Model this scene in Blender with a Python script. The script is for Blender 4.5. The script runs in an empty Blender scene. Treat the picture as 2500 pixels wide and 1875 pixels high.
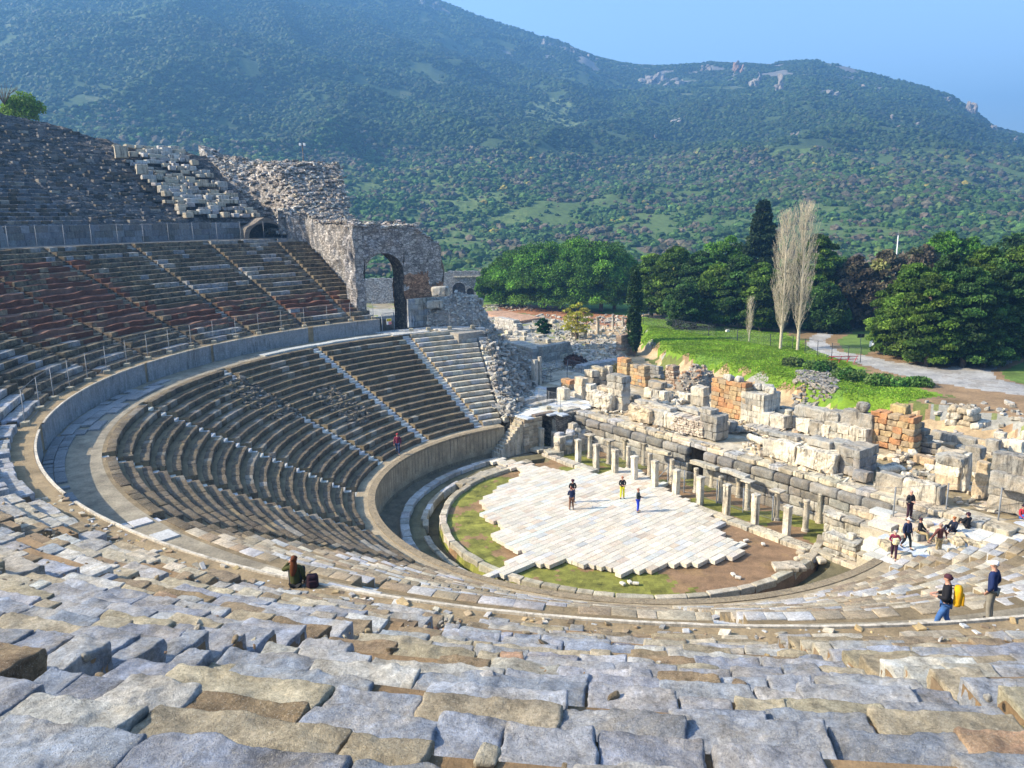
import bpy, math, random
import numpy as np
# ---------------------------------------------------------------- camera, sky, sun, exposure
SC = bpy.context.scene
F_PX, PITCH, ROLL, CAM_H = 1906.0, 0.210, -0.015, 20.0
cam = bpy.data.cameras.new("camera"); camo = bpy.data.objects.new("camera", cam)
SC.collection.objects.link(camo); SC.camera = camo
cam.sensor_width = 36.0; cam.lens = 36.0 * F_PX / 2500.0
cam.clip_start = 0.1; cam.clip_end = 9000
from mathutils import Matrix, Vector, Euler
_R = Matrix.Rotation(math.pi/2 - PITCH, 4, 'X') @ Matrix.Rotation(ROLL, 4, 'Z')
camo.matrix_world = Matrix.Translation((0, 0, CAM_H)) @ _R
SUN_AZ_FROM, SUN_EL = math.radians(186.0), math.radians(33.0)   # where the light comes from (math angle from +x)
W = bpy.data.worlds.new("World"); SC.world = W; W.use_nodes = True
nt = W.node_tree; bg = nt.nodes["Background"]
sky = nt.nodes.new("ShaderNodeTexSky"); sky.sky_type = 'NISHITA'; sky.sun_disc = False
sky.sun_elevation = SUN_EL; sky.sun_rotation = math.pi/2 - SUN_AZ_FROM
sky.air_density = 1.0; sky.dust_density = 1.6; sky.ozone_density = 2.0
nt.links.new(sky.outputs[0], bg.inputs[0]); bg.inputs[1].default_value = 0.15
sl = bpy.data.lights.new("sun", 'SUN'); sl.energy = 5.0; sl.angle = math.radians(0.5); sl.color = (1.0, 0.88, 0.68)
so = bpy.data.objects.new("sun", sl); SC.collection.objects.link(so)
_d = Vector((math.cos(SUN_AZ_FROM)*math.cos(SUN_EL), math.sin(SUN_AZ_FROM)*math.cos(SUN_EL), math.sin(SUN_EL)))
so.rotation_euler = _d.to_track_quat('Z', 'Y').to_euler(); so.location = (-40, 0, 60)
SC.view_settings.view_transform = 'Standard'; SC.view_settings.look = 'None'
SC.view_settings.exposure = 1.30; SC.view_settings.gamma = 1.0
SC.render.resolution_x = 1024; SC.render.resolution_y = 768
try:
    SC.cycles.volume_bounces = 0; SC.cycles.max_bounces = 6; SC.cycles.transparent_max_bounces = 24
except Exception: pass

# ---------------------------------------------------------------- coordinates
C0 = np.array([7.74, 51.06])
UV = np.array([.6, -.8]); NV = np.array([.8, .6])
YAW_U = math.atan2(-.8, .6)
def at(px, py, z):
    X0, Y0 = px-1250, py-937.5
    cr, sr = math.cos(ROLL), math.sin(ROLL)
    X = X0*cr+Y0*sr; Y = -X0*sr+Y0*cr
    c, s = math.cos(PITCH), math.sin(PITCH)
    d = (X/F_PX, 1., -Y/F_PX); w = (d[0], d[1]*c+d[2]*s, -d[1]*s+d[2]*c)
    t = (z-CAM_H)/w[2]
    return Vector((w[0]*t, w[1]*t, z))
def a7(x, y, z): return at(1350+x*.3165, 850+y*.3165, z)
def a8(x, y, z): return at(1800+x*.3165, 850+y*.3165, z)
def a6(x, y, z): return at(1100+x*.3165, 550+y*.3165, z)
def TH(u, n, z=0.): return Vector((C0[0]+u*UV[0]+n*NV[0], C0[1]+u*UV[1]+n*NV[1], z))
def un(p): d = np.array([p[0], p[1]])-C0; return float(d@UV), float(d@NV)
def pol(R, deg, z=0.):
    a = math.radians(deg); return Vector((C0[0]+R*math.cos(a), C0[1]+R*math.sin(a), z))
RNG = np.random.default_rng(7); random.seed(7)

# ---------------------------------------------------------------- noise
def _h(ix, iy, iz, s):
    n = (ix.astype(np.uint32)*np.uint32(374761393) + iy.astype(np.uint32)*np.uint32(668265263)
         + iz.astype(np.uint32)*np.uint32(2246822519) + np.uint32((s*3266489917) & 0xffffffff))
    n = (n ^ (n >> np.uint32(13)))*np.uint32(1274126177); n = n ^ (n >> np.uint32(16))
    return (n & np.uint32(0xffffff)).astype(np.float64)/float(0xffffff)*2-1
def vnoise(P, s=0):
    P = np.asarray(P, float); f = np.floor(P); t = P-f; t = t*t*(3-2*t)
    i = f.astype(np.int64) & 0xffffffff
    x, y, z = i[..., 0], i[..., 1], i[..., 2]
    x1, y1, z1 = x+1, y+1, z+1
    tx, ty, tz = t[..., 0], t[..., 1], t[..., 2]
    def L(a, b, w): return a+(b-a)*w
    c00 = L(_h(x, y, z, s), _h(x1, y, z, s), tx); c10 = L(_h(x, y1, z, s), _h(x1, y1, z, s), tx)
    c01 = L(_h(x, y, z1, s), _h(x1, y, z1, s), tx); c11 = L(_h(x, y1, z1, s), _h(x1, y1, z1, s), tx)
    return L(L(c00, c10, ty), L(c01, c11, ty), tz)
def fbm(P, s=0, o=3, g=.5):
    r = 0; a = 1; P = np.asarray(P, float)
    for k in range(o): r = r+a*vnoise(P*2**k, s+k*17); a *= g
    return r
def n2(x, y, sc, s=0, o=3):
    x = np.asarray(x, float); y = np.asarray(y, float)
    return fbm(np.stack([x/sc, y/sc, np.zeros_like(x)+.37], -1), s, o)

# ---------------------------------------------------------------- materials
class NG:
    def __init__(s, name):
        s.m = bpy.data.materials.new(name); s.m.use_nodes = True; s.t = s.m.node_tree
        s.b = s.t.nodes["Principled BSDF"]; s.b.inputs["Roughness"].default_value = .9
        try: s.b.inputs["Specular IOR Level"].default_value = .25
        except Exception: pass
    def n(s, ty, **k):
        x = s.t.nodes.new(ty)
        for a, v in k.items():
            if a.startswith('i_'):
                key = a[2:]; x.inputs[int(key) if key.isdigit() else key.replace('_', ' ')].default_value = v
            else: setattr(x, a, v)
        return x
    def l(s, a, b): s.t.links.new(a, b)
    def noise(s, scale, detail=4, rough=.6, vec=None, dist=0):
        x = s.n("ShaderNodeTexNoise"); x.inputs["Scale"].default_value = scale
        x.inputs["Detail"].default_value = detail; x.inputs["Roughness"].default_value = rough
        x.inputs["Distortion"].default_value = dist
        if vec is not None: s.l(vec, x.inputs["Vector"])
        return x.outputs[0]
    def ramp(s, fac, stops):
        x = s.n("ShaderNodeValToRGB"); s.l(fac, x.inputs[0]); e = x.color_ramp.elements
        while len(e) < len(stops): e.new(.5)
        for q, (p, c) in zip(e, stops):
            q.position = p; q.color = (c, c, c, 1) if not hasattr(c, '__len__') else (*c, 1)
        return x.outputs[0]
    def mix(s, fac, a, b, mode='MIX'):
        x = s.n("ShaderNodeMixRGB", blend_type=mode)
        for v, i in ((fac, 0), (a, 1), (b, 2)):
            if hasattr(v, 'links') or hasattr(v, 'is_linked'): s.l(v, x.inputs[i])
            elif i == 0: x.inputs[0].default_value = v
            else: x.inputs[i].default_value = (*v, 1)
        return x.outputs[0]
    def bump(s, h, strength, dist):
        x = s.n("ShaderNodeBump"); x.inputs["Strength"].default_value = strength
        x.inputs["Distance"].default_value = dist; s.l(h, x.inputs["Height"])
        s.l(x.outputs[0], s.b.inputs["Normal"])
    def pos(s): return s.n("ShaderNodeNewGeometry").outputs["Position"]
    def tint(s): return s.n("ShaderNodeAttribute", attribute_name="tint").outputs["Color"]
def m_stone(name, spot=(.4, .32, .2), spotamt=.5, contrast=.35, fs=1., bump=.5, bd=.02, dark=.35, streak=False, cracks=0., masonry=0.):
    g = NG(name); p = g.pos(); base = g.tint()
    v = g.ramp(g.noise(2.2*fs, 7, .7, p), [(.28, 1-contrast), (.72, 1+contrast*.8)])
    c = g.mix(1., base, v, 'MULTIPLY')
    pt = g.ramp(g.noise(.8*fs, 6, .75, p, .8), [(.42, 0.), (.6, 1.)]); pm = g.mix(1., pt, (spotamt,)*3, 'MULTIPLY')
    c = g.mix(pm, c, g.mix(1., g.mix(.55, base, spot), v, 'MULTIPLY'))
    v2 = g.ramp(g.noise(16*fs, 5, .75, p), [(.3, .62), (.7, 1.3)]); c = g.mix(1., c, v2, 'MULTIPLY')
    s1 = g.ramp(g.noise(42*fs, 3, .7, p, .4), [(.58, 0.), (.66, .55)]); c = g.mix(s1, c, (.6, .56, .46))
    s2 = g.ramp(g.noise(33*fs, 3, .75, p, .4), [(.30, .6), (.40, 0.)]); c = g.mix(s2, c, (.05, .045, .035))
    if streak:
        mp = g.n("ShaderNodeMapping"); mp.inputs["Scale"].default_value = (2.6, 2.6, .3); g.l(p, mp.inputs[0])
        k = g.ramp(g.noise(1.6, 6, .75, mp.outputs[0]), [(.46, 0.), (.6, 1.)]); k0 = g.ramp(g.noise(.7, 4, .7, p), [(.42, .15), (.58, 1.)])
        km = g.mix(1., g.mix(1., k, k0, 'MULTIPLY'), (dark,)*3, 'MULTIPLY'); c = g.mix(km, c, (.055, .05, .042))
    else:
        k = g.ramp(g.noise(1.1*fs, 7, .8, p, 1.), [(.58, 0.), (.72, 1.)])
        km = g.mix(1., k, (dark,)*3, 'MULTIPLY'); c = g.mix(km, c, (.06, .052, .04))
    hh = g.mix(.4, g.noise(7*fs, 10, .75, p), g.noise(38*fs, 4, .8, p))
    if cracks:
        ds = g.n("ShaderNodeTexNoise"); ds.inputs["Scale"].default_value = 2.5; ds.inputs["Detail"].default_value = 5; g.l(p, ds.inputs["Vector"])
        ad = g.mix(.22, p, ds.outputs[1], 'ADD'); vo = g.n("ShaderNodeTexVoronoi", feature='DISTANCE_TO_EDGE'); vo.inputs["Scale"].default_value = 1.7; g.l(ad, vo.inputs["Vector"])
        ck = g.ramp(vo.outputs[0], [(.0, 0.), (.009, 1.)]); gate = g.ramp(g.noise(1.3, 3, .6, p), [(.40, 1.), (.5, 0.)])
        ck = g.mix(gate, ck, (1., 1., 1.)); c = g.mix(1., c, g.mix(cracks, (1., 1., 1.), ck), 'MULTIPLY')
        hh = g.mix(.35, hh, ck, 'MULTIPLY')
    if masonry:
        mp = g.n("ShaderNodeMapping"); mp.inputs["Scale"].default_value = (2.4, 2.4, 4.6); g.l(g.mix(.12, p, g.n("ShaderNodeTexNoise").outputs[1], 'ADD'), mp.inputs[0])
        v1 = g.n("ShaderNodeTexVoronoi", feature='DISTANCE_TO_EDGE'); g.l(mp.outputs[0], v1.inputs["Vector"]); v1.inputs["Scale"].default_value = 1.
        v2_ = g.n("ShaderNodeTexVoronoi"); g.l(mp.outputs[0], v2_.inputs["Vector"]); v2_.inputs["Scale"].default_value = 1.
        bw = g.n("ShaderNodeRGBToBW"); g.l(v2_.outputs["Color"], bw.inputs[0]); cell = g.ramp(bw.outputs[0], [(.2, .6), (.8, 1.4)])
        ed = g.ramp(v1.outputs[0], [(.02, .35), (.12, 1.)]); mm = g.mix(masonry, (1., 1., 1.), g.mix(1., cell, ed, 'MULTIPLY')); c = g.mix(1., c, mm, 'MULTIPLY'); hh = g.mix(.5, hh, ed)
    g.l(c, g.b.inputs["Base Color"]); g.bump(hh, bump, bd)
    return g.m
def m_plain(name, col, rough=.8, metal=0., var=.15, sc=6., bump=0.):
    g = NG(name); p = g.pos()
    v = g.ramp(g.noise(sc, 4, .6, p), [(.3, 1-var), (.7, 1+var)])
    g.l(g.mix(1., col, v, 'MULTIPLY'), g.b.inputs["Base Color"])
    g.b.inputs["Roughness"].default_value = rough; g.b.inputs["Metallic"].default_value = metal
    if bump: g.bump(g.noise(sc*4, 4, .7, p), bump, .01)
    return g.m
def m_leaf(name, var=.45, trans=.35):
    g = NG(name); p = g.pos()
    v = g.ramp(g.noise(.45, 6, .7, p), [(.3, 1-var), (.7, 1+var*1.4)])
    c = g.mix(1., g.tint(), v, 'MULTIPLY'); g.l(c, g.b.inputs["Base Color"])
    g.b.inputs["Roughness"].default_value = .65
    tr = g.n("ShaderNodeBsdfTranslucent"); g.l(c, tr.inputs[0])
    mx = g.n("ShaderNodeMixShader"); mx.inputs[0].default_value = trans
    g.l(g.b.outputs[0], mx.inputs[1]); g.l(tr.outputs[0], mx.inputs[2])
    g.l(mx.outputs[0], g.t.nodes["Material Output"].inputs[0]); return g.m
def m_ground(name, bump=.6, bd=.05, fs=1., contrast=.4):
    g = NG(name); p = g.pos(); base = g.tint()
    v = g.ramp(g.noise(.35*fs, 8, .7, p), [(.3, 1-contrast), (.7, 1+contrast)])
    v2 = g.ramp(g.noise(4*fs, 6, .8, p), [(.3, .7), (.7, 1.3)])
    c = g.mix(1., g.mix(1., base, v, 'MULTIPLY'), v2, 'MULTIPLY')
    sp = g.ramp(g.noise(11*fs, 3, .6, p), [(.66, 0.), (.74, .5)])
    c = g.mix(sp, c, (.42, .39, .33))
    g.l(c, g.b.inputs["Base Color"]); g.bump(g.noise(3*fs, 8, .8, p), bump, bd); return g.m
M = {}
M['fg'] = m_stone("limestone_foreground", spot=(.46, .36, .21), spotamt=.8, contrast=.62, fs=1.5, bump=1., bd=.085, dark=.65, cracks=.0)
M['seat'] = m_stone("weathered_seat_stone", spot=(.30, .22, .125), spotamt=.6, contrast=.45, fs=.8, bump=.8, bd=.05, dark=.55)
M['marble'] = m_stone("old_marble", spot=(.62, .45, .24), spotamt=.55, contrast=.3, fs=.7, bump=.8, bd=.06, dark=.85, streak=True)
M['rubble'] = m_stone("rubble_masonry", spot=(.34, .26, .18), spotamt=.6, contrast=.5, fs=1.1, bump=.9, bd=.08, dark=.55)
M['masonry'] = m_stone("rubble_wall_masonry", spot=(.4, .3, .2), spotamt=.5, contrast=.45, fs=1.2, bump=1., bd=.1, dark=.4, masonry=.9)
M['conc'] = m_stone("stained_concrete", spot=(.36, .3, .2), spotamt=.2, contrast=.22, fs=.5, bump=.2, bd=.01, dark=.55, streak=True)
M['pave'] = m_stone("pale_paving", spot=(.46, .42, .34), spotamt=.15, contrast=.12, fs=.8, bump=.2, bd=.005, dark=.05)
M['earth'] = m_ground("dusty_earth", 1., .06, 3.)
M['ground'] = m_ground("ground_cover", .7, .12, 1.)
M['leaf'] = m_leaf("leaves"); M['grass'] = m_leaf("grass_blades", .3, .3)
M['bark'] = m_plain("bark", (.13, .1, .075), .95, 0, .4, 5, .6)
M['palebark'] = m_plain("pale_bark", (.5, .44, .32), .9, 0, .25, 5, .3)
M['steel'] = m_plain("galvanised_steel", (.2, .215, .23), .55, .3, .1)
M['darkiron'] = m_plain("dark_iron", (.04, .045, .05), .5, .5, .1)
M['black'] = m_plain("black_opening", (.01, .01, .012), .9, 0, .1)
M['white'] = m_plain("white_paint", (.75, .75, .73), .6, 0, .05)
M['red'] = m_plain("red_paint", (.6, .03, .05), .5, 0, .08)
M['yellow'] = m_plain("yellow_paint", (.8, .6, .03), .5, 0, .08)
def m_mesh():
    g = NG("chain_link"); uv = g.n("ShaderNodeUVMap").outputs[0]
    sx = g.n("ShaderNodeSeparateXYZ"); g.l(uv, sx.inputs[0])
    def mth(op, a, b=None, v=None):
        x = g.n("ShaderNodeMath", operation=op); g.l(a, x.inputs[0])
        if b is not None: g.l(b, x.inputs[1])
        if v is not None: x.inputs[1].default_value = v
        return x.outputs[0]
    ad = mth('ADD', sx.outputs[0], sx.outputs[1]); sb = mth('SUBTRACT', sx.outputs[0], sx.outputs[1])
    f1 = mth('FRACT', mth('MULTIPLY', ad, v=14.)); f2 = mth('FRACT', mth('MULTIPLY', sb, v=14.))
    w = mth('MAXIMUM', mth('LESS_THAN', f1, v=.035), mth('LESS_THAN', f2, v=.035))
    tr = g.n("ShaderNodeBsdfTransparent"); mx = g.n("ShaderNodeMixShader")
    g.b.inputs["Base Color"].default_value = (.28, .3, .32, 1); g.b.inputs["Metallic"].default_value = .3
    g.l(w, mx.inputs[0]); g.l(tr.outputs[0], mx.inputs[1]); g.l(g.b.outputs[0], mx.inputs[2])
    g.l(mx.outputs[0], g.t.nodes["Material Output"].inputs[0]); return g.m
M['mesh'] = m_mesh()

# ---------------------------------------------------------------- mesh building
class MB:
    def __init__(s): s.v = []; s.f = []; s.k = []; s.m = []; s.c = []; s.n = 0; s.sm = []
    def add(s, V, Fc, tint=(.4, .4, .4), mat=0, smooth=False):
        V = np.asarray(V, float).reshape(-1, 3); Fc = np.asarray(Fc, np.int64)
        s.v.append(V); s.f.append((Fc+s.n).ravel()); nf = len(Fc); s.k.append(np.full(nf, Fc.shape[1]))
        s.m.append(np.full(nf, mat)); t = np.asarray(tint, float)
        if t.ndim == 1: t = np.tile(t, (nf, 1))
        s.c.append(t); s.sm.append(np.full(nf, smooth)); s.n += len(V); return s
    def build(s, name, mats, parent=None, loc=None):
        me = bpy.data.meshes.new(name)
        V = np.concatenate(s.v); F_ = np.concatenate(s.f); K = np.concatenate(s.k)
        o = bpy.data.objects.new(name, me)
        if loc is not None: V = V-np.array(loc)[None]; o.location = loc
        me.vertices.add(len(V)); me.vertices.foreach_set("co", V.astype(np.float32).ravel())
        me.loops.add(len(F_)); me.loops.foreach_set("vertex_index", F_.astype(np.int32))
        me.polygons.add(len(K)); st = np.concatenate([[0], np.cumsum(K)[:-1]])
        me.polygons.foreach_set("loop_start", st.astype(np.int32)); me.polygons.foreach_set("loop_total", K.astype(np.int32))
        me.polygons.foreach_set("material_index", np.concatenate(s.m).astype(np.int32))
        me.polygons.foreach_set("use_smooth", np.concatenate(s.sm))
        a = me.attributes.new("tint", 'FLOAT_COLOR', 'FACE')
        c = np.concatenate(s.c); a.data.foreach_set("color", np.concatenate([c, np.ones((len(c), 1))], 1).astype(np.float32).ravel())
        for m in (mats if isinstance(mats, (list, tuple)) else [mats]): me.materials.append(m)
        me.update(calc_edges=True); me.validate()
        SC.collection.objects.link(o)
        if parent is not None:
            o.parent = parent
            if loc is not None: o.location = Vector(loc)-parent.location
            elif parent.location.length > 0: o.location = -parent.location
        return o
def tag(o, label=None, cat=None, group=None, kind=None):
    if label: o['label'] = label
    if cat: o['category'] = cat
    if group: o['group'] = group
    if kind: o['kind'] = kind
    return o
def empty(name, loc, label, cat, group=None):
    o = bpy.data.objects.new(name, None); SC.collection.objects.link(o); o.location = loc
    o.empty_display_size = .3; return tag(o, label, cat, group)
_T = {}
def tmpl(n):
    if n in _T: return _T[n]
    a, b, c = n; idx = {}; V = []; Fq = []
    def vid(i, j, k):
        key = (i, j, k)
        if key not in idx: idx[key] = len(V); V.append(key)
        return idx[key]
    for k, fl in ((0, 1), (c, 0)):
        for i in range(a):
            for j in range(b):
                q = [vid(i, j, k), vid(i+1, j, k), vid(i+1, j+1, k), vid(i, j+1, k)]; Fq.append(q[::-1] if fl else q)
    for j, fl in ((0, 0), (b, 1)):
        for i in range(a):
            for k in range(c):
                q = [vid(i, j, k), vid(i+1, j, k), vid(i+1, j, k+1), vid(i, j, k+1)]; Fq.append(q[::-1] if fl else q)
    for i, fl in ((0, 1), (a, 0)):
        for j in range(b):
            for k in range(c):
                q = [vid(i, j, k), vid(i, j+1, k), vid(i, j+1, k+1), vid(i, j, k+1)]; Fq.append(q[::-1] if fl else q)
    V = np.array(V); _T[n] = (V, np.array(Fq), np.array(n)); return _T[n]
def blocks(mb, pos, size, yaw, tint, seg=(3, 3, 3), r=.03, amp=.015, freq=2., tilt=0., mat=0, smooth=False, seed=0, slope=None):
    """pos (B,3) is the centre of each block's base; size (B,3)."""
    if len(pos) == 0: return mb
    pos = np.atleast_2d(np.asarray(pos, float)); B = len(pos)
    size = np.broadcast_to(np.asarray(size, float), (B, 3)); yaw = np.broadcast_to(np.asarray(yaw, float), (B,))
    tint = np.broadcast_to(np.asarray(tint, float), (B, 3))
    V, Fq, n = tmpl(seg); h = size/2
    rr = np.minimum(np.broadcast_to(r, (B,)), h.min(1)*.8)
    P = np.empty((B, len(V), 3))
    for ax in range(3):
        i = V[:, ax]; nn = n[ax]
        if nn == 1: t = np.where(i == 0, -1., 1.)[None]*h[:, ax:ax+1]
        else:
            inner = (h[:, ax]-rr)[:, None]
            f = (i-1)/max(nn-2, 1)*2-1
            t = np.where((i == 0)[None], -h[:, ax:ax+1], np.where((i == nn)[None], h[:, ax:ax+1], f[None]*inner))
        P[:, :, ax] = t
    if min(seg) > 1:
        inn = np.clip(P, -(h-rr[:, None])[:, None], (h-rr[:, None])[:, None]); d = P-inn
        L = np.linalg.norm(d, axis=2, keepdims=True); L[L == 0] = 1
        P = inn+d/L*np.minimum(L, rr[:, None, None])
    off = RNG.uniform(0, 500, (B, 1, 3))
    if amp > 0:
        Q = P*freq+off; o = 3 if len(V) > 150 else 1
        dd = np.stack([fbm(Q, seed+s, 5 if len(V) > 400 else o, .62 if len(V) > 400 else .5) for s in (1, 2, 3)], -1); P = P+dd*amp
    if tilt:
        tx = RNG.normal(0, tilt, (B, 1)); ty = RNG.normal(0, tilt, (B, 1)); P[:, :, 2] += P[:, :, 0]*tx+P[:, :, 1]*ty
    if slope is not None: P[:, :, 2] += P[:, :, 1]*slope
    c, s = np.cos(yaw)[:, None], np.sin(yaw)[:, None]
    X = P[:, :, 0]*c-P[:, :, 1]*s; Y = P[:, :, 0]*s+P[:, :, 1]*c; Z = P[:, :, 2]+h[:, 2:3]
    out = np.stack([X, Y, Z], -1)+pos[:, None]
    Fb = (Fq[None]+(np.arange(B)*len(V))[:, None, None]).reshape(-1, 4)
    mb.add(out.reshape(-1, 3), Fb, np.repeat(tint, len(Fq), 0), mat, smooth); return mb
def tube(mb, pts, rad, k=6, tint=(.3, .3, .3), mat=0, cap=True):
    pts = [Vector(p) for p in pts]; n = len(pts); rad = [rad]*n if not hasattr(rad, '__len__') else rad
    V = []
    for i, p in enumerate(pts):
        d = (pts[min(i+1, n-1)]-pts[max(i-1, 0)]).normalized()
        a = d.orthogonal().normalized(); b = d.cross(a)
        if i > 0 and a.dot(pa) < .99:
            a = (pa-d*pa.dot(d)).normalized(); b = d.cross(a)
        pa = a
        for j in range(k):
            t = 2*math.pi*j/k; V.append(p+(a*math.cos(t)+b*math.sin(t))*rad[i])
    Fq = [[i*k+j, i*k+(j+1) % k, (i+1)*k+(j+1) % k, (i+1)*k+j] for i in range(n-1) for j in range(k)]
    mb.add([tuple(v) for v in V], Fq, tint, mat, True)
    if cap:
        nn = mb.n-len(V)
        mb.f.append(np.array([nn+(n-1)*k+j for j in range(k)])); mb.k.append(np.array([k])); mb.m.append(np.array([mat]))
        mb.c.append(np.array([tint], float)); mb.sm.append(np.array([False]))
    return mb
def lathe(mb, base, prof, k=16, tint=(.5, .5, .5), mat=0, sx=1., sy=1., smooth=True):
    V = []; bx, by, bz = base
    for r, z in prof:
        for j in range(k):
            t = 2*math.pi*j/k; V.append((bx+r*math.cos(t)*sx, by+r*math.sin(t)*sy, bz+z))
    n = len(prof)
    Fq = [[i*k+j, i*k+(j+1) % k, (i+1)*k+(j+1) % k, (i+1)*k+j] for i in range(n-1) for j in range(k)]
    mb.add(V, Fq, tint, mat, smooth)
    nn = mb.n-len(V)
    mb.f.append(np.array([nn+(n-1)*k+j for j in range(k)])); mb.k.append(np.array([k])); mb.m.append(np.array([mat]))
    mb.c.append(np.array([tint], float)); mb.sm.append(np.array([False])); return mb
def heightmesh(mb, X, Y, Z, col, mat=0, smooth=True, flip=False):
    a, b = X.shape; V = np.stack([X, Y, Z], -1).reshape(-1, 3)
    i, j = np.meshgrid(np.arange(a-1), np.arange(b-1), indexing='ij'); q = (i*b+j).ravel()
    Fq = np.stack([q, q+b, q+b+1, q+1], 1)
    if flip: Fq = Fq[:, ::-1]
    c = col[:-1, :-1].reshape(-1, 3) if np.ndim(col) == 3 else col
    mb.add(V, Fq, c, mat, smooth); return mb
def inpoly(x, y, poly):
    x = np.asarray(x); y = np.asarray(y); r = np.zeros(x.shape, bool); n = len(poly)
    for i in range(n):
        x1, y1 = poly[i][0], poly[i][1]; x2, y2 = poly[(i+1) % n][0], poly[(i+1) % n][1]
        cnd = ((y1 > y) != (y2 > y)); xi = (x2-x1)*(y-y1)/((y2-y1) if y2 != y1 else 1e-9)+x1
        r ^= cnd & (x < xi)
    return r
def pal(opts, w, B, var=.12):
    o = np.array(opts, float); c = o[RNG.choice(len(o), B, p=np.array(w)/sum(w))]
    return np.clip(c*(1+RNG.normal(0, var, (B, 1)))*(1+RNG.normal(0, .012, (B, 3))), .01, .9)
BLUEG, LGREY, CREAM, BROWN, RUST, DGREY = (.34, .36, .40), (.47, .47, .46), (.54, .48, .37), (.29, .22, .145), (.36, .18, .1), (.17, .165, .16)
WHITE, OCHRE, REDST = (.68, .65, .57), (.45, .33, .17), (.42, .2, .11)
# ---------------------------------------------------------------- theatre seating
def ring(mb, R0, R1, a0, a1, z, zb, tint, mat=0, step=1.5, wob=.02, z1=None):
    n = max(2, int(abs(a1-a0)/step)); A = np.radians(np.linspace(a0, a1, n+1)); z1 = z if z1 is None else z1
    rows = [(R0, zb), (R0, z), ((R0+R1)/2, (z+z1)/2), (R1, z1)]
    X = np.stack([C0[0]+r*np.cos(A) for r, _ in rows], 1); Y = np.stack([C0[1]+r*np.sin(A) for r, _ in rows], 1)
    Z = np.stack([np.full(n+1, zz) for _, zz in rows], 1)
    Z[:, 1:] += n2(X[:, 1:], Y[:, 1:], 1.3, 5)*wob
    heightmesh(mb, X, Y, Z, np.array(tint), mat, False)
    for i, fl in ((0, 0), (n, 1)):
        q = [(X[i, j], Y[i, j], Z[i, j]) for j in range(4)]+[(X[i, 3], Y[i, 3], zb)]; mb.add(q, [[4, 3, 2, 1, 0] if fl else [0, 1, 2, 3, 4]], tint, mat)
    return mb
def rings(mb, R0, R1, segs, *a, **k):
    for s0, s1 in segs:
        if s1-s0 > .3: ring(mb, R0, R1, s0, s1, *a, **k)
def cut(a0, a1, gaps, half):
    segs = []; s = a0
    for g in sorted(gaps):
        if g+half <= a0 or g-half >= a1: continue
        if g-half > s: segs.append((s, g-half))
        s = g+half
    if s < a1: segs.append((s, a1))
    return segs
CAMXY = np.array([0., 0.])
EARTH, EARTH2, REDE = (.31, .21, .115), (.36, .29, .19), (.22, .085, .05)
def row_blocks(mb, R, w, z, h, segs, tintf, length=(.6, 1.3), miss=0., depth=None, fgz=None, jit=.015, gate=None):
    depth = depth or w
    lists = {}
    for (a0, a1) in segs:
        a = a0
        while a < a1-.15:
            L = RNG.uniform(*length)*(1.05*RNG.choice([.45, .7, 1, 1, 1.35]) if fgz and fgz(a, R) else 1.); da = math.degrees(L/(R+w/2))
            if a+da > a1-math.degrees(.25/R): da = a1-a; L = math.radians(da)*(R+w/2)
            am = a+da/2; a += da
            if RNG.random() < (miss(am, R) if callable(miss) else miss): continue
            if gate and not gate(am, R): continue
            dj = depth*(RNG.uniform(.99, 1.06) if fgz and fgz(am, R) else RNG.uniform(.94, 1.0)); rc = R+dj/2+RNG.normal(0, jit)
            p = pol(rc, am); d = math.hypot(p.x, p.y, )
            hi = fgz and fgz(am, R)
            if hi:
                d3 = math.hypot(d, CAM_H-z); s = max(.0034*d3, .022)
                q = min(48, max(3, int(L/s))); key = (q, min(28, max(3, int(dj/s))), min(12, max(2, int(h/s))))
            else: key = (3, 3, 3) if d < 60 else (2, 2, 2)
            # leave hairline joints
            lists.setdefault(key, []).append(((p.x, p.y, z-h+RNG.normal(0, .008 if not hi else .014)), (L*(.985 if not hi else RNG.uniform(.965, .995)), dj, h), math.radians(am+90)+(RNG.normal(0, .01) if hi else 0), tintf(am, R), hi))
    for key, it in lists.items():
        hi = it[0][4]
        for lo in range(0, len(it), 400):
            sub = it[lo:lo+400]
            blocks(mb, [i[0] for i in sub], np.array([i[1] for i in sub]), np.array([i[2] for i in sub]), np.array([i[3] for i in sub]),
                   seg=key, r=.02 if hi else .022, amp=.03 if hi else .02, freq=2.6 if hi else 1.6, tilt=.01 if hi else .008, smooth=bool(hi) or key[0] > 2)
def stair(mb, ang, R0, R1, z0, w, h, n, width, tint, zf=None):
    P = []; S = []; A = []; C = []
    for k in range(n):
        for j in (0, 1):
            R = R0+k*w+j*w/2; z = z0+k*h+(j+1)*h/2+(.012 if j == 0 else -.004)
            p = pol(R+w/4, ang); P.append((p.x, p.y, z-h*1.05)); S.append((width*RNG.uniform(.94, .99), w/2+.06, h*1.05))
            A.append(math.radians(ang+90)); C.append(tint(ang, R))
    near = math.hypot(*pol(R0, ang)[:2]) < 26
    blocks(mb, P, np.array(S), np.array(A), np.array(C), seg=(8, 4, 3) if near else (3, 3, 3), r=.03, amp=.015, freq=2.2, smooth=True)

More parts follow.
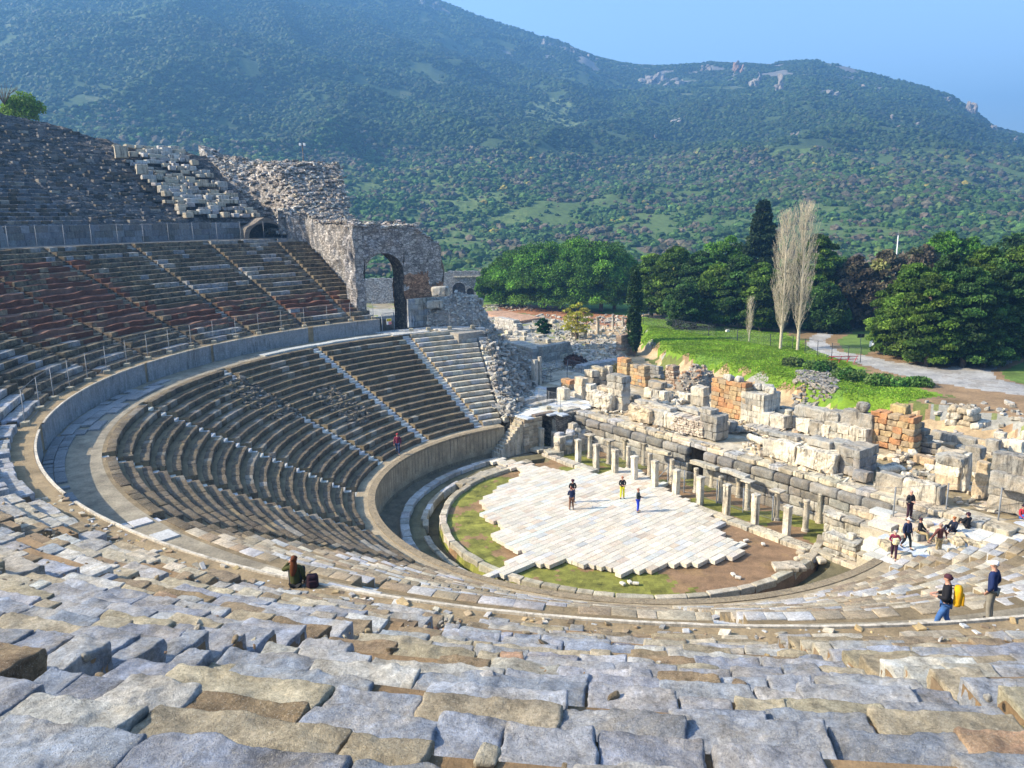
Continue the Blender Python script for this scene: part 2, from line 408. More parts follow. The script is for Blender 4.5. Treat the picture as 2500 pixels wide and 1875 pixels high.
SA, SB = 119., 314.          # angular extent of the lower tier
LOW = empty("lower_seating", pol(0, 0, 0), "lowest horseshoe bank of grey stone seat rows curving round the paved orchestra", "seating tier")
ST_LOW = [125.8, 144.6, 164.8, 185.8, 207., 226.4, 246.6, 266.8, 287., 306.]
def end_lo(R): return 127-math.degrees(math.asin(min(.9, (2.15+(R-17)*.42)/R)))
def end_hi(R): return 307+math.degrees(math.asin(min(.9, (1.2+(R-17)*.25)/R)))
def t_low(a, R):
    q = float(RNG.normal(0, .25)); g = n2(np.array([a/5.]), np.array([R/1.5]), 1., 49)[0]+q
    if a < 124.5: return pal([CREAM, LGREY, (.6, .56, .46)], [4, 2, 3], 1, .08)[0]
    if a > 230:
        return pal([LGREY, CREAM, (.42, .42, .43)], [3, 3, 2], 1, .08)[0] if g > .15 else pal([BROWN, (.34, .28, .19), (.44, .38, .28)], [2, 3, 2], 1, .08)[0]
    return pal([(.27, .245, .2), (.3, .28, .24)], [1, 1], 1, .08)[0]*.8 if g > .55 else pal([(.10, .078, .05), (.085, .066, .045), (.13, .105, .075)], [3, 2, 2], 1, .08)[0]  # far arc tinted dark: its shade is painted into the stone colour
def t_stair(a, R): return pal([LGREY, (.55, .52, .45), (.5, .48, .42)], [3, 2, 2], 1)[0]*1.1
w, h = .73, .3744
mb = MB(); ring(mb, 17.1, 18.4, end_lo(17.1), end_hi(17.1), 2.16, 0, EARTH2, 0)
# curved podium wall of the orchestra: concrete ring with dark staining
mbw = MB()
A = np.linspace(end_lo(17.1)+2, end_hi(17.1), 160); ar = np.radians(A)
prof = [(17.45, -.5), (17.12, -.5), (17.1, .5), (17.1, 2.0), (17.02, 2.05), (17.02, 2.2), (17.5, 2.2), (17.5, 2.16)]
X = np.stack([C0[0]+r*np.cos(ar) for r, _ in prof], 1); Y = np.stack([C0[1]+r*np.sin(ar) for r, _ in prof], 1)
Z = np.tile(np.array([z for _, z in prof]), (len(A), 1))
heightmesh(mbw, X, Y, Z, np.array((.27, .21, .13)), 0, False); mbw.build("podium_wall", M['conc'], LOW)
mb.build("ledge", M['earth'], LOW)
for k in range(18):
    R = 18.3+k*w; z = 2.16+(k+1)*h; mb = MB(); a0, a1 = end_lo(R), end_hi(R)
    rings(mb, R+.06, R+w+.1, cut(a0+.3, a1-.3, ST_LOW, math.degrees(.46/R)), z-.025, z-h-.15, (.235, .18, .105), 1)
    def gate(a, R_, k=k):   # two ruined patches
        g = n2(np.array([a/9.]), np.array([k/4.]), 1., 31)[0]
        return not ((150 < a < 157 and 5 < k < 11 and g > -.3) or (163 < a < 172 and 9 < k < 16 and g > -.2))
    row_blocks(mb, R, w, z, h, cut(a0, a1, ST_LOW, math.degrees(.46/R)), t_low, (.55, 1.1), miss=lambda a, R_: .02 if a < 230 else .16, depth=.46, gate=gate)
    if k < 14:
        # scattered broken bits on the treads of the near half
        n = 26; aa = RNG.uniform(228, 300, n); pp = [pol(R+RNG.uniform(.45, .7), q, z-.03) for q in aa]
        blocks(mb, pp, RNG.uniform(.08, .3, (n, 3))*np.array([1.4, .8, .45]), RNG.uniform(0, 3, n), pal([CREAM, LGREY, RUST, BROWN], [3, 3, 1, 2], n), r=.02, amp=.03, freq=3)
    mb.build("seat_row", [M['seat'], M['earth']], LOW)
for i, g in enumerate(ST_LOW):
    mb = MB(); n = 18
    stair(mb, g, 18.3, 0, 2.16-.17, w, h, n, .94, t_stair); mb.build("stairway", M['pave'], LOW)
# side wall closing the far end of the tier + rubble core in the two ruined patches
for (aa, k0, k1) in ((153.5, 5, 11), (167.5, 9, 16)):
    n = 260; al = RNG.uniform(aa-3.6, aa+3.6, n); kk = RNG.uniform(k0, k1, n)
    pp = np.array([tuple(pol(18.3+k_*w, a_, 2.16+k_*h-.02)) for a_, k_ in zip(al, kk)])
    mb = MB(); blocks(mb, pp, RNG.uniform(.15, .5, (n, 3))*np.array([1, 1, .6]), RNG.uniform(0, 3, n), pal([(.1, .09, .07), (.18, .16, .13)], [2, 2], n), amp=.04, freq=3, tilt=.2)
    mb.build("broken_patch", M['rubble'], LOW)
def endwall(side, name, par, Rs, zs, af):
    V = []
    for R, z in zip(Rs, zs):
        p = pol(R, af(R)); V += [(p.x, p.y, z), (p.x, p.y, -1)]
    Fq = [[2*i, 2*i+1, 2*i+3, 2*i+2] for i in range(len(Rs)-1)]
    m = MB(); m.add(V, Fq, (.42, .39, .33)); m.build(name, M['rubble'], par)
Rs = np.repeat(18.3+np.arange(19)*w, 2)[1:-1]; zs = np.repeat(2.16+(np.arange(18)+1)*h, 2)
endwall(0, "end_wall", LOW, Rs, zs-.02, lambda R: end_lo(R)+.25); endwall(1, "end_wall", LOW, Rs, zs-.02, lambda R: end_hi(R)-.25)
# first walkway
def slab_ring(mb, R0, R1, a0, a1, z, tintf, L=(.6, 1.4), keep=1., th=.1, rows=2, seg=(3, 3, 2)):
    for r in range(rows):
        ww = (R1-R0)/rows; R = R0+r*ww; a = a0
        P, S, Y_, C = [], [], [], []
        while a < a1:
            l = RNG.uniform(*L); da = math.degrees(l/(R+ww/2)); am = a+da/2; a += da
            if RNG.random() > (keep(am) if callable(keep) else keep): continue
            p = pol(R+ww/2, am); P.append((p.x, p.y, z-th+RNG.normal(0, .012))); S.append((l*.97, ww*.96, th)); Y_.append(math.radians(am+90)); C.append(tintf(am, R))
        if P: blocks(mb, P, np.array(S), np.array(Y_), np.array(C), seg=seg, r=.02, amp=.012, freq=2)
mb = MB(); ring(mb, 31.35, 34.3, 112, 325, 8.88, 8.2, (.30, .26, .19), 0)
w1 = mb.build("walkway", M['earth']); tag(w1, kind="structure")
mb = MB()
slab_ring(mb, 31.44, 32.3, 128, 152, 9.02, lambda a, R: np.array((.5, .5, .46))*RNG.uniform(.85, 1.15), (1.2, 2.4), .97, .18, 1)
slab_ring(mb, 31.9, 33.7, 173, 198, 8.99, lambda a, R: np.array((.24, .245, .25))*RNG.uniform(.8, 1.2), (.7, 1.3), .62, .12, 3)
slab_ring(mb, 32.9, 33.85, 198, 222, 8.97, lambda a, R: np.array((.2, .21, .22))*RNG.uniform(.8, 1.2), (.3, .7), .8, .1, 2)
slab_ring(mb, 31.5, 33.8, 226, 300, 8.95, lambda a, R: pal([LGREY, CREAM, BLUEG], [2, 3, 1], 1)[0], (.6, 1.3), .3, .1, 3)
slab_ring(mb, 31.0, 34.2, 112, 128, 8.98, lambda a, R: np.array((.48, .48, .46))*RNG.uniform(.85, 1.15), (.7, 1.3), .95, .12, 4)
w2 = mb.build("walkway_slabs", M['pave']); tag(w2, kind="structure")

# second bank
MID = empty("middle_seating", pol(0, 0, 9), "middle bank of eroded stone seat rows between the two walkways, filling the foreground", "seating tier")
ST_MID = [132.6, 141.5, 151., 161., 171., 181., 192., 203.9, 214.5, 225.2, 235., 245., 255.4, 266.4, 276.5, 286.5, 296.5]
GAPW = [(141.2, .55), (160.4, .35), (174., .35), (203.9, 1.15), (225.2, 1.0)]
# parapet wall with white lip
A = np.linspace(128, 330, 300); ar = np.radians(A)
def parapet(a0, a1):
    n = max(2, int((a1-a0)/.6)); A = np.linspace(a0, a1, n+1); ar = np.radians(A); m = MB()
    prof = [(33.9, 8.6), (33.9, 10.22), (34.14, 10.22), (34.14, 8.9)]
    X = np.stack([C0[0]+r*np.cos(ar) for r, _ in prof], 1); Y = np.stack([C0[1]+r*np.sin(ar) for r, _ in prof], 1)
    Z = np.tile(np.array([z for _, z in prof]), (len(A), 1)); heightmesh(m, X, Y, Z, np.array((.28, .29, .30)), 0, False)
    for i, fl in ((0, 0), (n, 1)):
        q = [(X[i, j], Y[i, j], Z[i, j]) for j in range(4)]; m.add(q, [[0, 1, 2, 3] if fl else [3, 2, 1, 0]], (.40, .42, .44))
    # lip
    prof = [(33.87, 10.22), (33.87, 10.29), (33.97, 10.29), (33.97, 10.225)]
    X = np.stack([C0[0]+r*np.cos(ar) for r, _ in prof], 1); Y = np.stack([C0[1]+r*np.sin(ar) for r, _ in prof], 1)
    Z = np.tile(np.array([z for _, z in prof]), (len(A), 1)); Z[:, 1:3] += n2(X[:, 1:3], Y[:, 1:3], .5, 3)*.012
    heightmesh(m, X, Y, Z, np.array((.58, .52, .42)), 0, False)
    return m.build("parapet_wall", M['conc'], MID)
s = 128.
for g, hw in GAPW+[(330., 0)]:
    parapet(s, g-hw); s = g+hw
mb = MB()
ring(mb, 34.0, 35.2, 128, 330, 10.245, 8.6, (.30, .225, .13), 0, z1=10.27)
n = 700; aa = RNG.uniform(224, 300, n); pp = np.array([tuple(pol(34.05+.9*q, a_, 10.22)) for a_, q in zip(aa, RNG.random(n))])
blocks(mb, pp, (RNG.uniform(.1, 1, (n, 1))**2.5*.16+.03)*RNG.uniform(.7, 1.3, (n, 3))*np.array([1.5, 1, .5]), RNG.uniform(0, 3, n), pal([CREAM, LGREY, BROWN, OCHRE], [3, 3, 3, 1], n, .2), r=.02, amp=.03, freq=4, tilt=.2)
mb.build("ledge", M['earth'], MID)
w, h, NR = .75, .3735, 21
R0M = 34.9; Z0M = 10.24
def fgz(a, R): return 226 < a < 300
def redzone(a, k):
    g = n2(np.array([a/6.]), np.array([k/5.]), 1., 77)[0]
    return (158 < a < 176 and 3 < k < 18 and g > -.35) or (128 < a < 160 and 1 < k < 6+(a-128)*.05 and g > -.25) or (172 < a < 182 and 4 < k < 12)
def t_mid(a, R):
    k = (R-R0M)/w; d = fgz(a, R); q = float(RNG.normal(0, .25))
    if d:
        g = n2(np.array([a/3.]), np.array([k/2.]), 1., 9)[0]+q; g3 = n2(np.array([a/5.]), np.array([k/2.5]), 1., 29)[0]+q
        if k < 4: return pal([(.4, .4, .4), LGREY, CREAM, BROWN, (.38, .31, .2)], [3, 3, 3, 2.4, 2], 1, .08)[0]
        if g3 > .85: return pal([BROWN, (.4, .3, .2), (.42, .26, .17)], [3, 2, .8], 1, .08)[0]
        if g > .55: return pal([(.5, .44, .33), (.5, .47, .41), (.41, .35, .24)], [2, 2, 1], 1, .07)[0]
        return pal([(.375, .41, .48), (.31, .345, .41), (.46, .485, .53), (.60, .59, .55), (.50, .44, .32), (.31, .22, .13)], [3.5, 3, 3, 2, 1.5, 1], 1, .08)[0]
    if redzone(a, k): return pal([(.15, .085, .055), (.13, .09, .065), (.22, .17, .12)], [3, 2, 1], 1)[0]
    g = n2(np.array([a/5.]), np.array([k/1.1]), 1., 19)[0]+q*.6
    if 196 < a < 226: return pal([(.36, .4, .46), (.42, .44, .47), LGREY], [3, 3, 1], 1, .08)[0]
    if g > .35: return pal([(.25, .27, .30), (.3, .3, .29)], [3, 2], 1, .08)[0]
    return pal([(.085, .066, .045), (.07, .06, .045), (.11, .09, .068)], [3, 2, 2], 1, .08)[0]  # stones of the shaded far side darkened in the tint itself
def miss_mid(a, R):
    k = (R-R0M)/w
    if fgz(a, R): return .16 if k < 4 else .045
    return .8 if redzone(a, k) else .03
MISSFG = []
for k in range(NR):
    R = R0M+k*w; z = Z0M+(k+1)*h; mb = MB()
    a1 = 300 if k > 3 else 330
    rings(mb, R+.07, R+w+.12, cut(128.2, 224, ST_MID, math.degrees(.44/R)), z-.06, z-h-.2, (.125, .095, .06), 1, step=.5, wob=.035); rings(mb, R+.07, R+w+.12, cut(224, a1, ST_MID, math.degrees(.44/R)), z-.06, z-h-.2, EARTH if k % 3 else (.26, .19, .12), 1, step=.5, wob=.035)  # earth under the far arc is darker, shade painted in
    for ra0, ra1, kk0, kk1 in ((158, 176, 3, 18), (128.5, 160, 1, 7), (172, 182, 4, 12)):
        if kk0 < k < kk1: rings(mb, R+.05, R+w+.1, cut(ra0+RNG.uniform(0, 2), ra1-RNG.uniform(0, 2), ST_MID, math.degrees(.44/R)), z-.03, z-h-.1, (.15, .065, .04) if k % 3 else (.2, .11, .075), 1, step=.35, wob=.13)
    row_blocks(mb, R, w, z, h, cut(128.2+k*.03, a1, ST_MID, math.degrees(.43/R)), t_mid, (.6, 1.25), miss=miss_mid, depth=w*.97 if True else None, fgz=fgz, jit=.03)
    # small rubble in the joints of the near part
    n = 240; aa = RNG.uniform(228, 298, n); q = RNG.random(n)
    pp = np.array([tuple(pol(R+.05+.65*b, a_, z-.07)) for a_, b in zip(aa, q)])
    blocks(mb, pp, (RNG.uniform(.1, 1, (n, 1))**3*.085+.018)*RNG.uniform(.7, 1.3, (n, 3))*np.array([1.4, 1, .8]), RNG.uniform(0, 3, n), pal([CREAM, LGREY, RUST, BROWN, OCHRE], [3, 3, .6, 3, 1], n, .2), seg=(4, 4, 4), r=.03, amp=.045, freq=5, tilt=.3)
    mb.build("seat_row", [M['fg'], M['earth']], MID)
def t_mstair(a, R):
    if 262 < a < 300: return pal([(.40, .31, .12), (.44, .36, .18), (.36, .29, .15)], [1, 1, 1], 1)[0]
    if 250 < a < 262: return pal([(.34, .32, .26), (.42, .38, .3), CREAM, LGREY], [2, 2, 1, 1], 1)[0]
    return pal([(.2, .17, .12), (.06, .05, .04), (.3, .3, .28)], [2, 2, .6], 1)[0]
for g in ST_MID:
    mb = MB(); stair(mb, g, R0M, 0, Z0M-.2, w, h, NR if g < 300 else 4, .9, t_mstair)
    mb.build("stairway", M['fg'] if g > 228 else M['seat'], MID)
# second walkway
mb = MB(); ring(mb, 50.6, 54., 128, 300, 18.13, 17.3, (.22, .2, .17), 0); w3 = mb.build("upper_walkway", M['earth']); tag(w3, kind="structure")

# upper bank
UPP = empty("upper_seating", pol(0, 0, 18), "ruined upper bank of shade-darkened stone seats above the second walkway at the far left", "seating tier")
mb = MB()   # low masonry wall behind the second walkway
row = 0
for zz in (18.1, 18.7, 19.3):
    a = 135.0; P, S, Y_, C = [], [], [], []
    while a < 200:
        l = RNG.uniform(.7, 1.6); da = math.degrees(l/53.6); p = pol(53.8, a+da/2)
        P.append((p.x, p.y, zz)); S.append((l*.985, .6+RNG.uniform(-.05, .05), .6)); Y_.append(math.radians(a+da/2+90)); C.append(pal([(.17, .18, .2), (.15, .145, .14), (.22, .23, .24)], [3, 2, 1], 1)[0]); a += da
    blocks(mb, P, np.array(S), np.array(Y_), np.array(C), r=.03, amp=.02)
mb.build("base_wall", M['conc'], UPP)
def uz(R): return 19.95+(R-54.)*.5
def uprof(a): # outer radius (top) of the upper bank as it survives
    return np.interp(a, [128, 132, 135, 138.5, 141, 143, 145, 150, 205], [70, 71, 72.3, 72.6, 75.3, 78., 79., 81, 82])
nA, nR = 300, 90
A = np.linspace(131.2, 205, nA); T = np.linspace(0, 1, nR)
AA, TT = np.meshgrid(A, T, indexing='ij')
RR = 54.+TT*(uprof(AA)-54.)
X = C0[0]+RR*np.cos(np.radians(AA)); Y = C0[1]+RR*np.sin(np.radians(AA))
kk = (RR-54)/.75; step = np.floor(kk)+np.clip((kk-np.floor(kk))*4, 0, 1)
seatd = np.clip((AA-140.5)/2., 0, 1)*.6+.4*(AA > 151.8)
Z = 19.95+step*.375+n2(X, Y, 2.2, 41)*.3*(1-seatd*.8)+n2(X, Y, .6, 42, 2)*.14*(1-seatd*.5)
Z = Z+.35*n2(X, Y, 6, 43)*(1-seatd)
col = np.array((.075, .075, .08))[None, None]*(1+.25*n2(X, Y, 1.5, 44))[..., None]  # upper bank coloured dark to stand for its deep shade
col = np.where((AA > 152)[..., None] & (seatd > .5)[..., None], np.array((.14, .155, .18))[None, None]*(1+.15*n2(X, Y, 1.5, 45))[..., None], col)
Z = Z-.28; mb = MB(); heightmesh(mb, X, Y, Z, np.clip(col, .02, .8), 0, False)
Xo = np.stack([X[:, -1], X[:, -1]], 1); Yo = np.stack([Y[:, -1], Y[:, -1]], 1); Zo = np.stack([Z[:, -1], np.full(nA, -1.)], 1)
heightmesh(mb, Xo, Yo, Zo, np.array((.3, .29, .27)), 0, False)
mb.build("rubble_slope", M['masonry'], UPP)
mbu = MB()
for k in range(30):
    R = 54.3+k*.75; z = 19.95+(k+1)*.375
    segs = cut(152.2, 204, [162., 172., 182.], .7) if k < 30 else []
    if k < 30: segs = segs+[(140.8, 151.2)]
    P, S, Y_, C = [], [], [], []
    for (a0, a1) in segs:
        a = a0
        while a < a1:
            l = RNG.uniform(.5, 1.1); da = math.degrees(l/R); am = a+da/2; a += da
            rub = am < 151.5
            if RNG.random() < (.22 if rub else .03): continue
            if R > uprof(am)-.5: continue
            p = pol(R+.3+RNG.normal(0, .05 if rub else .01), am, z-.37+(RNG.normal(0, .05) if rub else 0)); P.append(tuple(p)); S.append((l*.97, .6, .39*(RNG.uniform(.6, 1.1) if rub else 1))); Y_.append(math.radians(am+90)); C.append(pal([(.085, .093, .108), (.15, .155, .165), (.05, .048, .046), (.28, .26, .23)], [3, 1.6, 2.4, .35], 1)[0])  # block tints darkened as well, with the shade in the colour
    if P:
        blocks(mbu, P, np.array(S), np.array(Y_), np.array(C), r=.04, amp=.025)
tag(mbu.build("seat_stonework", M['seat'], UPP), kind="stuff")
# stacked marble fragments on the upper slope: individual stones
FRAG = []
def rough_block(name, size, tint, mat, seg=(5, 5, 4), amp=.05, r=.06, freq=1.6):
    m = MB(); blocks(m, [(0, 0, 0)], [size], 0., tint, seg=seg, r=r, amp=amp, freq=freq, smooth=False); o = m.build(name, mat); return o
def dup(o, loc, rz, sc=None, rx=0, ry=0):
    c = o.copy(); SC.collection.objects.link(c); c.location = loc; c.rotation_euler = (rx, ry, rz)
    if sc: c.scale = sc
    return c
protos = [rough_block("marble_fragment", (RNG.uniform(.7, 1.3), RNG.uniform(.5, .8), RNG.uniform(.35, .55)), pal([CREAM, LGREY, WHITE], [3, 3, 2], 1)[0]*.85, M['marble']) for _ in range(10)]
GF = "marble fragments laid in rows on the upper slope"; used = set(); cnt = 0
for k in range(22):
    R = 54.6+k*.8; a = 131.6+.1*k; z = 19.95+(R-54)*.5
    lim = 140.6-.05*k
    while a < lim:
        l = RNG.uniform(.9, 1.6); am = a+math.degrees(l/2/R); a += math.degrees(l/R)+.02
        if RNG.random() < .16: continue
        pi = int(RNG.integers(0, 10)); p = pol(R+RNG.normal(0, .1), am, z+.2)
        src = protos[pi]
        if pi in used: o = dup(src, p, math.radians(am+90)+RNG.normal(0, .12), tuple(RNG.uniform(.8, 1.25, 3)))
        else: used.add(pi); o = src; o.location = p; o.rotation_euler = (0, 0, math.radians(am+90))
        tag(o, "pale marble block laid out in rows on the upper slope beside the tunnel mouth", "stone", GF); cnt += 1
SPEC = [((348, 272+2), (1.5, 1.0, .5), "flat-topped marble slab balanced highest on the left of the fragment rows", 28.6),
        ((402, 355), (1.2, .9, .6), "marble slab perched on the crest between two higher slabs", 28.2), ((438, 362), (1.5, .9, .55), "rounded marble slab on the crest nearest the bare rubble", 28.0),
        ((298, 372), (1.4, 1.2, 1.3), "big cube of marble lying on the crest, leftmost of the fragments", 28.0), ((348, 412), (1.2, 1.0, 1.1), "tall squared marble block standing out among the fragment rows", 26.0)]
for (q, s_, lb, zz) in SPEC:
    yy = {348: 362}.get(q[0], q[1]) if q[1] < 300 else q[1]
    # find point on the slope under that pixel
    best = min(((abs(19.95+(np.hypot(p_[0]-C0[0], p_[1]-C0[1])-54)*.5-z_), p_) for z_ in np.arange(21, 30, .2) for p_ in [at(q[0], yy+14, z_)]), key=lambda t: t[0])[1]
    o = rough_block("marble_block", s_, np.array(CREAM)*.95, M['marble']); o.location = best; o.rotation_euler = (0, 0, .5); tag(o, lb, "stone")
# ---------------------------------------------------------------- orchestra floor, kerbs, paving
def disc_ground():
    a = np.radians(np.arange(0, 361, 1.5)); r = np.concatenate([np.linspace(0, 12, 60), np.linspace(12.2, 18, 40), np.linspace(18.5, 40, 20)])
    Aa, Rr = np.meshgrid(a, r, indexing='ij'); X = C0[0]+Rr*np.cos(Aa); Y = C0[1]+Rr*np.sin(Aa)
    u = (X-C0[0])*UV[0]+(Y-C0[1])*UV[1]; n = (X-C0[0])*NV[0]+(Y-C0[1])*NV[1]
    Z = -.16+n2(X, Y, 1.5, 61)*.05
    ditch = (np.abs(Rr-13.25) < .45) & (n < 3.5); Z = np.where(ditch, -.75, Z)
    Z = np.where(Rr > 15.3, Z-.15, Z); Z = np.where(Rr > 18.2, -2.5, Z); Z = np.where((Rr > 18.2) & (n > 0) & (Rr < 19), -.2, Z)
    g = n2(X, Y, 2.5, 62); moss = np.array((.20, .20, .04))*(1+.5*n2(X, Y, .5, 63))[..., None]; brown = np.array((.27, .17, .085)); dk = np.array((.15, .13, .07)); red = np.array((.25, .155, .085))
    col = np.where(((g+.5*n2(X, Y, .6, 64)) > -.15)[..., None], moss, brown)
    col = np.where(((u > 4) & (n > -5))[..., None], np.where((g > .35)[..., None], brown, red), col)
    col = np.where((Rr > 13)[..., None], dk*1.0, col); col = np.where((Rr > 15.2)[..., None], np.array((.2, .165, .11)), col)
    col = np.where((n > 5.2)[..., None], np.where((g > -.4)[..., None], moss*.9, brown*.9), col)
    col = np.where(ditch[..., None], np.array((.12, .1, .05)), col)
    m = MB(); heightmesh(m, X, Y, Z, col, 0, False, flip=True); o = m.build("orchestra_ground", M['earth']); tag(o, kind="structure")
disc_ground()
def kerb_ring(name, R0, R1, a0, a1, ztop, hh, L, keep, tint, label, par=None, seg=(4, 3, 3), skew=0.):
    m = MB(); a = a0; P, S, Y_, C = [], [], [], []
    while a < a1:
        l = RNG.uniform(*L); R = (R0+R1)/2; da = math.degrees(l/R); am = a+da/2; a += da
        if RNG.random() > keep: continue
        p = pol(R+RNG.normal(0, .03), am, ztop-hh+RNG.normal(0, .015)); P.append(tuple(p)); S.append((l*.97, R1-R0, hh)); Y_.append(math.radians(am+90)+RNG.normal(0, skew)); C.append(pal(tint, [3, 2, 1], 1)[0])
    blocks(m, P, np.array(S), np.array(Y_), np.array(C), seg=seg, r=.05, amp=.03, freq=2); o = m.build(name, M['seat']); tag(o, label, "kerb"); return o
kerb_ring("stone_kerb", 12.35, 12.82, 128, 338, .1, .75, (.9, 2.2), 1., [(.44, .4, .3), (.38, .34, .25), CREAM], "inner ring of long curved kerb stones edging the mossy orchestra floor")
kerb_ring("stone_kerb", 13.7, 14.1, 150, 262, -.02, .6, (.8, 1.8), .8, [(.36, .33, .26), (.3, .27, .2), LGREY], "broken middle ring of kerb stones along the outer side of the drain")
kerb_ring("stone_kerb", 14.9, 15.5, 126, 246, .16, .6, (.9, 1.7), 1., [(.36, .35, .32), (.28, .28, .26), LGREY], "outer ring of grey channel slabs between podium wall and drain")
kerb_ring("stone_kerb", 12.95, 13.75, 118, 150, .02, .35, (1.2, 2.0), .9, [(.42, .38, .3), (.34, .3, .22), CREAM], "loose curved slabs bridging the drain below the small stair", skew=.1)
# bright replacement paving with a zigzag outline
poly = [tuple(at(x*1.1302, y*1.1302, .12))[:2] for x, y in [(1036, 1244), (1106, 1210), (1124, 1196), (1062, 1152), (1082, 1142), (1030, 1082), (1084, 1050), (1132, 1018), (1066, 996), (1084, 990), (1192, 1012), (1222, 1020), (1246, 1008), (1290, 1024), (1340, 1008), (1372, 1012), (1440, 1052), (1520, 1100), (1572, 1136), (1548, 1140), (1606, 1186), (1588, 1200), (1548, 1208), (1455, 1222), (1340, 1236), (1236, 1210), (1172, 1218), (1158, 1214), (1108, 1236), (1060, 1246)]]
mb = MB(); P, S, C = [], [], []
ca, sa = math.cos(math.radians(43)), math.sin(math.radians(43))   # courses
for r in range(-48, 48):
    q = r*.46; x = -30+RNG.uniform(0, .8); lw = RNG.uniform(.75, 1.0)
    strip = r in (3, 14)
    while x < 30:
        l = (RNG.uniform(.5, 1.0) if not strip else 1.1); cx = C0[0]+(x+l/2)*ca-q*sa; cy = C0[1]+(x+l/2)*sa+q*ca; x += l
        if inpoly(np.array([cx]), np.array([cy]), poly)[0]:
            P.append((cx, cy, -.1+RNG.normal(0, .004))); S.append((l-.03, .46-.03, .24))
            C.append((.60, .62, .55) if strip else pal([(.63, .56, .45), (.59, .545, .455), (.65, .60, .5), (.53, .53, .50), (.57, .47, .36)], [6, 3, 3, 1.2, 1.2], 1, .08)[0])
blocks(mb, P, np.array(S), math.radians(43), np.array(C), seg=(1, 1, 1), amp=.004)
o = mb.build("orchestra_paving", M['pave']); tag(o, kind="structure")
def small_slab(name, p, size, yaw, tint, label, cat="slab", mat='pave', seg=(5, 4, 3), amp=.04, r=.05, group=None, tilt=(0, 0)):
    o = rough_block(name, size, tint, M[mat], seg=seg, amp=amp, r=r); o.location = p; o.rotation_euler = (tilt[0], tilt[1], yaw); tag(o, label, cat, group); return o
# edging step in front of the pillars
mb = MB(); u = -14.; P, S, C = [], [], []
while u < 14.5:
    l = RNG.uniform(1., 2.4); n_ = 4.25+RNG.normal(0, .04)
    if not (-8 < u < -6): P.append(tuple(TH(u+l/2, n_, -.3))); S.append((l*.97, RNG.uniform(.7, .95), .42)); C.append(pal([CREAM, (.5, .47, .4), (.56, .5, .38)], [2, 2, 2], 1)[0])
    u += l
blocks(mb, P, np.array(S), YAW_U, np.array(C), seg=(5, 3, 3), r=.05, amp=.04); o = mb.build("stone_kerb", M['marble']); tag(o, "straight line of worn marble edging stones in front of the square pillars", "kerb")

# ---------------------------------------------------------------- stage: colonnade
PIL = [7, 870], [330, 920]
def pillar(u, n, hgt, wd, tint, label, name="square_pillar", cap=True):
    e = empty(name, TH(u, n, -.2), label, "pillar", "square marble pillars in front of the stage")
    m = MB(); blocks(m, [TH(u, n, -.2)], [(wd, wd, hgt+.05)], YAW_U+RNG.normal(0, .05), tint, seg=(4, 4, 8), r=.03, amp=.02, freq=1.5, smooth=False)
    m.build("shaft", M['marble'], e)
    if cap:
        m = MB(); blocks(m, [TH(u, n, hgt-.15)], [(wd+.07, wd+.07, .17)], YAW_U, np.array(tint)*.85, seg=(4, 4, 3), r=.03, amp=.02); m.build("cap", M['marble'], e)
    return e
pu = [-10.57, -8.36, -6.2, -4.1, -2.0, .1, 2.3, 4.6, 6.9, 9.3]
ordn = ["first", "second", "third", "fourth", "fifth", "sixth", "seventh", "eighth", "ninth", "tenth"]
for i, u in enumerate(pu):
    hg = [1.85, 1.95, 2.0, 1.98, 2.12, 1.95, 2.0, 2.05, 2.0, 1.9][i]
    pillar(u, 5.05, hg, .41, np.array((.74, .69, .57))*RNG.uniform(.9, 1.1), f"square marble pillar of the front row, {ordn[i]} from the small stair end")
def column(u, n, hgt, r, tint, label, cap=0, name="round_column", group="round columns behind the square pillars", z0=-.2):
    e = empty(name, TH(u, n, z0), label, "column", group); b = TH(u, n, z0)
    m = MB(); lathe(m, b, [(r*1.35, 0), (r*1.35, .08), (r*1.15, .12), (r*1.28, .18), (r*1.05, .24)], 14, np.array(tint)*.9); m.build("base", M['marble'], e)
    m = MB(); lathe(m, b, [(r*1.03, .24), (r, .4), (r*.98, hgt*.6), (r*.93, hgt-.22), (r*1.0, hgt-.2), (r*.9, hgt-.16)], 16, tint); m.build("shaft", M['marble'], e)
    m = MB()
    if cap:
        lathe(m, (b[0], b[1], b[2]+hgt-.17), [(r*.95, 0), (r*1.2, .08), (r*1.45, .13)], 14, np.array(tint)*.8)
        blocks(m, [(b[0], b[1], b[2]+hgt-.04)], [(cap, cap*.85, .11)], YAW_U+RNG.normal(0, .05), np.array(tint)*.75, seg=(4, 4, 3), r=.03, amp=.025)
    else: lathe(m, (b[0], b[1], b[2]+hgt-.16), [(r*.9, 0), (r*1.05, .02), (r*1.05, .14), (r*.8, .17)], 14, np.array(tint)*.8)
    m.build("capital", M['marble'], e); return e
r2 = [(285, 850, 1.85, 1), (430, 890, 1.8, 1), (580, 940, 1.8, 0), (745, 995, 1.75, 0), (915, 1045, 1.75, 0), (1100, 1115, 1.7, 0), (1290, 1195, 1.8, 0), (1495, 1250, 1.9, 1), (1720, 1330, 1.9, 1), (1945, 1415, 1.95, 0)]
for i, (x, y, hg, cp) in enumerate(r2):
    p = a7(x, y, -.2); u, n = un(p)
    column(u, n, hg+.22, .19, np.array((.66, .6, .48))*RNG.uniform(.85, 1.1), f"round column of the middle row, {ordn[i]} from the small stair end", [0, .85][cp])
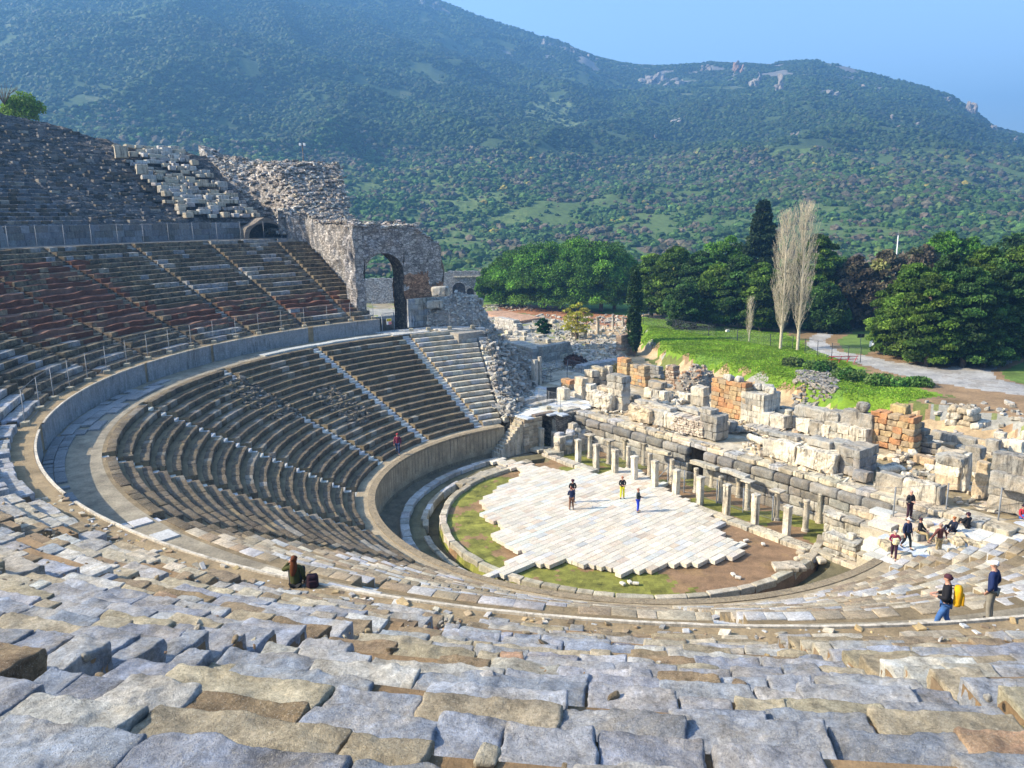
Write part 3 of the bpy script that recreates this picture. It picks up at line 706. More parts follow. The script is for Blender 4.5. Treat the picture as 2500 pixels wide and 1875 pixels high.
r3 = [(415, 800, 1.5, 0), (555, 860, 1.6, 1), (700, 905, 1.7, 1), (860, 940, 1.7, 1), (1035, 1000, 1.5, 0), (1225, 1075, 1.7, 0), (1430, 1150, 2.0, 0), (1625, 1180, 1.75, 1), (1830, 1255, 1.9, 1), (2050, 1350, 1.9, 0)]
for i, (x, y, hg, cp) in enumerate(r3):
    p = a7(x, y, -.2); u, n = un(p)
    column(u, n, hg+.2, .18, np.array((.52, .48, .38))*RNG.uniform(.8, 1.1), f"greyer column of the rear row against the stage wall, {ordn[i]} from the small stair end", [0, .75][cp])
def beam(name, u0, n0, u1, n1, z, wd, hh, tint, label, mat='marble', cat="stone beam"):
    c = TH((u0+u1)/2, (n0+n1)/2, z); L = math.hypot(u1-u0, n1-n0); a = YAW_U+math.atan2(n1-n0, u1-u0)
    o = rough_block(name, (L, wd, hh), tint, M[mat], seg=(12, 4, 3), amp=.05, r=.05); o.location = c; o.rotation_euler = (0, 0, a); tag(o, label, cat); return o
def u7(x, y, z): return un(a7(x, y, z))
q0, q1 = u7(730, 800, 1.6), u7(900, 845, 1.6); beam("stone_beam", *q0, *q1, 1.74, .5, .26, (.5, .45, .33), "cracked marble lintel laid across the fourth and fifth round columns")
q0, q1 = u7(1075, 905, 1.55), u7(1270, 965, 1.55); beam("stone_beam", *q0, *q1, 1.7, .55, .34, (.42, .4, .33), "thick grey lintel below the dark stage door")
q0, q1 = u7(1310, 965, 1.65), u7(1500, 1030, 1.65); beam("stone_beam", *q0, *q1, 1.82, .6, .3, (.48, .47, .42), "long grey lintel right of the dark stage door")
# arched dark slab leaning on the stage wall near the right end
m = MB(); A = np.linspace(0, math.pi, 12); prof = [(-.3, 0), (.3, 0), (.3, 1.15)]+[(.3*math.cos(t), 1.15+.28*math.sin(t)) for t in A]+[(-.3, 1.15)]
b = TH(*u7(1960, 1300, -.2)); V = []
for dn in (0, .3):
    for x_, z_ in prof: q = np.array((b.x, b.y))+UV*x_+NV*dn; V.append((q[0], q[1], -.2+z_))
K = len(prof); Fq = [[i, (i+1) % K, K+(i+1) % K, K+i] for i in range(K)]
m.add(V, Fq, (.4, .41, .38)); m.add(V[:K], [list(range(K))[::-1]], (.4, .41, .38)); m.add(V[K:], [list(range(K))], (.4, .41, .38))
o = m.build("arched_slab", M['marble']); tag(o, "round-topped stone slab standing upright behind the last columns", "slab")

# ---------------------------------------------------------------- stage terrace and its wall
TZ = 2.8
SW = empty("stage_wall", TH(0, 8.7, 0), "long wall of bulging grey blocks carrying the stage terrace, with one dark doorway", "wall")
door_u = (u7(1160, 940, .2)[0]+.1, u7(1300, 960, .2)[0]-.35)
door_u = (door_u[0]-.1, door_u[0]+1.4)
mb = MB(); core = MB()
zc = [(-.3, .45), (.45, 1.15), (1.15, 1.75), (1.75, 2.45)]
for ci, (z0, z1) in enumerate(zc):
    u = -15.3; P, S, C = [], [], []
    while u < 21.:
        l = RNG.uniform(.8, 2.1) if ci < 3 else RNG.uniform(1.1, 2.4); uu = u+l
        if z1 < 2.5 and u < door_u[1] and uu > door_u[0]:
            if u < door_u[0]-.3: l = door_u[0]-u; uu = door_u[0]
            else: u = door_u[1]; continue
        d = .75 if ci == 3 else .6
        P.append(tuple(TH(u+l/2, 8.75+d/2-(.14 if ci == 3 else 0)+RNG.normal(0, .015), z0))); S.append((l*.985, d, z1-z0-.015)); C.append(pal([(.2, .2, .195), (.27, .265, .25), (.15, .15, .145)] if ci == 3 else [(.27, .265, .24), (.38, .36, .31), (.2, .19, .17)], [3, 2, 1.5], 1)[0]); u = uu
    blocks(mb, P, np.array(S), YAW_U, np.array(C), seg=(8, 5, 5), r=.16 if ci == 3 else .08, amp=.04, freq=1.8, smooth=True)
mb.build("block_courses", M['seat'], SW)
mb = MB(); u = -15.3; P, S, C = [], [], []
while u < 20.5:
    l = RNG.uniform(.8, 2.); P.append(tuple(TH(u+l/2, 8.95+.55, 2.45))); S.append((l*.98, 1.1+RNG.uniform(-.1, .15), .33)); C.append(pal([CREAM, (.5, .45, .34), LGREY], [3, 2, 1], 1)[0]); u += l
blocks(mb, P, np.array(S), YAW_U, np.array(C), seg=(6, 6, 3), r=.06, amp=.05); mb.build("coping", M['marble'], SW)
def plainbox(mb, u0, u1, n0, n1, z0, z1, tint=(.1, .1, .1), mat=0):
    V = [tuple(TH(u, n, z)) for z in (z0, z1) for u, n in ((u0, n0), (u1, n0), (u1, n1), (u0, n1))]
    mb.add(V, [[3, 2, 1, 0], [4, 5, 6, 7], [0, 1, 5, 4], [1, 2, 6, 5], [2, 3, 7, 6], [3, 0, 4, 7]], tint, mat)
mb = MB()   # solid core left and right of the doorway passage, and over it
plainbox(mb, -15.2, door_u[0], 9.5, 12.2, -.4, 2.5, (.12, .1, .08)); plainbox(mb, door_u[1], 20.9, 9.5, 12.2, -.4, 2.5, (.12, .1, .08))
plainbox(mb, door_u[0], door_u[1], 9.5, 12.2, 2.35, 2.5, (.12, .1, .08)); plainbox(mb, door_u[0]-.5, door_u[1]+.5, 12.2, 12.6, -.4, 2.5, (.1, .05, .03))
mb.build("wall_core", M['rubble'], SW)
# terrace floor
def terrace():
    U, N = np.meshgrid(np.linspace(-31, 24, 160), np.linspace(9.6, 21.5, 50), indexing='ij')
    X = C0[0]+U*UV[0]+N*NV[0]; Y = C0[1]+U*UV[1]+N*NV[1]; Z = 2.62+n2(X, Y, .8, 81)*.07
    g = n2(X, Y, 1.6, 82); col = np.where((g > .25)[..., None], np.array((.4, .33, .22)), np.array((.5, .44, .33)))
    col = np.where(((U > 9) & (N > 11))[..., None], np.array((.29, .23, .13))*(1+.2*g[..., None]), col)
    m = MB(); heightmesh(m, X, Y, Z, np.clip(col, 0, 1), 0, False)
    for sl_ in (np.s_[:, -1:], ):
        x, y, z = X[sl_], Y[sl_], Z[sl_]; heightmesh(m, np.hstack([x, x]), np.hstack([y, y]), np.hstack([z, z*0-.6]), np.array((.32, .26, .18)), 0, False)
    x, y, z = X[:1].T, Y[:1].T, Z[:1].T; heightmesh(m, np.hstack([x, x]), np.hstack([y, y]), np.hstack([z, z*0-.6]), np.array((.4, .35, .28)), 0, False)
    x, y, z = X[-1:].T, Y[-1:].T, Z[-1:].T; heightmesh(m, np.hstack([x, x]), np.hstack([y, y]), np.hstack([z, z*0-.6]), np.array((.4, .35, .28)), 0, False)
    o = m.build("stage_terrace", M['earth']); tag(o, kind="structure")
terrace()
def paved(name, polyuv, z, tints, wts, rows=.8, L=(.7, 1.6), keep=.97, yaw=0., th=.14, rr=.03, amp=.02, mat='pave', tilt=.01):
    m = MB(); us = [p[0] for p in polyuv]; ns = [p[1] for p in polyuv]; cu, cn = np.mean(us), np.mean(ns); P, S, C = [], [], []
    c, s_ = math.cos(yaw), math.sin(yaw); D = 30
    for r in range(-int(D/rows), int(D/rows)):
        x = -D+RNG.uniform(0, 1)
        while x < D:
            l = RNG.uniform(*L); u = cu+(x+l/2)*c-r*rows*s_; n = cn+(x+l/2)*s_+r*rows*c; x += l
            if inpoly(np.array([u]), np.array([n]), polyuv)[0] and RNG.random() < keep:
                zz = z(u, n) if callable(z) else z
                P.append(tuple(TH(u, n, zz-th+RNG.normal(0, .01)))); S.append((l*.97, rows*.96, th)); C.append(pal(tints, wts, 1, .1)[0])
    blocks(m, P, np.array(S), YAW_U+yaw, np.array(C), seg=(4, 3, 2), r=rr, amp=amp, freq=1.6, tilt=tilt); o = m.build(name, M[mat]); tag(o, kind="structure"); return o
PV = [(.6, .6, .57), (.56, .52, .43), (.46, .5, .56), (.64, .62, .55)]
paved("platform_paving", [(-15.3, 9.0), (-15.3, 6.8), (-16.0, 6.8), (-16.0, 3.5), (-17.2, 3.5), (-30.5, 8.5), (-30.5, 14), (-15.3, 12)], 2.84, PV, [3, 2, 2, 2])
# ground mass below the left platform, with a dark vaulted doorway facing the orchestra
LP = empty("side_entrance", TH(-16, 6, 0), "side passage below the left platform: dark doorway, rubble wall and flat roof slabs", "entrance")
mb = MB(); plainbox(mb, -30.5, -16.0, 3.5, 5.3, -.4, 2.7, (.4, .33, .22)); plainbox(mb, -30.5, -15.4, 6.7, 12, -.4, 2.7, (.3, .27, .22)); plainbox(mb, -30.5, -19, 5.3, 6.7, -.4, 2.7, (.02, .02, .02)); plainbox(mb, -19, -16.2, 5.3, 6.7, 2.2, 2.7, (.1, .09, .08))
mb.build("wall_mass", M['masonry'], LP)
mb = MB(); P, S, C = [], [], []
for zz in np.arange(-.3, 2.5, .34):
    u = 2.5
    for n_ in np.arange(3.45, 5.0, .5):
        if n_+.3 < 3.1-zz*.0: pass
        P.append(tuple(TH(-15.95+RNG.normal(0, .02), n_+.25, zz))); S.append((.35, .54, .33)); C.append(pal([(.36, .3, .2), (.44, .38, .27), CREAM], [3, 2, 1], 1)[0])
blocks(mb, P, np.array(S), YAW_U, np.array(C), r=.04, amp=.03); mb.build("rubble_facing", M['rubble'], LP)
for (n_, z0, hg, wd) in ((5.2, -.3, 2.1, .42), (6.85, -.3, 2.6, .4)):
    m = MB(); blocks(m, [TH(-15.65, n_, z0)], [(.45, wd, hg)], YAW_U, (.5, .47, .38), seg=(4, 4, 8), r=.05, amp=.03); m.build("door_jamb", M['marble'], LP)
m = MB(); blocks(m, [TH(-16.3, 6.0, 2.7)], [(.6, 2.3, .2)], YAW_U, (.2, .15, .12), seg=(4, 8, 3), r=.04, amp=.03); m.build("lintel", M['marble'], LP)
# short walls / piers between the side doorway and the first pillars
for i, (x, y, wd, dp, hg, lb) in enumerate([(225, 575, .7, .6, 2.4, "tall squared pier right beside the dark side doorway"), (15, 770, .55, .5, 1.5, "stumpy marble pier in front of the side doorway"), (105, 815, .75, .7, 1.35, "low pier crowned by a rounded grey stone left of the first square pillar")]):
    p = a7(x, y, -.2) if i else TH(-13.9, 7.4, -.2); small_slab("stone_pier", p, (wd, dp, hg), YAW_U, (.5, .47, .4), lb, "pier", 'marble', (5, 5, 9), .04, .05)
for i in range(7):
    u, n = -13.3+RNG.uniform(-.5, .5), 5.2+i*.45; small_slab("rough_boulder", TH(u, n, -.2+(1.5 if i % 2 else .9)), (RNG.uniform(.6, .9), RNG.uniform(.5, .8), RNG.uniform(.4, .6)), RNG.uniform(0, 3), pal([LGREY, (.4, .38, .32)], [1, 1], 1)[0], "grey boulder piled on the ruined cross wall left of the pillars", "stone", 'seat', (5, 5, 5), .07, .12, "boulders on the ruined cross wall")
mb = MB(); P = [tuple(TH(-13.3+RNG.normal(0, .04), n_, z_)) for z_ in (-.3, .3, .9) for n_ in np.arange(5.3, 8.6, .75)]
blocks(mb, P, (.8, .74, .6), YAW_U, pal([(.4, .37, .3), CREAM, LGREY], [3, 2, 2], len(P)), r=.06, amp=.05); o = mb.build("cross_wall", M['marble']); tag(o, "ruined cross wall of squared blocks between side doorway and colonnade", "wall")
# little open-air stair up to the platform
mb = MB(); P, S, C = [], [], []
for k in range(11):
    P.append(tuple(TH(-14.9-k*.0, 0, 0)));
P, S, C = [], [], []
n_ = 11
for k in range(n_):
    P.append(tuple(TH(-16.5, .75+(k+.5)*.255, -.35))); S.append((1.1, .27, .35+(k+1)*2.62/n_)); C.append(pal([CREAM, (.55, .5, .4)], [1, 1], 1)[0])
P.append(tuple(TH(-16.5, 3.9, -.35))); S.append((1.1, .6, 2.98)); C.append(np.array(CREAM))
blocks(mb, P, np.array(S), YAW_U, np.array(C), seg=(5, 3, 3), r=.03, amp=.02); o = mb.build("stone_stair", M['marble']); tag(o, "small open stair of pale steps rising from the orchestra beside the podium wall", "stair")
for i, (px, py, sz, yw, lb) in enumerate([(1300, 1098, (2.6, .8, .3), -.9, "long pale slab lying beside the drain in front of the small stair"), (1352, 1112, (1.5, 1.2, .45), .3, "worn squarish boulder between the drain and the first square pillar"), (1366, 1100, (1.2, .6, .4), .9, "thin slab lying next to the low pier"), (1335, 1100, (1.0, .6, .3), -.5, "broken slab propped near the side doorway"), (1412, 1140, (1.1, .45, .12), -.8, "small white slab lying in front of the second pillar")]):
    small_slab("stone_slab", at(px, py, -.15), sz, yw, (.5, .46, .36), lb, "slab", 'marble')
# left platform upper steps + tier-end steps
for i, (u, n, z, L, lb) in enumerate([(-20.5, 8.2, 2.84, 3.6, "upper of two long stone steps across the left platform"), (-19.2, 8.0, 2.84, 3.6, "lower of two long stone steps across the left platform")]):
    small_slab("long_step", TH(u, n, z), (.8, L, .22+.2*(1-i)), YAW_U+.15, (.5, .49, .45), lb, "step", 'seat', (4, 14, 3), .05, .06)
mb = MB()
for k in range(18):
    R = 18.7+k*.73; a = end_lo(R)-math.degrees(.75/R)
    p = pol(R+.1, a, 2.1); blocks(mb, [p], [(1.0, .85, .1+(k+1)*.372)], math.radians(a+90), pal([LGREY, CREAM, WHITE], [3, 2, 1], 1)[0], seg=(5, 5, 3), r=.05, amp=.05)
o = mb.build("end_stair", M['seat']); tag(o, "narrow broken stair climbing the far end of the lowest bank", "stair")

# ---------------------------------------------------------------- stage ruins: walls and blocks
def wallblock(name, u, n, z, Lu, Dn, H, tint, label, courses=1, mat='marble', cat="wall", amp=.085, r=.06, blk=None, top=0., yaw=0.):
    """front-left-bottom corner at (u,n); built of coursed squared blocks"""
    m = MB(); P, S, C = [], [], []
    tl = tint if isinstance(tint, list) else [tint]
    hh = H/courses
    for c in range(courses):
        x = 0.
        Lc = Lu-(top*c/courses)*RNG.uniform(.6, 1.3)
        while x < Lc-.05:
            l = min(Lc-x, RNG.uniform(*(blk or (Lu, Lu)))); l = Lc-x if Lc-x-l < .25 else l
            P.append((x+l/2-Lu/2, 0, c*hh)); S.append((l*.985, Dn*RNG.uniform(.94, 1.), hh*.985)); C.append((np.array(tl[int(RNG.integers(len(tl)))]) if (mat != 'marble' or RNG.random() > .22) else np.array((.38, .37, .33)))*RNG.uniform(.78, 1.12)); x += l
    sx = max(S, key=lambda q: q[0])[0]; seg = tuple(int(max(3, min(12, d/.16))) for d in (sx if sx < 3 else 3, Dn, hh))
    blocks(m, P, np.array(S), 0., np.array(C), seg=seg, r=r, amp=amp, freq=1.7)
    o = m.build(name, M[mat]); o.location = TH(u+Lu/2, n+Dn/2, z); o.rotation_euler = (0, 0, YAW_U+yaw); tag(o, label, cat); return o
def w7(x, y, Lu, Dn, H, tint, label, z=TZ-.05, **k):
    u, n = un(a7(x, y, z)); return wallblock(k.pop('name', 'ruined_wall'), u, n, z, Lu, Dn, H, tint, label, **k)
def w8(x, y, Lu, Dn, H, tint, label, z=TZ-.05, **k):
    u, n = un(a8(x, y, z)); return wallblock(k.pop('name', 'ruined_wall'), u, n, z, Lu, Dn, H, tint, label, **k)
Mw, Mg, Mc = (.70, .645, .53), (.31, .30, .27), (.62, .51, .36)
OR = [(.52, .3, .13), (.56, .4, .2), (.46, .34, .2), (.54, .25, .1)]
w7(30, 400, 1.05, .8, 1.25, Mw, "square white marble base standing alone at the left end of the terrace", name="marble_pedestal", cat="pedestal")
w7(160, 385, 1.2, .9, 2.1, [Mw, Mc], "tall stepped white pier behind the lone marble base", courses=3, cat="pier")
w7(238, 395, .95, .8, 1.6, [Mg, Mw], "shorter grey pier touching the tall stepped pier", courses=2, cat="pier")
w7(60, 300, 1.4, .8, .9, OR, "low orange stone wall behind the tall stepped pier", courses=2, mat='rubble', blk=(.4, .8))
w7(240, 270, 1.3, 1., 1.5, [Mw, Mg], "white block with a flat cap behind the grey pier", courses=2, cat="block", name="marble_block")
w7(285, 260, 1.9, .9, 1.7, [(.4, .36, .28), (.46, .4, .28)], "brown block wall behind the tall white wall", courses=4, mat='rubble', blk=(.5, .9))
w7(395, 270, .8, .6, 1.9, [Mw], "slim upright white slab beside the brown block wall", cat="slab", name="upright_slab")
w7(275, 450, 2.6, 1.5, 1.45, [Mc, Mw], "weathered battered base of the tall white wall, crumbling at its left", amp=.16, r=.3, cat="wall base")
w7(412, 460, 2.0, 1.1, 3.2, [Mw, (.55, .52, .45)], "tallest white marble wall on the terrace, rising from its battered base", courses=5, blk=(.8, 1.3))
w7(330, 330, 1.6, 1., .5, [Mc], "rounded broken capstone on the battered base", z=TZ+1.35, amp=.1, r=.2, cat="stone", name="capstone")
w7(565, 430, 1.1, .9, 1., [Mg], "dark grey stump right of the tallest white wall", amp=.1, r=.2, cat="block", name="stone_stump")
# podium one
w7(570, 555, 2.6, 1.9, 1.45, [Mc, Mw], "broken cream left end of the near podium with a rounded corner", amp=.14, r=.28, courses=1)
w7(760, 590, 2.4, 2.2, 1.35, [Mw], "smooth white marble panel facing the near podium", courses=1, blk=(1.2, 1.3))
w7(905, 630, 3.3, 2.2, 1.3, [(.6, .52, .42), (.66, .58, .46), (.5, .42, .34)], "rubble core exposed in the near podium, right of the white panel", courses=7, mat='rubble', blk=(.15, .45), amp=.06, r=.06)
w7(1122, 685, 1.7, 1.6, 1.95, [Mg, Mw, (.3, .3, .28)], "dark-stained right corner of the near podium with heavy cornice blocks", courses=3, blk=(.8, 1.7), amp=.06)
w7(600, 600, 9.2, .45, .18, [Mw, Mc], "long plinth step running along the foot of the near podium", blk=(.8, 1.8), cat="step", name="plinth_step")
for i, (x, y, s, lb) in enumerate([(800, 450, (2.2, .7, .3), "dark slab lying across the top of the near podium, leftmost"), (880, 470, (1.8, .8, .28), "second slab on the near podium top"), (1010, 480, (1.6, .7, .35), "grey slab on the podium top above the rubble core"), (1100, 500, (1.5, .9, .4), "slab with a broken edge before the dark podium corner"), (700, 425, (1.5, .8, .3), "cream slab topping the broken left end of the near podium"), (1200, 500, (1.3, .9, .4), "thick dark cornice block capping the podium corner")]):
    small_slab("podium_slab", a7(x, y, TZ+1.3+(.55 if i == 5 else 0)), s, YAW_U+RNG.normal(0, .08), (.42, .41, .37), lb, "slab", 'marble', (8, 5, 3), .06, .06)
w7(1320, 640, .75, .8, .85, [Mg], "small upright block right of the near podium", cat="block", name="marble_block")
w7(690, 375, 2.9, 1., .95, [Mw], "row of white pilaster blocks behind the near podium", blk=(.8, 1.3))
w7(730, 300, 1.7, .9, .65, [Mg], "grey block resting on the row of pilaster blocks", z=TZ+.95, cat="block", name="marble_block")
w7(825, 300, 1.1, .7, .4, [Mw], "half-round stone resting beside the grey block", z=TZ+.95, cat="stone", name="rounded_stone", r=.2, amp=.05)
w7(935, 395, 1.7, .8, .75, [Mw, Mc], "low white block in line with the pilaster blocks", cat="block", name="marble_block")
w7(1058, 430, 1.5, 1., 1.75, [Mw], "tall fluted white block left of the big orange wall", courses=2, cat="block", name="marble_block")
# rear walls
w7(490, 250, 1.6, .9, 2.5, OR, "left orange block wall stepping down behind the tallest white wall", courses=6, mat='rubble', blk=(.35, .8), top=.2, amp=.05)
w7(590, 275, 2.3, .9, 2.1, OR+[Mg], "orange and grey block wall behind the pilaster blocks", courses=6, mat='rubble', blk=(.35, .8), top=.4, amp=.05)
w7(690, 215, 2.6, .8, 1.3, [Mg, (.3, .29, .27)], "dark grey wall top receding behind the orange block wall", courses=3, mat='rubble', blk=(.4, .9), top=.5)
w7(862, 300, 1.3, 1., 2.3, [(.42, .33, .24), (.5, .42, .32), (.36, .24, .16)], "crooked rubble pier with a ragged top behind the half-round stone", courses=9, mat='rubble', blk=(.18, .5), top=.35, amp=.07)
w7(990, 330, 1.2, .9, 1.2, [Mg], "grey pier carrying the ruined brick vault", courses=3, mat='rubble', blk=(.3, .7))
w7(1212, 500, 3.8, 1.1, 3.2, OR, "big orange-red block wall in the middle of the terrace", courses=8, mat='rubble', blk=(.4, .95), top=.25, amp=.06)
w7(1440, 555, 2.3, 2.4, 2.55, [Mw, (.56, .54, .46)], "white ashlar pier with a dark side, right of the orange-red wall", courses=5, blk=(1., 2.3), amp=.02, r=.03)
bu, bn = un(a7(1212, 500, TZ)); cu_, cn_ = un(a7(1440, 555, TZ))
for i, (u, n, z, s) in enumerate([(bu+1.4, bn+.55, 3.1, .75), (bu+2.5, bn+.55, 3.1, .6), (cu_+.5, cn_+1.6, 2.5, .7), (cu_+1.3, cn_+1.9, 2.5, .8), (cu_+1.9, cn_+1.5, 2.5, .7), (cu_+3., cn_+2.1, -.1, 1.3), (cu_+4., cn_+2.3, -.1, 1.4), (cu_+5., cn_+2.1, -.1, 1.2), (cu_+6.2, cn_+2.4, -.1, 1.1), (cu_+7.2, cn_+2.2, -.1, 1.2)]):
    small_slab("loose_boulder", TH(u, n, TZ+z), (s*1.2, s, s*.7), RNG.uniform(0, 3), np.array((.5, .48, .42)), "rounded boulder lying on the tops of the rear stage walls", "stone", 'marble', (6, 6, 5), .1, .15, "boulders on the rear stage walls")
# ruined brick vault dome
def rubble_dome(name, c, rx, ry, hh, label, tints, n=500, sz=(.1, .35), cat="ruin", kindof=None, mat='rubble'):
    m = MB(); k = 26; A = np.linspace(0, 2*math.pi, 41); Rr = np.linspace(0, 1, 14); AA, R2 = np.meshgrid(A, Rr, indexing='ij')
    X = c[0]+rx*R2*np.cos(AA); Y = c[1]+ry*R2*np.sin(AA); Z = c[2]+hh*np.sqrt(np.clip(1-R2**1.7, 0, 1))*(1+.25*n2(X, Y, .8, 91))-.02
    heightmesh(m, X, Y, Z, np.array(tints[0])*.7, 0, False, flip=True)
    q = np.sqrt(RNG.random(n)); a = RNG.uniform(0, 2*math.pi, n); x = c[0]+rx*q*np.cos(a); y = c[1]+ry*q*np.sin(a); z = c[2]+hh*np.sqrt(np.clip(1-q**1.7, 0, 1))*(1+.25*n2(x, y, .8, 91))-.12
    blocks(m, np.stack([x, y, z], 1), RNG.uniform(*sz, (n, 3))*np.array([1.4, 1, .6]), RNG.uniform(0, 3, n), pal(tints, [1]*len(tints), n, .2), seg=(3, 3, 3), r=.03, amp=.04, freq=3, tilt=.25)
    o = m.build(name, M[mat]); tag(o, label, cat, kind=kindof); return o
c = a7(1100, 330, TZ); rubble_dome("brick_vault", (c.x, c.y, TZ), 2.2, 1.4, 2.4, "ruined brick vault with a hump of rubble left of the big orange wall", [(.36, .33, .28), (.4, .22, .12), (.5, .45, .36)], 300)
w7(1568, 585, 2.6, .9, 1.15, [Mw], "white marble block row before the dark-sided pier", cat="block row", blk=(1.2, 1.6), name="marble_block")
w7(1720, 575, 1.5, .9, 1.1, [Mc], "cream capital-shaped block next to the short column stub", cat="block", name="marble_block", amp=.08, r=.15)
u, n = un(a7(1812, 605, TZ)); column(u, n, 1.5, .3, (.6, .56, .46), "short marble column stub standing on the terrace", 0, "column_stub", None, TZ-.05)
w8(300, 545, 1.4, .9, 1.1, [Mw, Mg], "white block right of the column stub", cat="block", name="marble_block")
w8(440, 640, 3.0, 1., 1.15, [Mw], "white block wall carrying the long round-ended beam", blk=(1., 1.6))
w8(432, 520, 3.9, .95, .95, [Mw], "long white round-ended beam lying on the block wall", z=TZ+1.05, cat="stone beam", name="marble_beam", r=.15)
w8(695, 570, 1.9, .9, 1., [Mw, Mg], "shorter white beam right of the long round-ended beam", z=TZ+1.05, cat="stone beam", name="marble_beam", r=.12)
w8(662, 690, 3.5, 1.7, 1.35, [Mw, (.56, .54, .46)], "two-course white wall with a dark end below the beams", courses=2, blk=(.9, 1.8))
w8(800, 580, 2.5, .9, 1.15, [Mg, Mw], "grey squared block raised behind the two-course wall", z=TZ+1.2, cat="block", name="marble_block")
bq = un(a8(800, 580, TZ+1.2)); wallblock("loose_boulder", bq[0]+.9, bq[1]+.1, TZ+2.33, 1., .7, .75, [Mg], "boulder balanced on the raised grey block", r=.3, amp=.1, cat="stone")
w8(1012, 745, 3.4, 1.2, 2.7, OR, "orange-red wall corner at the right of the terrace", courses=6, mat='rubble', blk=(.5, 1.1), top=.3)
w8(1165, 520, 1.2, 1., .9, [(.5, .38, .16)], "ochre cube sitting on the orange-red wall corner", z=TZ+2.3, cat="block", name="sandstone_block")
w8(1245, 760, 3.2, .9, 2.0, [(.3, .27, .22), (.24, .22, .19)], "dark ruined wall sloping down right of the orange-red corner", courses=5, mat='rubble', blk=(.4, 1.), top=2.4)
# podium two
w7(1612, 825, 1.2, 1.8, 1.3, [(.5, .46, .38)], "dark upright slab end of the far podium", courses=1, amp=.08)
w7(1690, 850, 4.8, 2., 1.35, [Mw], "long white marble panel facing the far podium", courses=1, blk=(1.4, 1.8))
w8(570, 880, 2.9, 2., 1.35, [(.6, .5, .38), (.56, .44, .34), (.66, .6, .5)], "rubble core exposed in the far podium, right of its white panel", courses=7, mat='rubble', blk=(.15, .45), amp=.06, r=.06)
w8(760, 960, 1.6, 2.4, 1.9, [Mg, (.3, .3, .3)], "dark right corner of the far podium with heavy cornice blocks", courses=3, blk=(.7, 1.6), amp=.07)
w7(1450, 640, 2.6, 1.6, .5, [(.62, .54, .42), (.5, .45, .38)], "heap of broken masonry left of the far podium", courses=3, mat='rubble', blk=(.15, .5), amp=.08)
for i, (x, y, s, lb) in enumerate([(330, 670, (3.2, .8, .28), "long grey slab on top of the far podium, leftmost"), (480, 690, (2.4, .8, .28), "grey slab in the middle of the far podium top"), (660, 740, (1.8, 1.2, .5), "squarish dark block on the far podium top"), (800, 760, (1.6, 1.3, .5), "overhanging dark block at the right of the far podium top")]):
    small_slab("podium_slab", a8(x, y+10, TZ+1.3), s, YAW_U+RNG.normal(0, .05), (.36, .36, .33), lb, "slab", 'marble', (8, 5, 3), .06, .06)
w8(885, 1020, 1., .8, .75, [Mg, (.2, .2, .2)], "small block with a dark side on the terrace edge", cat="block", name="marble_block")
w8(1060, 1085, 4., .8, 1.15, [Mg, Mw], "streaked grey panel wall on the terrace edge near the fence", blk=(1.6, 2.4))
w8(1060, 1110, 4.4, .5, .3, [(.3, .27, .22)], "moulded base course under the streaked panel wall", z=TZ-.3, cat="plinth", name="plinth")
w8(1510, 1060, 1.5, .9, 2.5, [Mc, Mw], "cream pier with a broken capital at the right of the terrace", courses=3, cat="pier", amp=.08)
w8(1505, 880, 1.7, 1.2, .6, [Mw], "broken capital block on the cream pier", z=TZ+2.45, r=.2, amp=.12, cat="block", name="broken_capital")
w8(1645, 1085, .85, .7, 2.5, [(.66, .63, .54)], "fluted white door jamb right of the cream pier", cat="jamb", name="fluted_jamb")
w8(1740, 950, 1.0, .8, 1.8, [Mg], "dark grey block behind the fluted jamb", courses=2, cat="block", name="marble_block")
w8(1808, 1140, .75, .6, 2.3, [(.66, .52, .34)], "slender tan pillar standing alone at the right", cat="pillar", name="tan_pillar")
w8(1860, 1140, .7, .7, .85, [Mw], "small white cube beside the tan pillar", cat="block", name="marble_block")
w8(1918, 1230, 2.6, 1.3, 1.75, [Mw, Mg], "broad lower courses of the big stepped block pile at the right", courses=2, cat="wall base")
w8(1938, 1060, 2.2, 1.1, .9, [Mg], "third block of the big stepped block pile", z=TZ+1.7, cat="block", name="marble_block")
w8(1945, 930, 2.0, 1., 1.0, [Mg], "top block of the big stepped block pile", z=TZ+2.6, cat="block", name="marble_block", amp=.07)
for nm_, (ua, ub, na, nb), cnt_, lb_ in (("stone_debris", (-14, 20, 9.6, 21), 1100, "small broken stones littering the stage terrace"),):
    u = RNG.uniform(ua, ub, cnt_); nn_ = RNG.uniform(na, nb, cnt_); kx = n2(u, nn_, 2.5, 311) > -.1; u, nn_ = u[kx], nn_[kx]; pp = np.array([tuple(TH(a_, b_, TZ-.1)) for a_, b_ in zip(u, nn_)])
    m = MB(); blocks(m, pp, RNG.uniform(.08, .42, (len(pp), 3))*np.array([1.5, 1, .6]), RNG.uniform(0, 3, len(pp)), pal([Mw, Mc, Mg, (.5, .36, .22)], [3, 3, 2, 1], len(pp)), seg=(3, 3, 3), r=.03, amp=.05, freq=3, tilt=.2); tag(m.build(nm_, M['marble']), lb_, "rubble", kind="stuff")
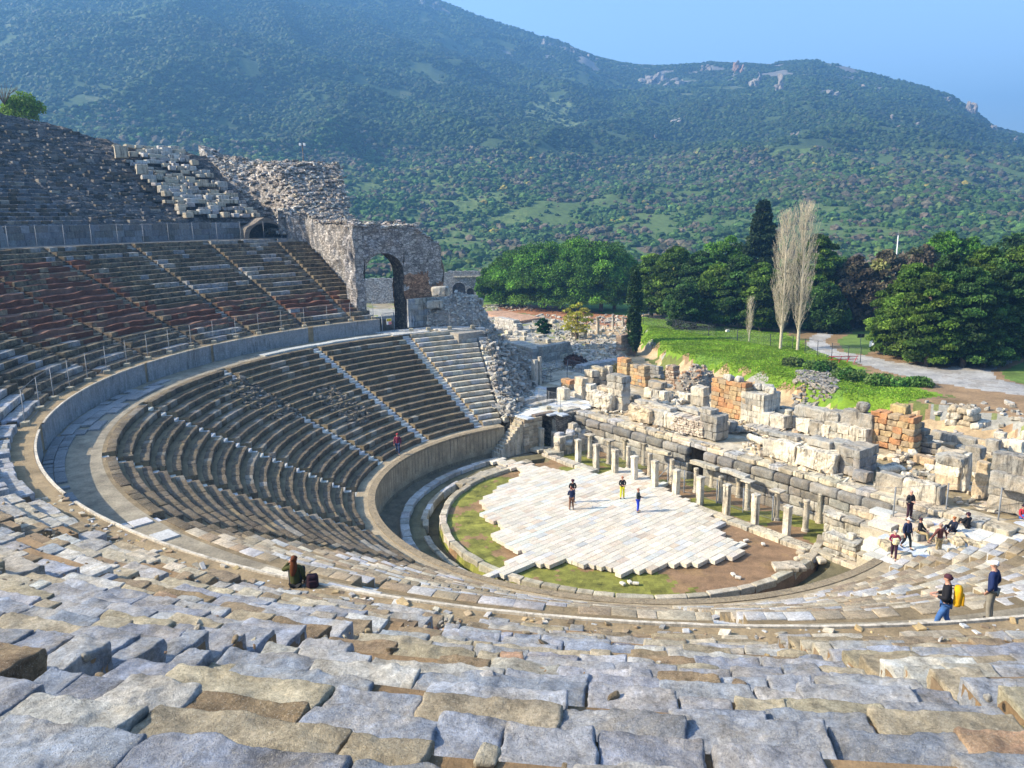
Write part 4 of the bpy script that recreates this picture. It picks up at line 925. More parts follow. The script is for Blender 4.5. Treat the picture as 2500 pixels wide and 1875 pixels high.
for i, (u, n_, L_, r_, ya, lb) in enumerate([(-6.5, 13.6, 1.6, .28, .3, "fallen column drum between near podium and rear walls"), (1.2, 13.0, 1.9, .26, -.2, "fallen column shaft in the gap between the two podiums"), (4.6, 14.2, 1.3, .3, .5, "short fallen drum before the column stub"), (11.2, 13.5, 1.5, .27, 1.1, "fallen drum on the brown terrace floor"), (-11., 13.8, 1.2, .28, .1, "fallen drum behind the tallest white wall")]):
    c = TH(u, n_, TZ+.2); ya += YAW_U; m = MB(); dx, dy = math.cos(ya)*L_/2, math.sin(ya)*L_/2; tube(m, [(c.x-dx, c.y-dy, c.z), (c.x, c.y, c.z), (c.x+dx, c.y+dy, c.z)], [r_, r_*1.02, r_*.95], 14, Mw); tag(m.build("column_drum", M['marble']), lb, "column drum")
pt_ = [rough_block("broken_block", (RNG.uniform(.5, 1.1), RNG.uniform(.4, .7), RNG.uniform(.3, .6)), pal([Mw, Mc, Mg], [3, 2, 2], 1)[0], M['marble'], seg=(7, 6, 5), amp=.14, r=.1, freq=2.2) for _ in range(8)]
for i in range(64):
    u, n_ = RNG.uniform(-13, 14), RNG.uniform(12.6, 19.5); o = pt_[i] if i < 8 else dup(pt_[i % 8], (0, 0, 0), 0, tuple(RNG.uniform(.6, 1.25, 3)))
    o.location = TH(u, n_, TZ-.08); o.rotation_euler = (RNG.normal(0, .12), RNG.normal(0, .12), RNG.uniform(0, 3)); tag(o, "broken marble piece lying among the ruined walls of the stage terrace", "stone", "broken marble pieces on the stage terrace")
# parodos walls at lower right
w8(1345, 880, 3.4, .8, .55, [(.62, .42, .2), (.56, .4, .24)], "low orange ashlar wall left of the cream pier", blk=(.9, 1.6), cat="wall")
w8(1765, 890, 4.2, .8, .75, [(.62, .44, .22), (.56, .4, .22), (.6, .46, .3)], "orange ashlar wall behind the fluted jamb", blk=(.9, 1.6), courses=2)
w8(2115, 1030, 3.5, 3.0, .9, [(.5, .24, .16)], "big reddish platform block at the right picture edge", amp=.03, r=.06, cat="block", name="red_block")
w8(1475, 700, 3.4, .8, .7, [(.46, .24, .17)], "long red-brown block lying on the tan floor", amp=.04, r=.12, cat="block", name="red_block")
w8(1560, 770, 2.2, .8, .4, [(.5, .36, .22)], "low brown block before the long red-brown block", blk=(.8, 1.2), cat="block", name="brown_block")
for i, (x, y, s_, lb) in enumerate([(1940, 750, .9, "upright small block on the tan floor at the right"), (2030, 760, .8, "second small white block on the tan floor"), (2100, 790, 1.0, "square white block on the tan floor right of centre"), (2150, 760, .7, "small white block near the picture edge"), (1860, 770, .8, "row of little white balusters lying on the tan floor"), (1925, 790, .9, "grey flat stone on the tan floor"), (1990, 690, .8, "grey stone standing on the pale slab"), (2200, 700, .9, "white stone cut by the picture edge")]):
    w8(x-20, y, s_, .6, .5+.2*(i % 3), [Mw, Mc], lb, cat="block", name="marble_block")
w8(1595, 590, 2.6, 1.8, 1.6, [Mw, (.5, .42, .3)], "broken rounded white ruin standing on the dirt at the far right", courses=3, blk=(.6, 1.3), amp=.12, r=.2, top=1.2)
w8(1730, 590, 1.8, 1.2, .5, [Mw], "loose slabs right of the rounded white ruin", blk=(.6, 1.), amp=.07, cat="slab", name="stone_slab")
w8(650, 1480, 5.2, .9, 1.7, [Mg, (.5, .48, .4), Mc], "long stained wall behind the last columns, ending the colonnade", z=-.2, courses=3, blk=(.9, 1.9))
w8(650, 1290, 2.9, 1., .22, [Mw, Mg], "thick flat capstones on the stained wall behind the last columns", z=1.5, blk=(1., 2.), cat="capstone", name="capstone")
w8(860, 1275, 2.6, .8, .4, [Mw, Mc], "raised row of capstones at the right of the stained wall", z=1.75, blk=(1.2, 1.6), cat="capstone", name="capstone", amp=.07)
w8(650, 1600, 2.1, .9, 1.5, [Mc, Mw], "near wall of narrow cream courses by the orchestra edge", z=-.2, courses=5, blk=(.8, 1.9))
w8(810, 1640, .5, .5, 1.75, [Mw], "square marble post at the end of the near cream wall", z=-.2, cat="pillar", name="marble_post")
w8(560, 1570, 2.6, .6, .22, [(.55, .48, .36)], "notched beam lying at the foot of the near cream wall", z=-.2, cat="stone beam", name="notched_beam")
for i, (x, y, s) in enumerate([(490, 1590, .5), (540, 1610, .4), (520, 1640, .6), (600, 1640, .45), (470, 1640, .4), (640, 1650, .5), (575, 1655, .35)]):
    small_slab("loose_stone", a8(x, y, -.2), (s*1.3, s, s*.6), RNG.uniform(0, 3), pal([CREAM, BLUEG, (.5, .42, .3)], [2, 1, 2], 1)[0], "loose stone heaped at the drain end by the notched beam", "stone", 'marble', (5, 5, 4), .06, .1, "loose stones by the drain")
small_slab("drain_cover", a8(395, 1640+60, 0), (1.8, 1.0, .25), YAW_U+.9, (.52, .46, .36), "flat slab bridging the drain at its right end", "slab", 'marble')
small_slab("tile_slab", a8(20, 1530, -.1), (1., .5, .15), .7, (.66, .62, .52), "paving tile lying detached off the paving's right corner", "slab")
for i, (px, py) in enumerate([(1520, 1427), (1538, 1424), (1552, 1427), (1790, 1405), (1802, 1412), (1822, 1322), (1863, 1331)]):
    small_slab("small_stone", at(px, py, -.12), (.35, .22, .14), RNG.uniform(0, 3), (.6, .56, .48), "small pale stone lying loose on the mossy orchestra floor", "stone", 'pave', (3, 3, 3), .03, .04, "small stones on the orchestra floor")
# right platform (paving between tier end and terrace) where the visitors stand
def zplat(u, n): return 2.12+max(0, (n-1.5))*.04+max(0, (math.hypot(u, n)-17.6))*.02
paved("side_paving", [(13.9, 5.6), (15.9, 5.3), (15.9, 1.8), (17.1, 1.3), (20.6, 2.9), (31, 6.8), (31, 18), (20.8, 14.5), (14.4, 11.5), (13.9, 9.6)], zplat, [(.66, .62, .52), (.6, .6, .56), (.5, .55, .62), (.62, .52, .38)], [3, 3, 2, 2], rows=.85, keep=.93, tilt=.02, th=.3)
mb = MB(); U, N = np.meshgrid(np.linspace(15.8, 32, 40), np.linspace(1.5, 18.5, 40), indexing='ij'); X = C0[0]+U*UV[0]+N*NV[0]; Y = C0[1]+U*UV[1]+N*NV[1]
heightmesh(mb, X, Y, 1.93+np.maximum(0, N-1.5)*.04+n2(X, Y, .7, 33)*.06, np.array((.42, .35, .24)), 0, False); plainbox(mb, 15.8, 17.2, 1.7, 11.4, -.5, 1.9, (.5, .44, .33)); plainbox(mb, 13.9, 15.8, 5.4, 11.4, -.5, 1.96, (.5, .44, .33)); o = mb.build("side_platform", M['earth']); tag(o, kind="structure")
n = 70; P = []
for _ in range(n):
    u = RNG.uniform(16.2, 24); nn = RNG.uniform(1.8, 7.5); P.append(tuple(TH(u, nn, zplat(u, nn)-.03)))
# individual squared stones lying on the right platform
pr = [rough_block("platform_stone", (RNG.uniform(.5, 1.2), RNG.uniform(.35, .6), RNG.uniform(.2, .38)), pal([CREAM, (.62, .52, .36), LGREY], [3, 2, 1], 1)[0], M['marble'], amp=.06) for _ in range(6)]
for i, p in enumerate(P[:56]):
    o = pr[i] if i < 6 else dup(pr[i % 6], p, 0, tuple(RNG.uniform(.7, 1.3, 3)))
    o.location = p; o.rotation_euler = (0, 0, YAW_U+RNG.normal(0, .5)); tag(o, "cream squared stone lying loose around the visitors on the right platform", "stone", "loose stones on the right platform")
# ---------------------------------------------------------------- ruined vaulted wing at the far end of the seating
def nin(u): return np.interp(u, [-80, -75, -55, -51, -49, -40, -34], [-5.4, -5.4, -4.2, -3.8, -1.2, -.6, -.6])      # edge next to the seats
def nout(u): return np.interp(u, [-80, -74, -43, -38.4], [14.5, 14, 1.6, -.1])
def ztop(u, n):
    z = np.interp(u, [-80, -74, -60, -54, -50, -46, -43, -36, -34], [27.6, 27.6, 26.6, 23.2, 20.6, 19.9, 19.7, 19.2, 18.9])
    z = z+np.where((u < -58), .06*np.clip(4-n, 0, 10), 0)
    z = z-np.where((u > -48) & (n > 4.2), (n-4.2)*.62, 0)
    cz = 19.9+(np.hypot(u, n)-54)*.5; k = np.clip((n-nin(u))/5., 0, 1); k = k*k*(3-2*k)
    return np.where(u < -51, cz+(z-cz)*k, z)
VR = empty("vaulted_wing", TH(-45, 3, 9), "light rubble ruin sloping down from the upper bank to the tall arched gateway", "ruin")
def strata(z): return np.floor(z/.55)*.55+np.clip((z/.55-np.floor(z/.55))*1.6, 0, 1)*.55
Uu = np.linspace(-73.5, -38.4, 180); Tt = np.linspace(0, 1, 70); U, T = np.meshgrid(Uu, Tt, indexing='ij'); N = nin(U)+(nout(U)-nin(U))*T
def rubble_sheet(mb, U, N, col, edge=True):
    X = C0[0]+U*UV[0]+N*NV[0]; Y = C0[1]+U*UV[1]+N*NV[1]
    Z = strata(ztop(U, N)+n2(X, Y, 2.5, 101)*.5)+n2(X, Y, .5, 102, 2)*.16
    # hollow above the tunnel mouth, its shade also darkened into the colour
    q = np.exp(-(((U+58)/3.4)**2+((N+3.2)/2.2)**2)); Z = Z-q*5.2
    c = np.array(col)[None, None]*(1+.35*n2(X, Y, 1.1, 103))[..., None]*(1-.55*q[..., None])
    heightmesh(mb, X, Y, Z, np.clip(c, .02, .9), 0, False); return X, Y, Z
def skirt(mb, X, Y, Z, zb, col, wob=.35, nz=14, seed=7, rev=False, red=None):
    X = np.asarray(X).ravel(); Y = np.asarray(Y).ravel(); Z = np.asarray(Z).ravel(); t = np.linspace(0, 1, nz)
    zb = np.broadcast_to(zb, Z.shape); ZZ = Z[:, None]*(1-t)+zb[:, None]*t; XX = np.repeat(X[:, None], nz, 1); YY = np.repeat(Y[:, None], nz, 1)
    P = np.stack([XX/1.1, YY/1.1, ZZ/.8], -1); d = fbm(P, seed, 3)*wob; d[:, 0] = 0
    XX = XX+d*.7; YY = YY+d*.7
    c = np.array(col)[None, None]*(1+.3*fbm(P*1.5, seed+9, 2))[..., None]
    if red is not None: c = np.where(((ZZ < 14.6) & (ZZ > 10.5) & (fbm(P*.8, 77, 2) > -.35))[..., None], np.array(red), c)
    heightmesh(mb, XX, YY, ZZ, np.clip(c, .02, .9), 0, False, flip=rev)
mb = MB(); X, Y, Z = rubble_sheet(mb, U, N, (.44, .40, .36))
skirt(mb, X[:, 0], Y[:, 0], Z[:, 0], np.where(U[:, 0] < -50.4, np.minimum(Z[:, 0]-.2, 20.4), 7.), (.36, .34, .32)); skirt(mb, X[:, -1], Y[:, -1], Z[:, -1], -1, (.4, .36, .3)); skirt(mb, X[0], Y[0], Z[0], -1, (.35, .32, .28)); skirt(mb, X[-1], Y[-1], Z[-1], 7, (.36, .34, .32))
n = 2800; u = RNG.uniform(-73, -39, n); n_ = nin(u)+(nout(u)-nin(u))*RNG.random(n); x = C0[0]+u*UV[0]+n_*NV[0]; y = C0[1]+u*UV[1]+n_*NV[1]
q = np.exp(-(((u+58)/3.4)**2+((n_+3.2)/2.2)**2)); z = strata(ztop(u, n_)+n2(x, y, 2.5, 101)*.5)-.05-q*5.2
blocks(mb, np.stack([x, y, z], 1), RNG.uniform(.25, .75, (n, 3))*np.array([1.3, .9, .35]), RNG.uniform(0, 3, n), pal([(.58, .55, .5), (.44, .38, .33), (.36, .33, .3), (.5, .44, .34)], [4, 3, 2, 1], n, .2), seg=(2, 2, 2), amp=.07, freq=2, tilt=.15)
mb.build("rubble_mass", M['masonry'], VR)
# arch block with a real opening
AU0, AU1, NL, NRt = -38.4, -36., -1.0, 3.5; ZB = 9.0; ZS = 14.4; rad = (NRt-NL)/2; nc = (NL+NRt)/2
mb = MB(); Ug, Ng = np.meshgrid(np.linspace(AU0, AU1, 40), np.linspace(-2.0, 8.1, 64), indexing='ij'); Xa, Ya, Za = rubble_sheet(mb, Ug, Ng, (.46, .42, .37))
skirt(mb, Xa[:, 0], Ya[:, 0], Za[:, 0], 8, (.34, .33, .33), rev=True); skirt(mb, Xa[:, -1], Ya[:, -1], Za[:, -1], 0, (.44, .34, .26), wob=.5)
for uf, rowi, rv in ((AU1, -1, True), (AU0, 0, False)):
    nn = np.linspace(-2.0, 8.1, 64)
    for sel in (nn < NL+.01, nn > NRt-.01):
        idx = np.where(sel)[0]; ns_ = nn[idx].copy()
        if ns_[0] < 0: ns_[-1] = NL
        else: ns_[0] = NRt
        xs = C0[0]+uf*UV[0]+ns_*NV[0]; ys = C0[1]+uf*UV[1]+ns_*NV[1]
        skirt(mb, xs, ys, Za[rowi, idx], ZB-2.5, (.42, .39, .36), wob=.22, nz=40, rev=not rv, red=(.42, .22, .12) if ns_[0] > 0 else None)
    th_ = np.linspace(math.pi, 0, 30); an = nc+rad*np.cos(th_); az = ZS+rad*np.sin(th_)
    zt = np.interp(an, nn, Za[rowi]); t = np.linspace(0, 1, 12)
    XX = (C0[0]+uf*UV[0]+an*NV[0])[:, None]+0*t; YY = (C0[1]+uf*UV[1]+an*NV[1])[:, None]+0*t; ZZ = zt[:, None]*(1-t)+az[:, None]*t
    P = np.stack([XX, YY, ZZ/.8], -1); c = np.array((.38, .35, .33))*(1+.3*fbm(P*1.5, 3, 2))[..., None]; dd = fbm(P, 5)*.15; dd[:, -1] = 0; dd[:, 0] = 0
    heightmesh(mb, XX+dd*.6, YY-dd*.8, ZZ, np.clip(c, 0, 1), 0, False, flip=not rv)
th_ = np.concatenate([[math.pi]*2, np.linspace(math.pi, 0, 30), [0]*2]); an = nc+rad*np.cos(th_); az = ZS+rad*np.sin(th_); az[0] = az[-1] = ZB-1; az[1] = az[-2] = 12
us = np.linspace(AU0, AU1, 10); A1, B1 = np.meshgrid(us, np.arange(len(an)), indexing='ij'); NN = an[B1]; ZZ = az[B1]
heightmesh(mb, C0[0]+A1*UV[0]+NN*NV[0], C0[1]+A1*UV[1]+NN*NV[1], ZZ, np.array((.2, .16, .13)), 0, False)
n = 350; u = RNG.uniform(AU0, AU1, n); n_ = RNG.uniform(-1.9, 8, n); x = C0[0]+u*UV[0]+n_*NV[0]; y = C0[1]+u*UV[1]+n_*NV[1]; z = strata(ztop(u, n_)+n2(x, y, 2.5, 101)*.5)-.05
blocks(mb, np.stack([x, y, z], 1), RNG.uniform(.25, .7, (n, 3))*np.array([1.3, .9, .35]), RNG.uniform(0, 3, n), pal([(.58, .55, .5), (.44, .38, .33), (.5, .44, .34)], [4, 3, 1], n, .2), seg=(2, 2, 2), amp=.07, freq=2, tilt=.15)
mb.build("arched_gateway", M['masonry'], VR)
mb = MB(); P, S, C = [], [], []
for zz in np.arange(8.8, 11.6, .6):
    n_ = 3.6
    while n_ < 8.0:
        l = RNG.uniform(.8, 1.6); P.append(tuple(TH(-35.85, n_+l/2, zz))); S.append((.5, l*.98, .59)); C.append(pal([(.42, .44, .46), (.5, .46, .4)], [2, 1], 1)[0]); n_ += l
blocks(mb, P, np.array(S), YAW_U, np.array(C), r=.04, amp=.03); mb.build("ashlar_base", M['marble'], VR)
# tunnel mouth under the hollow; inside and end cap painted black as its darkness
mb = MB(); th_ = np.linspace(math.pi, 0, 24); r_ = 2.0
tu, tn = -51.3, -5.2
prof = [(-r_, 0)]+[(r_*math.cos(t), .35+1.5*math.sin(t)) for t in th_]+[(r_, 0)]
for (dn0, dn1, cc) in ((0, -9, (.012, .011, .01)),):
    V = []
    for du in (0, -3.2):
        for a_, b_ in prof: V.append(tuple(TH(tu+du, tn+a_, 18.0+b_)))
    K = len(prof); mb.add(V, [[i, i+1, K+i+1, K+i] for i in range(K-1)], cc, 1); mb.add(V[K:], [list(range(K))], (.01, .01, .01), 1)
V = []; outer = [(-r_-.5, 0)]+[((r_+.5)*math.cos(t), .35+1.85*math.sin(t)*(1+.12*math.sin(5*t))) for t in th_]+[(r_+.5, 0)]
for p_ in (prof, outer):
    for a_, b_ in p_: V.append(tuple(TH(tu+.12, tn+a_, 18.0+b_)))
mb.add(V, [[i+1, i, K+i, K+i+1] for i in range(K-1)], (.13, .11, .09)); V2 = []
for p_, du in ((outer, .12), (outer, -5)):
    for a_, b_ in p_: V2.append(tuple(TH(tu+du, tn+a_, 18.0+b_)))
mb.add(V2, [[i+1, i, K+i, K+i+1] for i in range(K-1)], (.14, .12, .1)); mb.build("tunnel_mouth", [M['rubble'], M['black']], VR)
rubble_dome("rubble_heap", tuple(TH(-34.6, 8.9, 8.5)), 3.6, 3.2, 3.4, "heap of pale rubble on the walkway right of the arched gateway", [(.46, .43, .38), (.36, .34, .31), (.56, .54, .48)], 1100, (.1, .32), "rubble", "stuff")
mb = MB(); plainbox(mb, -47, -31.0, 5.2, 11.3, -1, 8.75, (.36, .34, .3)); plainbox(mb, -31, -28.6, 5.2, 8.4, -1, 8.75, (.36, .34, .3))
TS = np.linspace(0, 1, 60); TT2 = np.linspace(0, 1, 16); S_, T_ = np.meshgrid(TS, TT2, indexing='ij')
lu = np.interp(S_, [0, .4, .62, 1], [-47, -31.5, -28.6, -18.6]); ln = np.interp(S_, [0, .4, .62, 1], [11.2, 11.2, 8.6, 3.4]); lz = np.interp(S_, [0, .4, .62, 1], [8.75, 8.75, 8.6, 3.1])
U_ = lu+T_*np.interp(S_, [0, .4, .62, 1], [-1., 1.5, 2.2, .7]); N_ = ln+T_*np.interp(S_, [0, .4, .62, 1], [9, 8, 4.5, .6]); X = C0[0]+U_*UV[0]+N_*NV[0]; Y = C0[1]+U_*UV[1]+N_*NV[1]
Zb = np.interp(S_, [0, .35, .5, 1], [-.5, 0., 2.5, 2.7]); Z = lz+(Zb-lz)*T_**.85+n2(X, Y, 1.2, 301)*.35*np.clip(T_*6, 0, 1)
heightmesh(mb, X, Y, Z, np.array((.36, .34, .3)), 0, False, flip=True)
q = RNG.integers(0, 60*16, 2600); jx = RNG.normal(0, .35, (2600, 2)); pp = np.stack([X.ravel()[q]+jx[:, 0], Y.ravel()[q]+jx[:, 1], Z.ravel()[q]-.08], 1)
blocks(mb, pp, RNG.uniform(.12, .5, (2600, 3))*np.array([1.4, 1, .55]), RNG.uniform(0, 3, 2600), pal([(.5, .48, .43), (.4, .38, .34), (.34, .32, .28)], [2, 2, 1], 2600), seg=(2, 2, 2), amp=.05, freq=3, tilt=.25)
o = mb.build("end_terrace", M['rubble']); tag(o, kind="structure")
for i, (px, py, z, s, lb) in enumerate([(1075, 723, 12.3, (1.6, 1.2, 1.), "squared stone perched on the crest of the rubble heap by the gateway"), (1062, 752, 10.8, (1.7, 1., .8), "upper of two rounded stones stacked at the front of the rubble heap"), (1066, 768, 9.9, (1.7, 1., .8), "lower of two rounded stones stacked at the front of the rubble heap"), (1027, 768, 9.4, (1.2, 1., .9), "angular stone at the left foot of the rubble heap"), (1040, 780, 9.1, (1.8, .8, .6), "long pale stone at the foot of the rubble heap"), (1120, 786, 9.2, (2., 1.1, .7), "big cream block at the right foot of the rubble heap"), (1144, 738, 11.0, (2.2, .9, .8), "grey column drum lying on the right shoulder of the rubble heap"), (1158, 748, 10.4, (2., .9, .9), "pale column drum below the grey drum on the rubble heap"), (1058, 795, 8.9, (1.6, .7, .5), "flat slab before the rubble heap"), (1090, 796, 8.9, (1.8, .8, .5), "second flat slab before the rubble heap")]):
    small_slab("tumbled_stone", at(px, py, z), s, RNG.uniform(-.6, .3), (.5, .48, .42), lb, "stone", 'marble', (6, 5, 5), .08, .18)

# ---------------------------------------------------------------- the land and the mountain
def raydir(px, py):
    p = at(px, py, CAM_H-1.) if py > 540 else None
    X0, Y0 = px-1250, py-937.5; cr, sr = math.cos(ROLL), math.sin(ROLL); X = X0*cr+Y0*sr; Y = -X0*sr+Y0*cr; c, s = math.cos(PITCH), math.sin(PITCH)
    d = (X/F_PX, 1., -Y/F_PX); w = (d[0], d[1]*c+d[2]*s, -d[1]*s+d[2]*c); return math.atan2(w[0], w[1]), w[2]/math.hypot(w[0], w[1])
ridge = [raydir(*p) for p in [(-300, 60), (-100, -60), (100, -130), (400, -170), (650, -120), (850, -50), (1050, -6), (1180, 45), (1250, 65), (1380, 105), (1450, 135), (1521, 150), (1600, 158), (1668, 157), (1740, 150), (1804, 152), (1860, 156), (1917, 150), (1985, 145), (2069, 163), (2130, 183), (2199, 197), (2260, 215), (2324, 236), (2380, 272), (2425, 310), (2500, 332), (2700, 400)]]
RA = np.array([r[0] for r in ridge]); RT = np.array([r[1] for r in ridge])
def Dr(az): return 1350+150*np.sin(az*3+1)
def terr_far(x, y):
    d = np.hypot(x, y); az = np.arctan2(x, y); D = Dr(az); H = np.interp(az, RA, RT)*D+CAM_H
    t = np.clip((d-330)/(D-330), 0, 1); z = H*(.10*t+.90*t**1.45)
    g = 1-np.abs(n2(x, y, 210, 201, 3))*1.6
    z = z+(g*26-10)*np.sin(np.pi*t)**.8*np.clip(t*3, 0, 1)+n2(x, y, 45, 202)*5*np.clip(t*3, 0, 1)*np.clip((1-t)*6, .25, 1)
    z = np.where(d > D, H-(d-D)*.3, z); return z
bankpoly = [tuple(at(px, py, 2.2))[:2] for px, py in [(1560, 792), (1575, 826), (1650, 858), (1760, 885), (1900, 925), (2050, 962), (2200, 985), (2290, 992), (2400, 1010), (2520, 1040), (2900, 1100), (2900, 560), (1900, 700), (1560, 770)]]
roadpoly = [tuple(at(px, py, 2.2))[:2] for px, py in [(2160, 766), (2060, 782), (1992, 806), (1958, 838), (1972, 862), (2080, 888), (2200, 922), (2350, 950), (2540, 978), (2540, 950), (2440, 925), (2430, 905), (2540, 862), (2540, 846), (2380, 880), (2290, 898), (2180, 882), (2050, 858), (2020, 838), (2040, 818), (2100, 800), (2170, 784)]]
greenpoly = [tuple(at(px, py, 2.2))[:2] for px, py in [(1565, 775), (1575, 822), (1650, 855), (1760, 882), (1900, 922), (2050, 955), (2200, 980), (2280, 965), (2200, 945), (2100, 920), (2060, 885), (2000, 862), (1965, 845), (1900, 815), (1700, 790)]]
lawns = [[tuple(at(px, py, 2.2))[:2] for px, py in q] for q in ([(2040, 832), (2060, 862), (2110, 868), (2160, 840), (2120, 805), (2080, 812)], [(2440, 905), (2450, 925), (2540, 950), (2540, 866)])]
lawnp = [tuple(at(px, py, .5))[:2] for px, py in [(1165, 690), (1170, 738), (1290, 738), (1400, 748), (1548, 770), (1560, 700)]]
def segdist(x, y, poly):
    d = np.full(x.shape, 1e9)
    for i in range(len(poly)):
        a = np.array(poly[i]); b = np.array(poly[(i+1) % len(poly)]); ab = b-a; L = ab@ab+1e-9
        t = np.clip(((x-a[0])*ab[0]+(y-a[1])*ab[1])/L, 0, 1); d = np.minimum(d, np.hypot(x-a[0]-t*ab[0], y-a[1]-t*ab[1]))
    return np.where(inpoly(x, y, poly), d, -d)
def ss(t): t = np.clip(t, 0, 1); return t*t*(3-2*t)
def terrain(x, y):
    d = np.hypot(x, y); z = terr_far(x, y)*(d > 330)
    u = (x-C0[0])*UV[0]+(y-C0[1])*UV[1]; n = (x-C0[0])*NV[0]+(y-C0[1])*NV[1]; R = np.hypot(u, n)
    wx = x+n2(x, y, 6, 211)*1.2; wy = y+n2(x, y, 6, 212)*1.2
    sd = segdist(wx, wy, bankpoly); near = d < 330
    z = z+np.where(near, 2.2*ss((sd+.8)/2.4), 0)+np.where(d > 300, 0, 0)
    z = z+np.where(near, n2(x, y, 5, 213)*.18+n2(x, y, 1.2, 214)*.06, 0)*np.where(sd > 1, .6, 1)
    z = np.where(near & (n < 21.6) & (n > -90) & (u > -31) & (u < 40), -3., z)
    z = np.where(near & (n < 21) & (R < 90) & (u < -30) & (n < 19), -1.5, z)
    z = np.where(near & (n < 0), -3, z); return z, sd
def colour(x, y, z, sd):
    d = np.hypot(x, y); az = np.arctan2(x, y); c = np.zeros(x.shape+(3,)); g = n2(x, y, 9, 221); g2 = n2(x, y, 2.2, 222); f = n2(x, y, 60, 223)
    gr = np.array((.15, .25, .018)); mead = np.array((.075, .125, .03)); brn = np.array((.30, .2, .11)); tan = np.array((.46, .34, .2)); grey = np.array((.34, .33, .29)); red = np.array((.33, .15, .075)); forest = np.array((.035, .06, .02)); scrub = np.array((.12, .105, .06))
    def put(mask, col): c[mask] = col
    c[:] = grey*.9; put((g > .2), np.array((.28, .24, .16)))
    put((g2 > .35), np.array((.2, .22, .08)))
    n = (x-C0[0])*NV[0]+(y-C0[1])*NV[1]
    put((sd > -9) & (sd <= 0) & (d < 260), tan); put((sd > 0) & (sd < 2.4) & (g > -.1), brn)
    ins = sd > 1.2; c[ins] = np.array((.24, .16, .08)); put(ins & (g > -.2), brn*.9)
    put(ins & (n > 75), np.array((.1, .12, .035)))
    gs = segdist(x+g2*1.5, y+g*1.0, greenpoly); put(gs > -.6, gr); put((gs > 0) & (g > .3), np.array((.12, .22, .03)))
    put((gs > -2.5) & (gs <= -.6) & (g2 > .1), np.array((.13, .15, .04)))
    for L in lawns: put(segdist(x, y, L) > 0, np.array((.12, .19, .04)))
    rs = segdist(x+g2*.5, y, roadpoly); put(rs > .5, np.array((.36, .35, .33))); put((rs > .5) & (g2 > .35), np.array((.3, .28, .25)))
    lp = segdist(x, y, lawnp); put(lp > 0, np.array((.12, .21, .03))); put((lp > -14) & (lp <= 0) & (x > -3) & (x < 24) & (d > 135), red)
    far = d > 205; c[far] = mead; put(far & (f > .1), mead*.8); put(far & (g > .45), scrub); m_ = far & (z > 8); put(m_, np.array((.085, .13, .032))); put(m_ & (az < .02) & (g2 > 0), np.array((.12, .165, .045)))
    put((d > 500) & (z > 70), np.array((.05, .08, .024))); put((d > 500) & (z > 70) & (n2(x, y, 26, 224) > .55), np.array((.1, .12, .05)))
    k = np.exp(-(((az-raydir(1350, 300)[0])/.045)**2+((d-900)/120)**2)); put((k+.25*g > .55), np.array((.15, .19, .07)))
    D = Dr(az); rk = (d > D-190) & (n2(x, y*1.0, 34, 225, 4)+.12*np.sign(az-.02) > .42) & (az > -.12); put(rk, np.array((.17, .165, .15)))
    return c
azs = np.radians(np.concatenate([np.linspace(-180, -42, 30)[:-1], np.linspace(-42, 42, 560), np.linspace(42, 180, 30)[1:]]))
ds = np.concatenate([np.geomspace(24, 60, 24)[:-1], np.geomspace(60, 340, 230)[:-1], np.geomspace(340, 1700, 200)[:-1], np.geomspace(1700, 3600, 12)])
AZ, DD = np.meshgrid(azs, ds, indexing='ij'); X = DD*np.sin(AZ); Y = DD*np.cos(AZ); Z, SD = terrain(X, Y)
Z = np.where(np.abs(AZ) > math.radians(60), np.where(DD > 400, -3, np.minimum(Z, -3)), Z)
mb = MB(); heightmesh(mb, X, Y, Z, colour(X, Y, Z, SD), 0, True, flip=True)
o = mb.build("ground", M['ground']); tag(o, kind="structure")
def gz(x, y):
    z, _ = terrain(np.array([x], float), np.array([y], float)); return float(z[0])

# scrub and forest cover
_ico = None
def ico_batch(mb, pos, r, tint, flat=.75, sub=False, mat=0):
    import bmesh
    key = 'i2' if sub else 'i1'
    if key not in _T:
        bm = bmesh.new(); bmesh.ops.create_icosphere(bm, subdivisions=2 if sub else 1, radius=1.); _T[key] = (np.array([v.co[:] for v in bm.verts]), np.array([[v.index for v in f.verts] for f in bm.faces])); bm.free()
    V, Fq = _T[key]; B = len(pos); j = 1+RNG.uniform(-.3, .3, (B, len(V), 1))
    P = V[None]*j*np.asarray(r)[:, None, None]*np.array([1, 1, flat]); ang = RNG.uniform(0, 6.28, B); c, s = np.cos(ang)[:, None], np.sin(ang)[:, None]
    X = P[:, :, 0]*c-P[:, :, 1]*s; Y = P[:, :, 0]*s+P[:, :, 1]*c; P = np.stack([X, Y, P[:, :, 2]], -1)+np.asarray(pos)[:, None]
    ff = (Fq[None]+(np.arange(B)*len(V))[:, None, None]).reshape(-1, 3); mb.add(P.reshape(-1, 3), ff, np.repeat(tint, len(Fq), 0)*(1+RNG.normal(0, .07, (B*len(Fq), 1))).clip(.5, 1.6), mat, False)
def scatter(n, d0, d1, a0, a1, pw=1.):
    d = np.sqrt(RNG.uniform(d0**2, d1**2, n)); a = np.radians(RNG.uniform(a0, a1, n)); return d*np.sin(a), d*np.cos(a), d, a
mb = MB()
x, y, d, a = scatter(260000, 520, 1480, -36, 36); z = terr_far(x, y); f = n2(x, y, 60, 231); D = Dr(a)
ok = (d < D+15) & (z > 25+f*14) & ~((n2(x, y, 34, 225, 4)+.12*np.sign(a-.02) > .46) & (d > D-180) & (a > -.12)) & (n2(x, y, 22, 233)+n2(x, y, 90, 234)*.5 < .5)
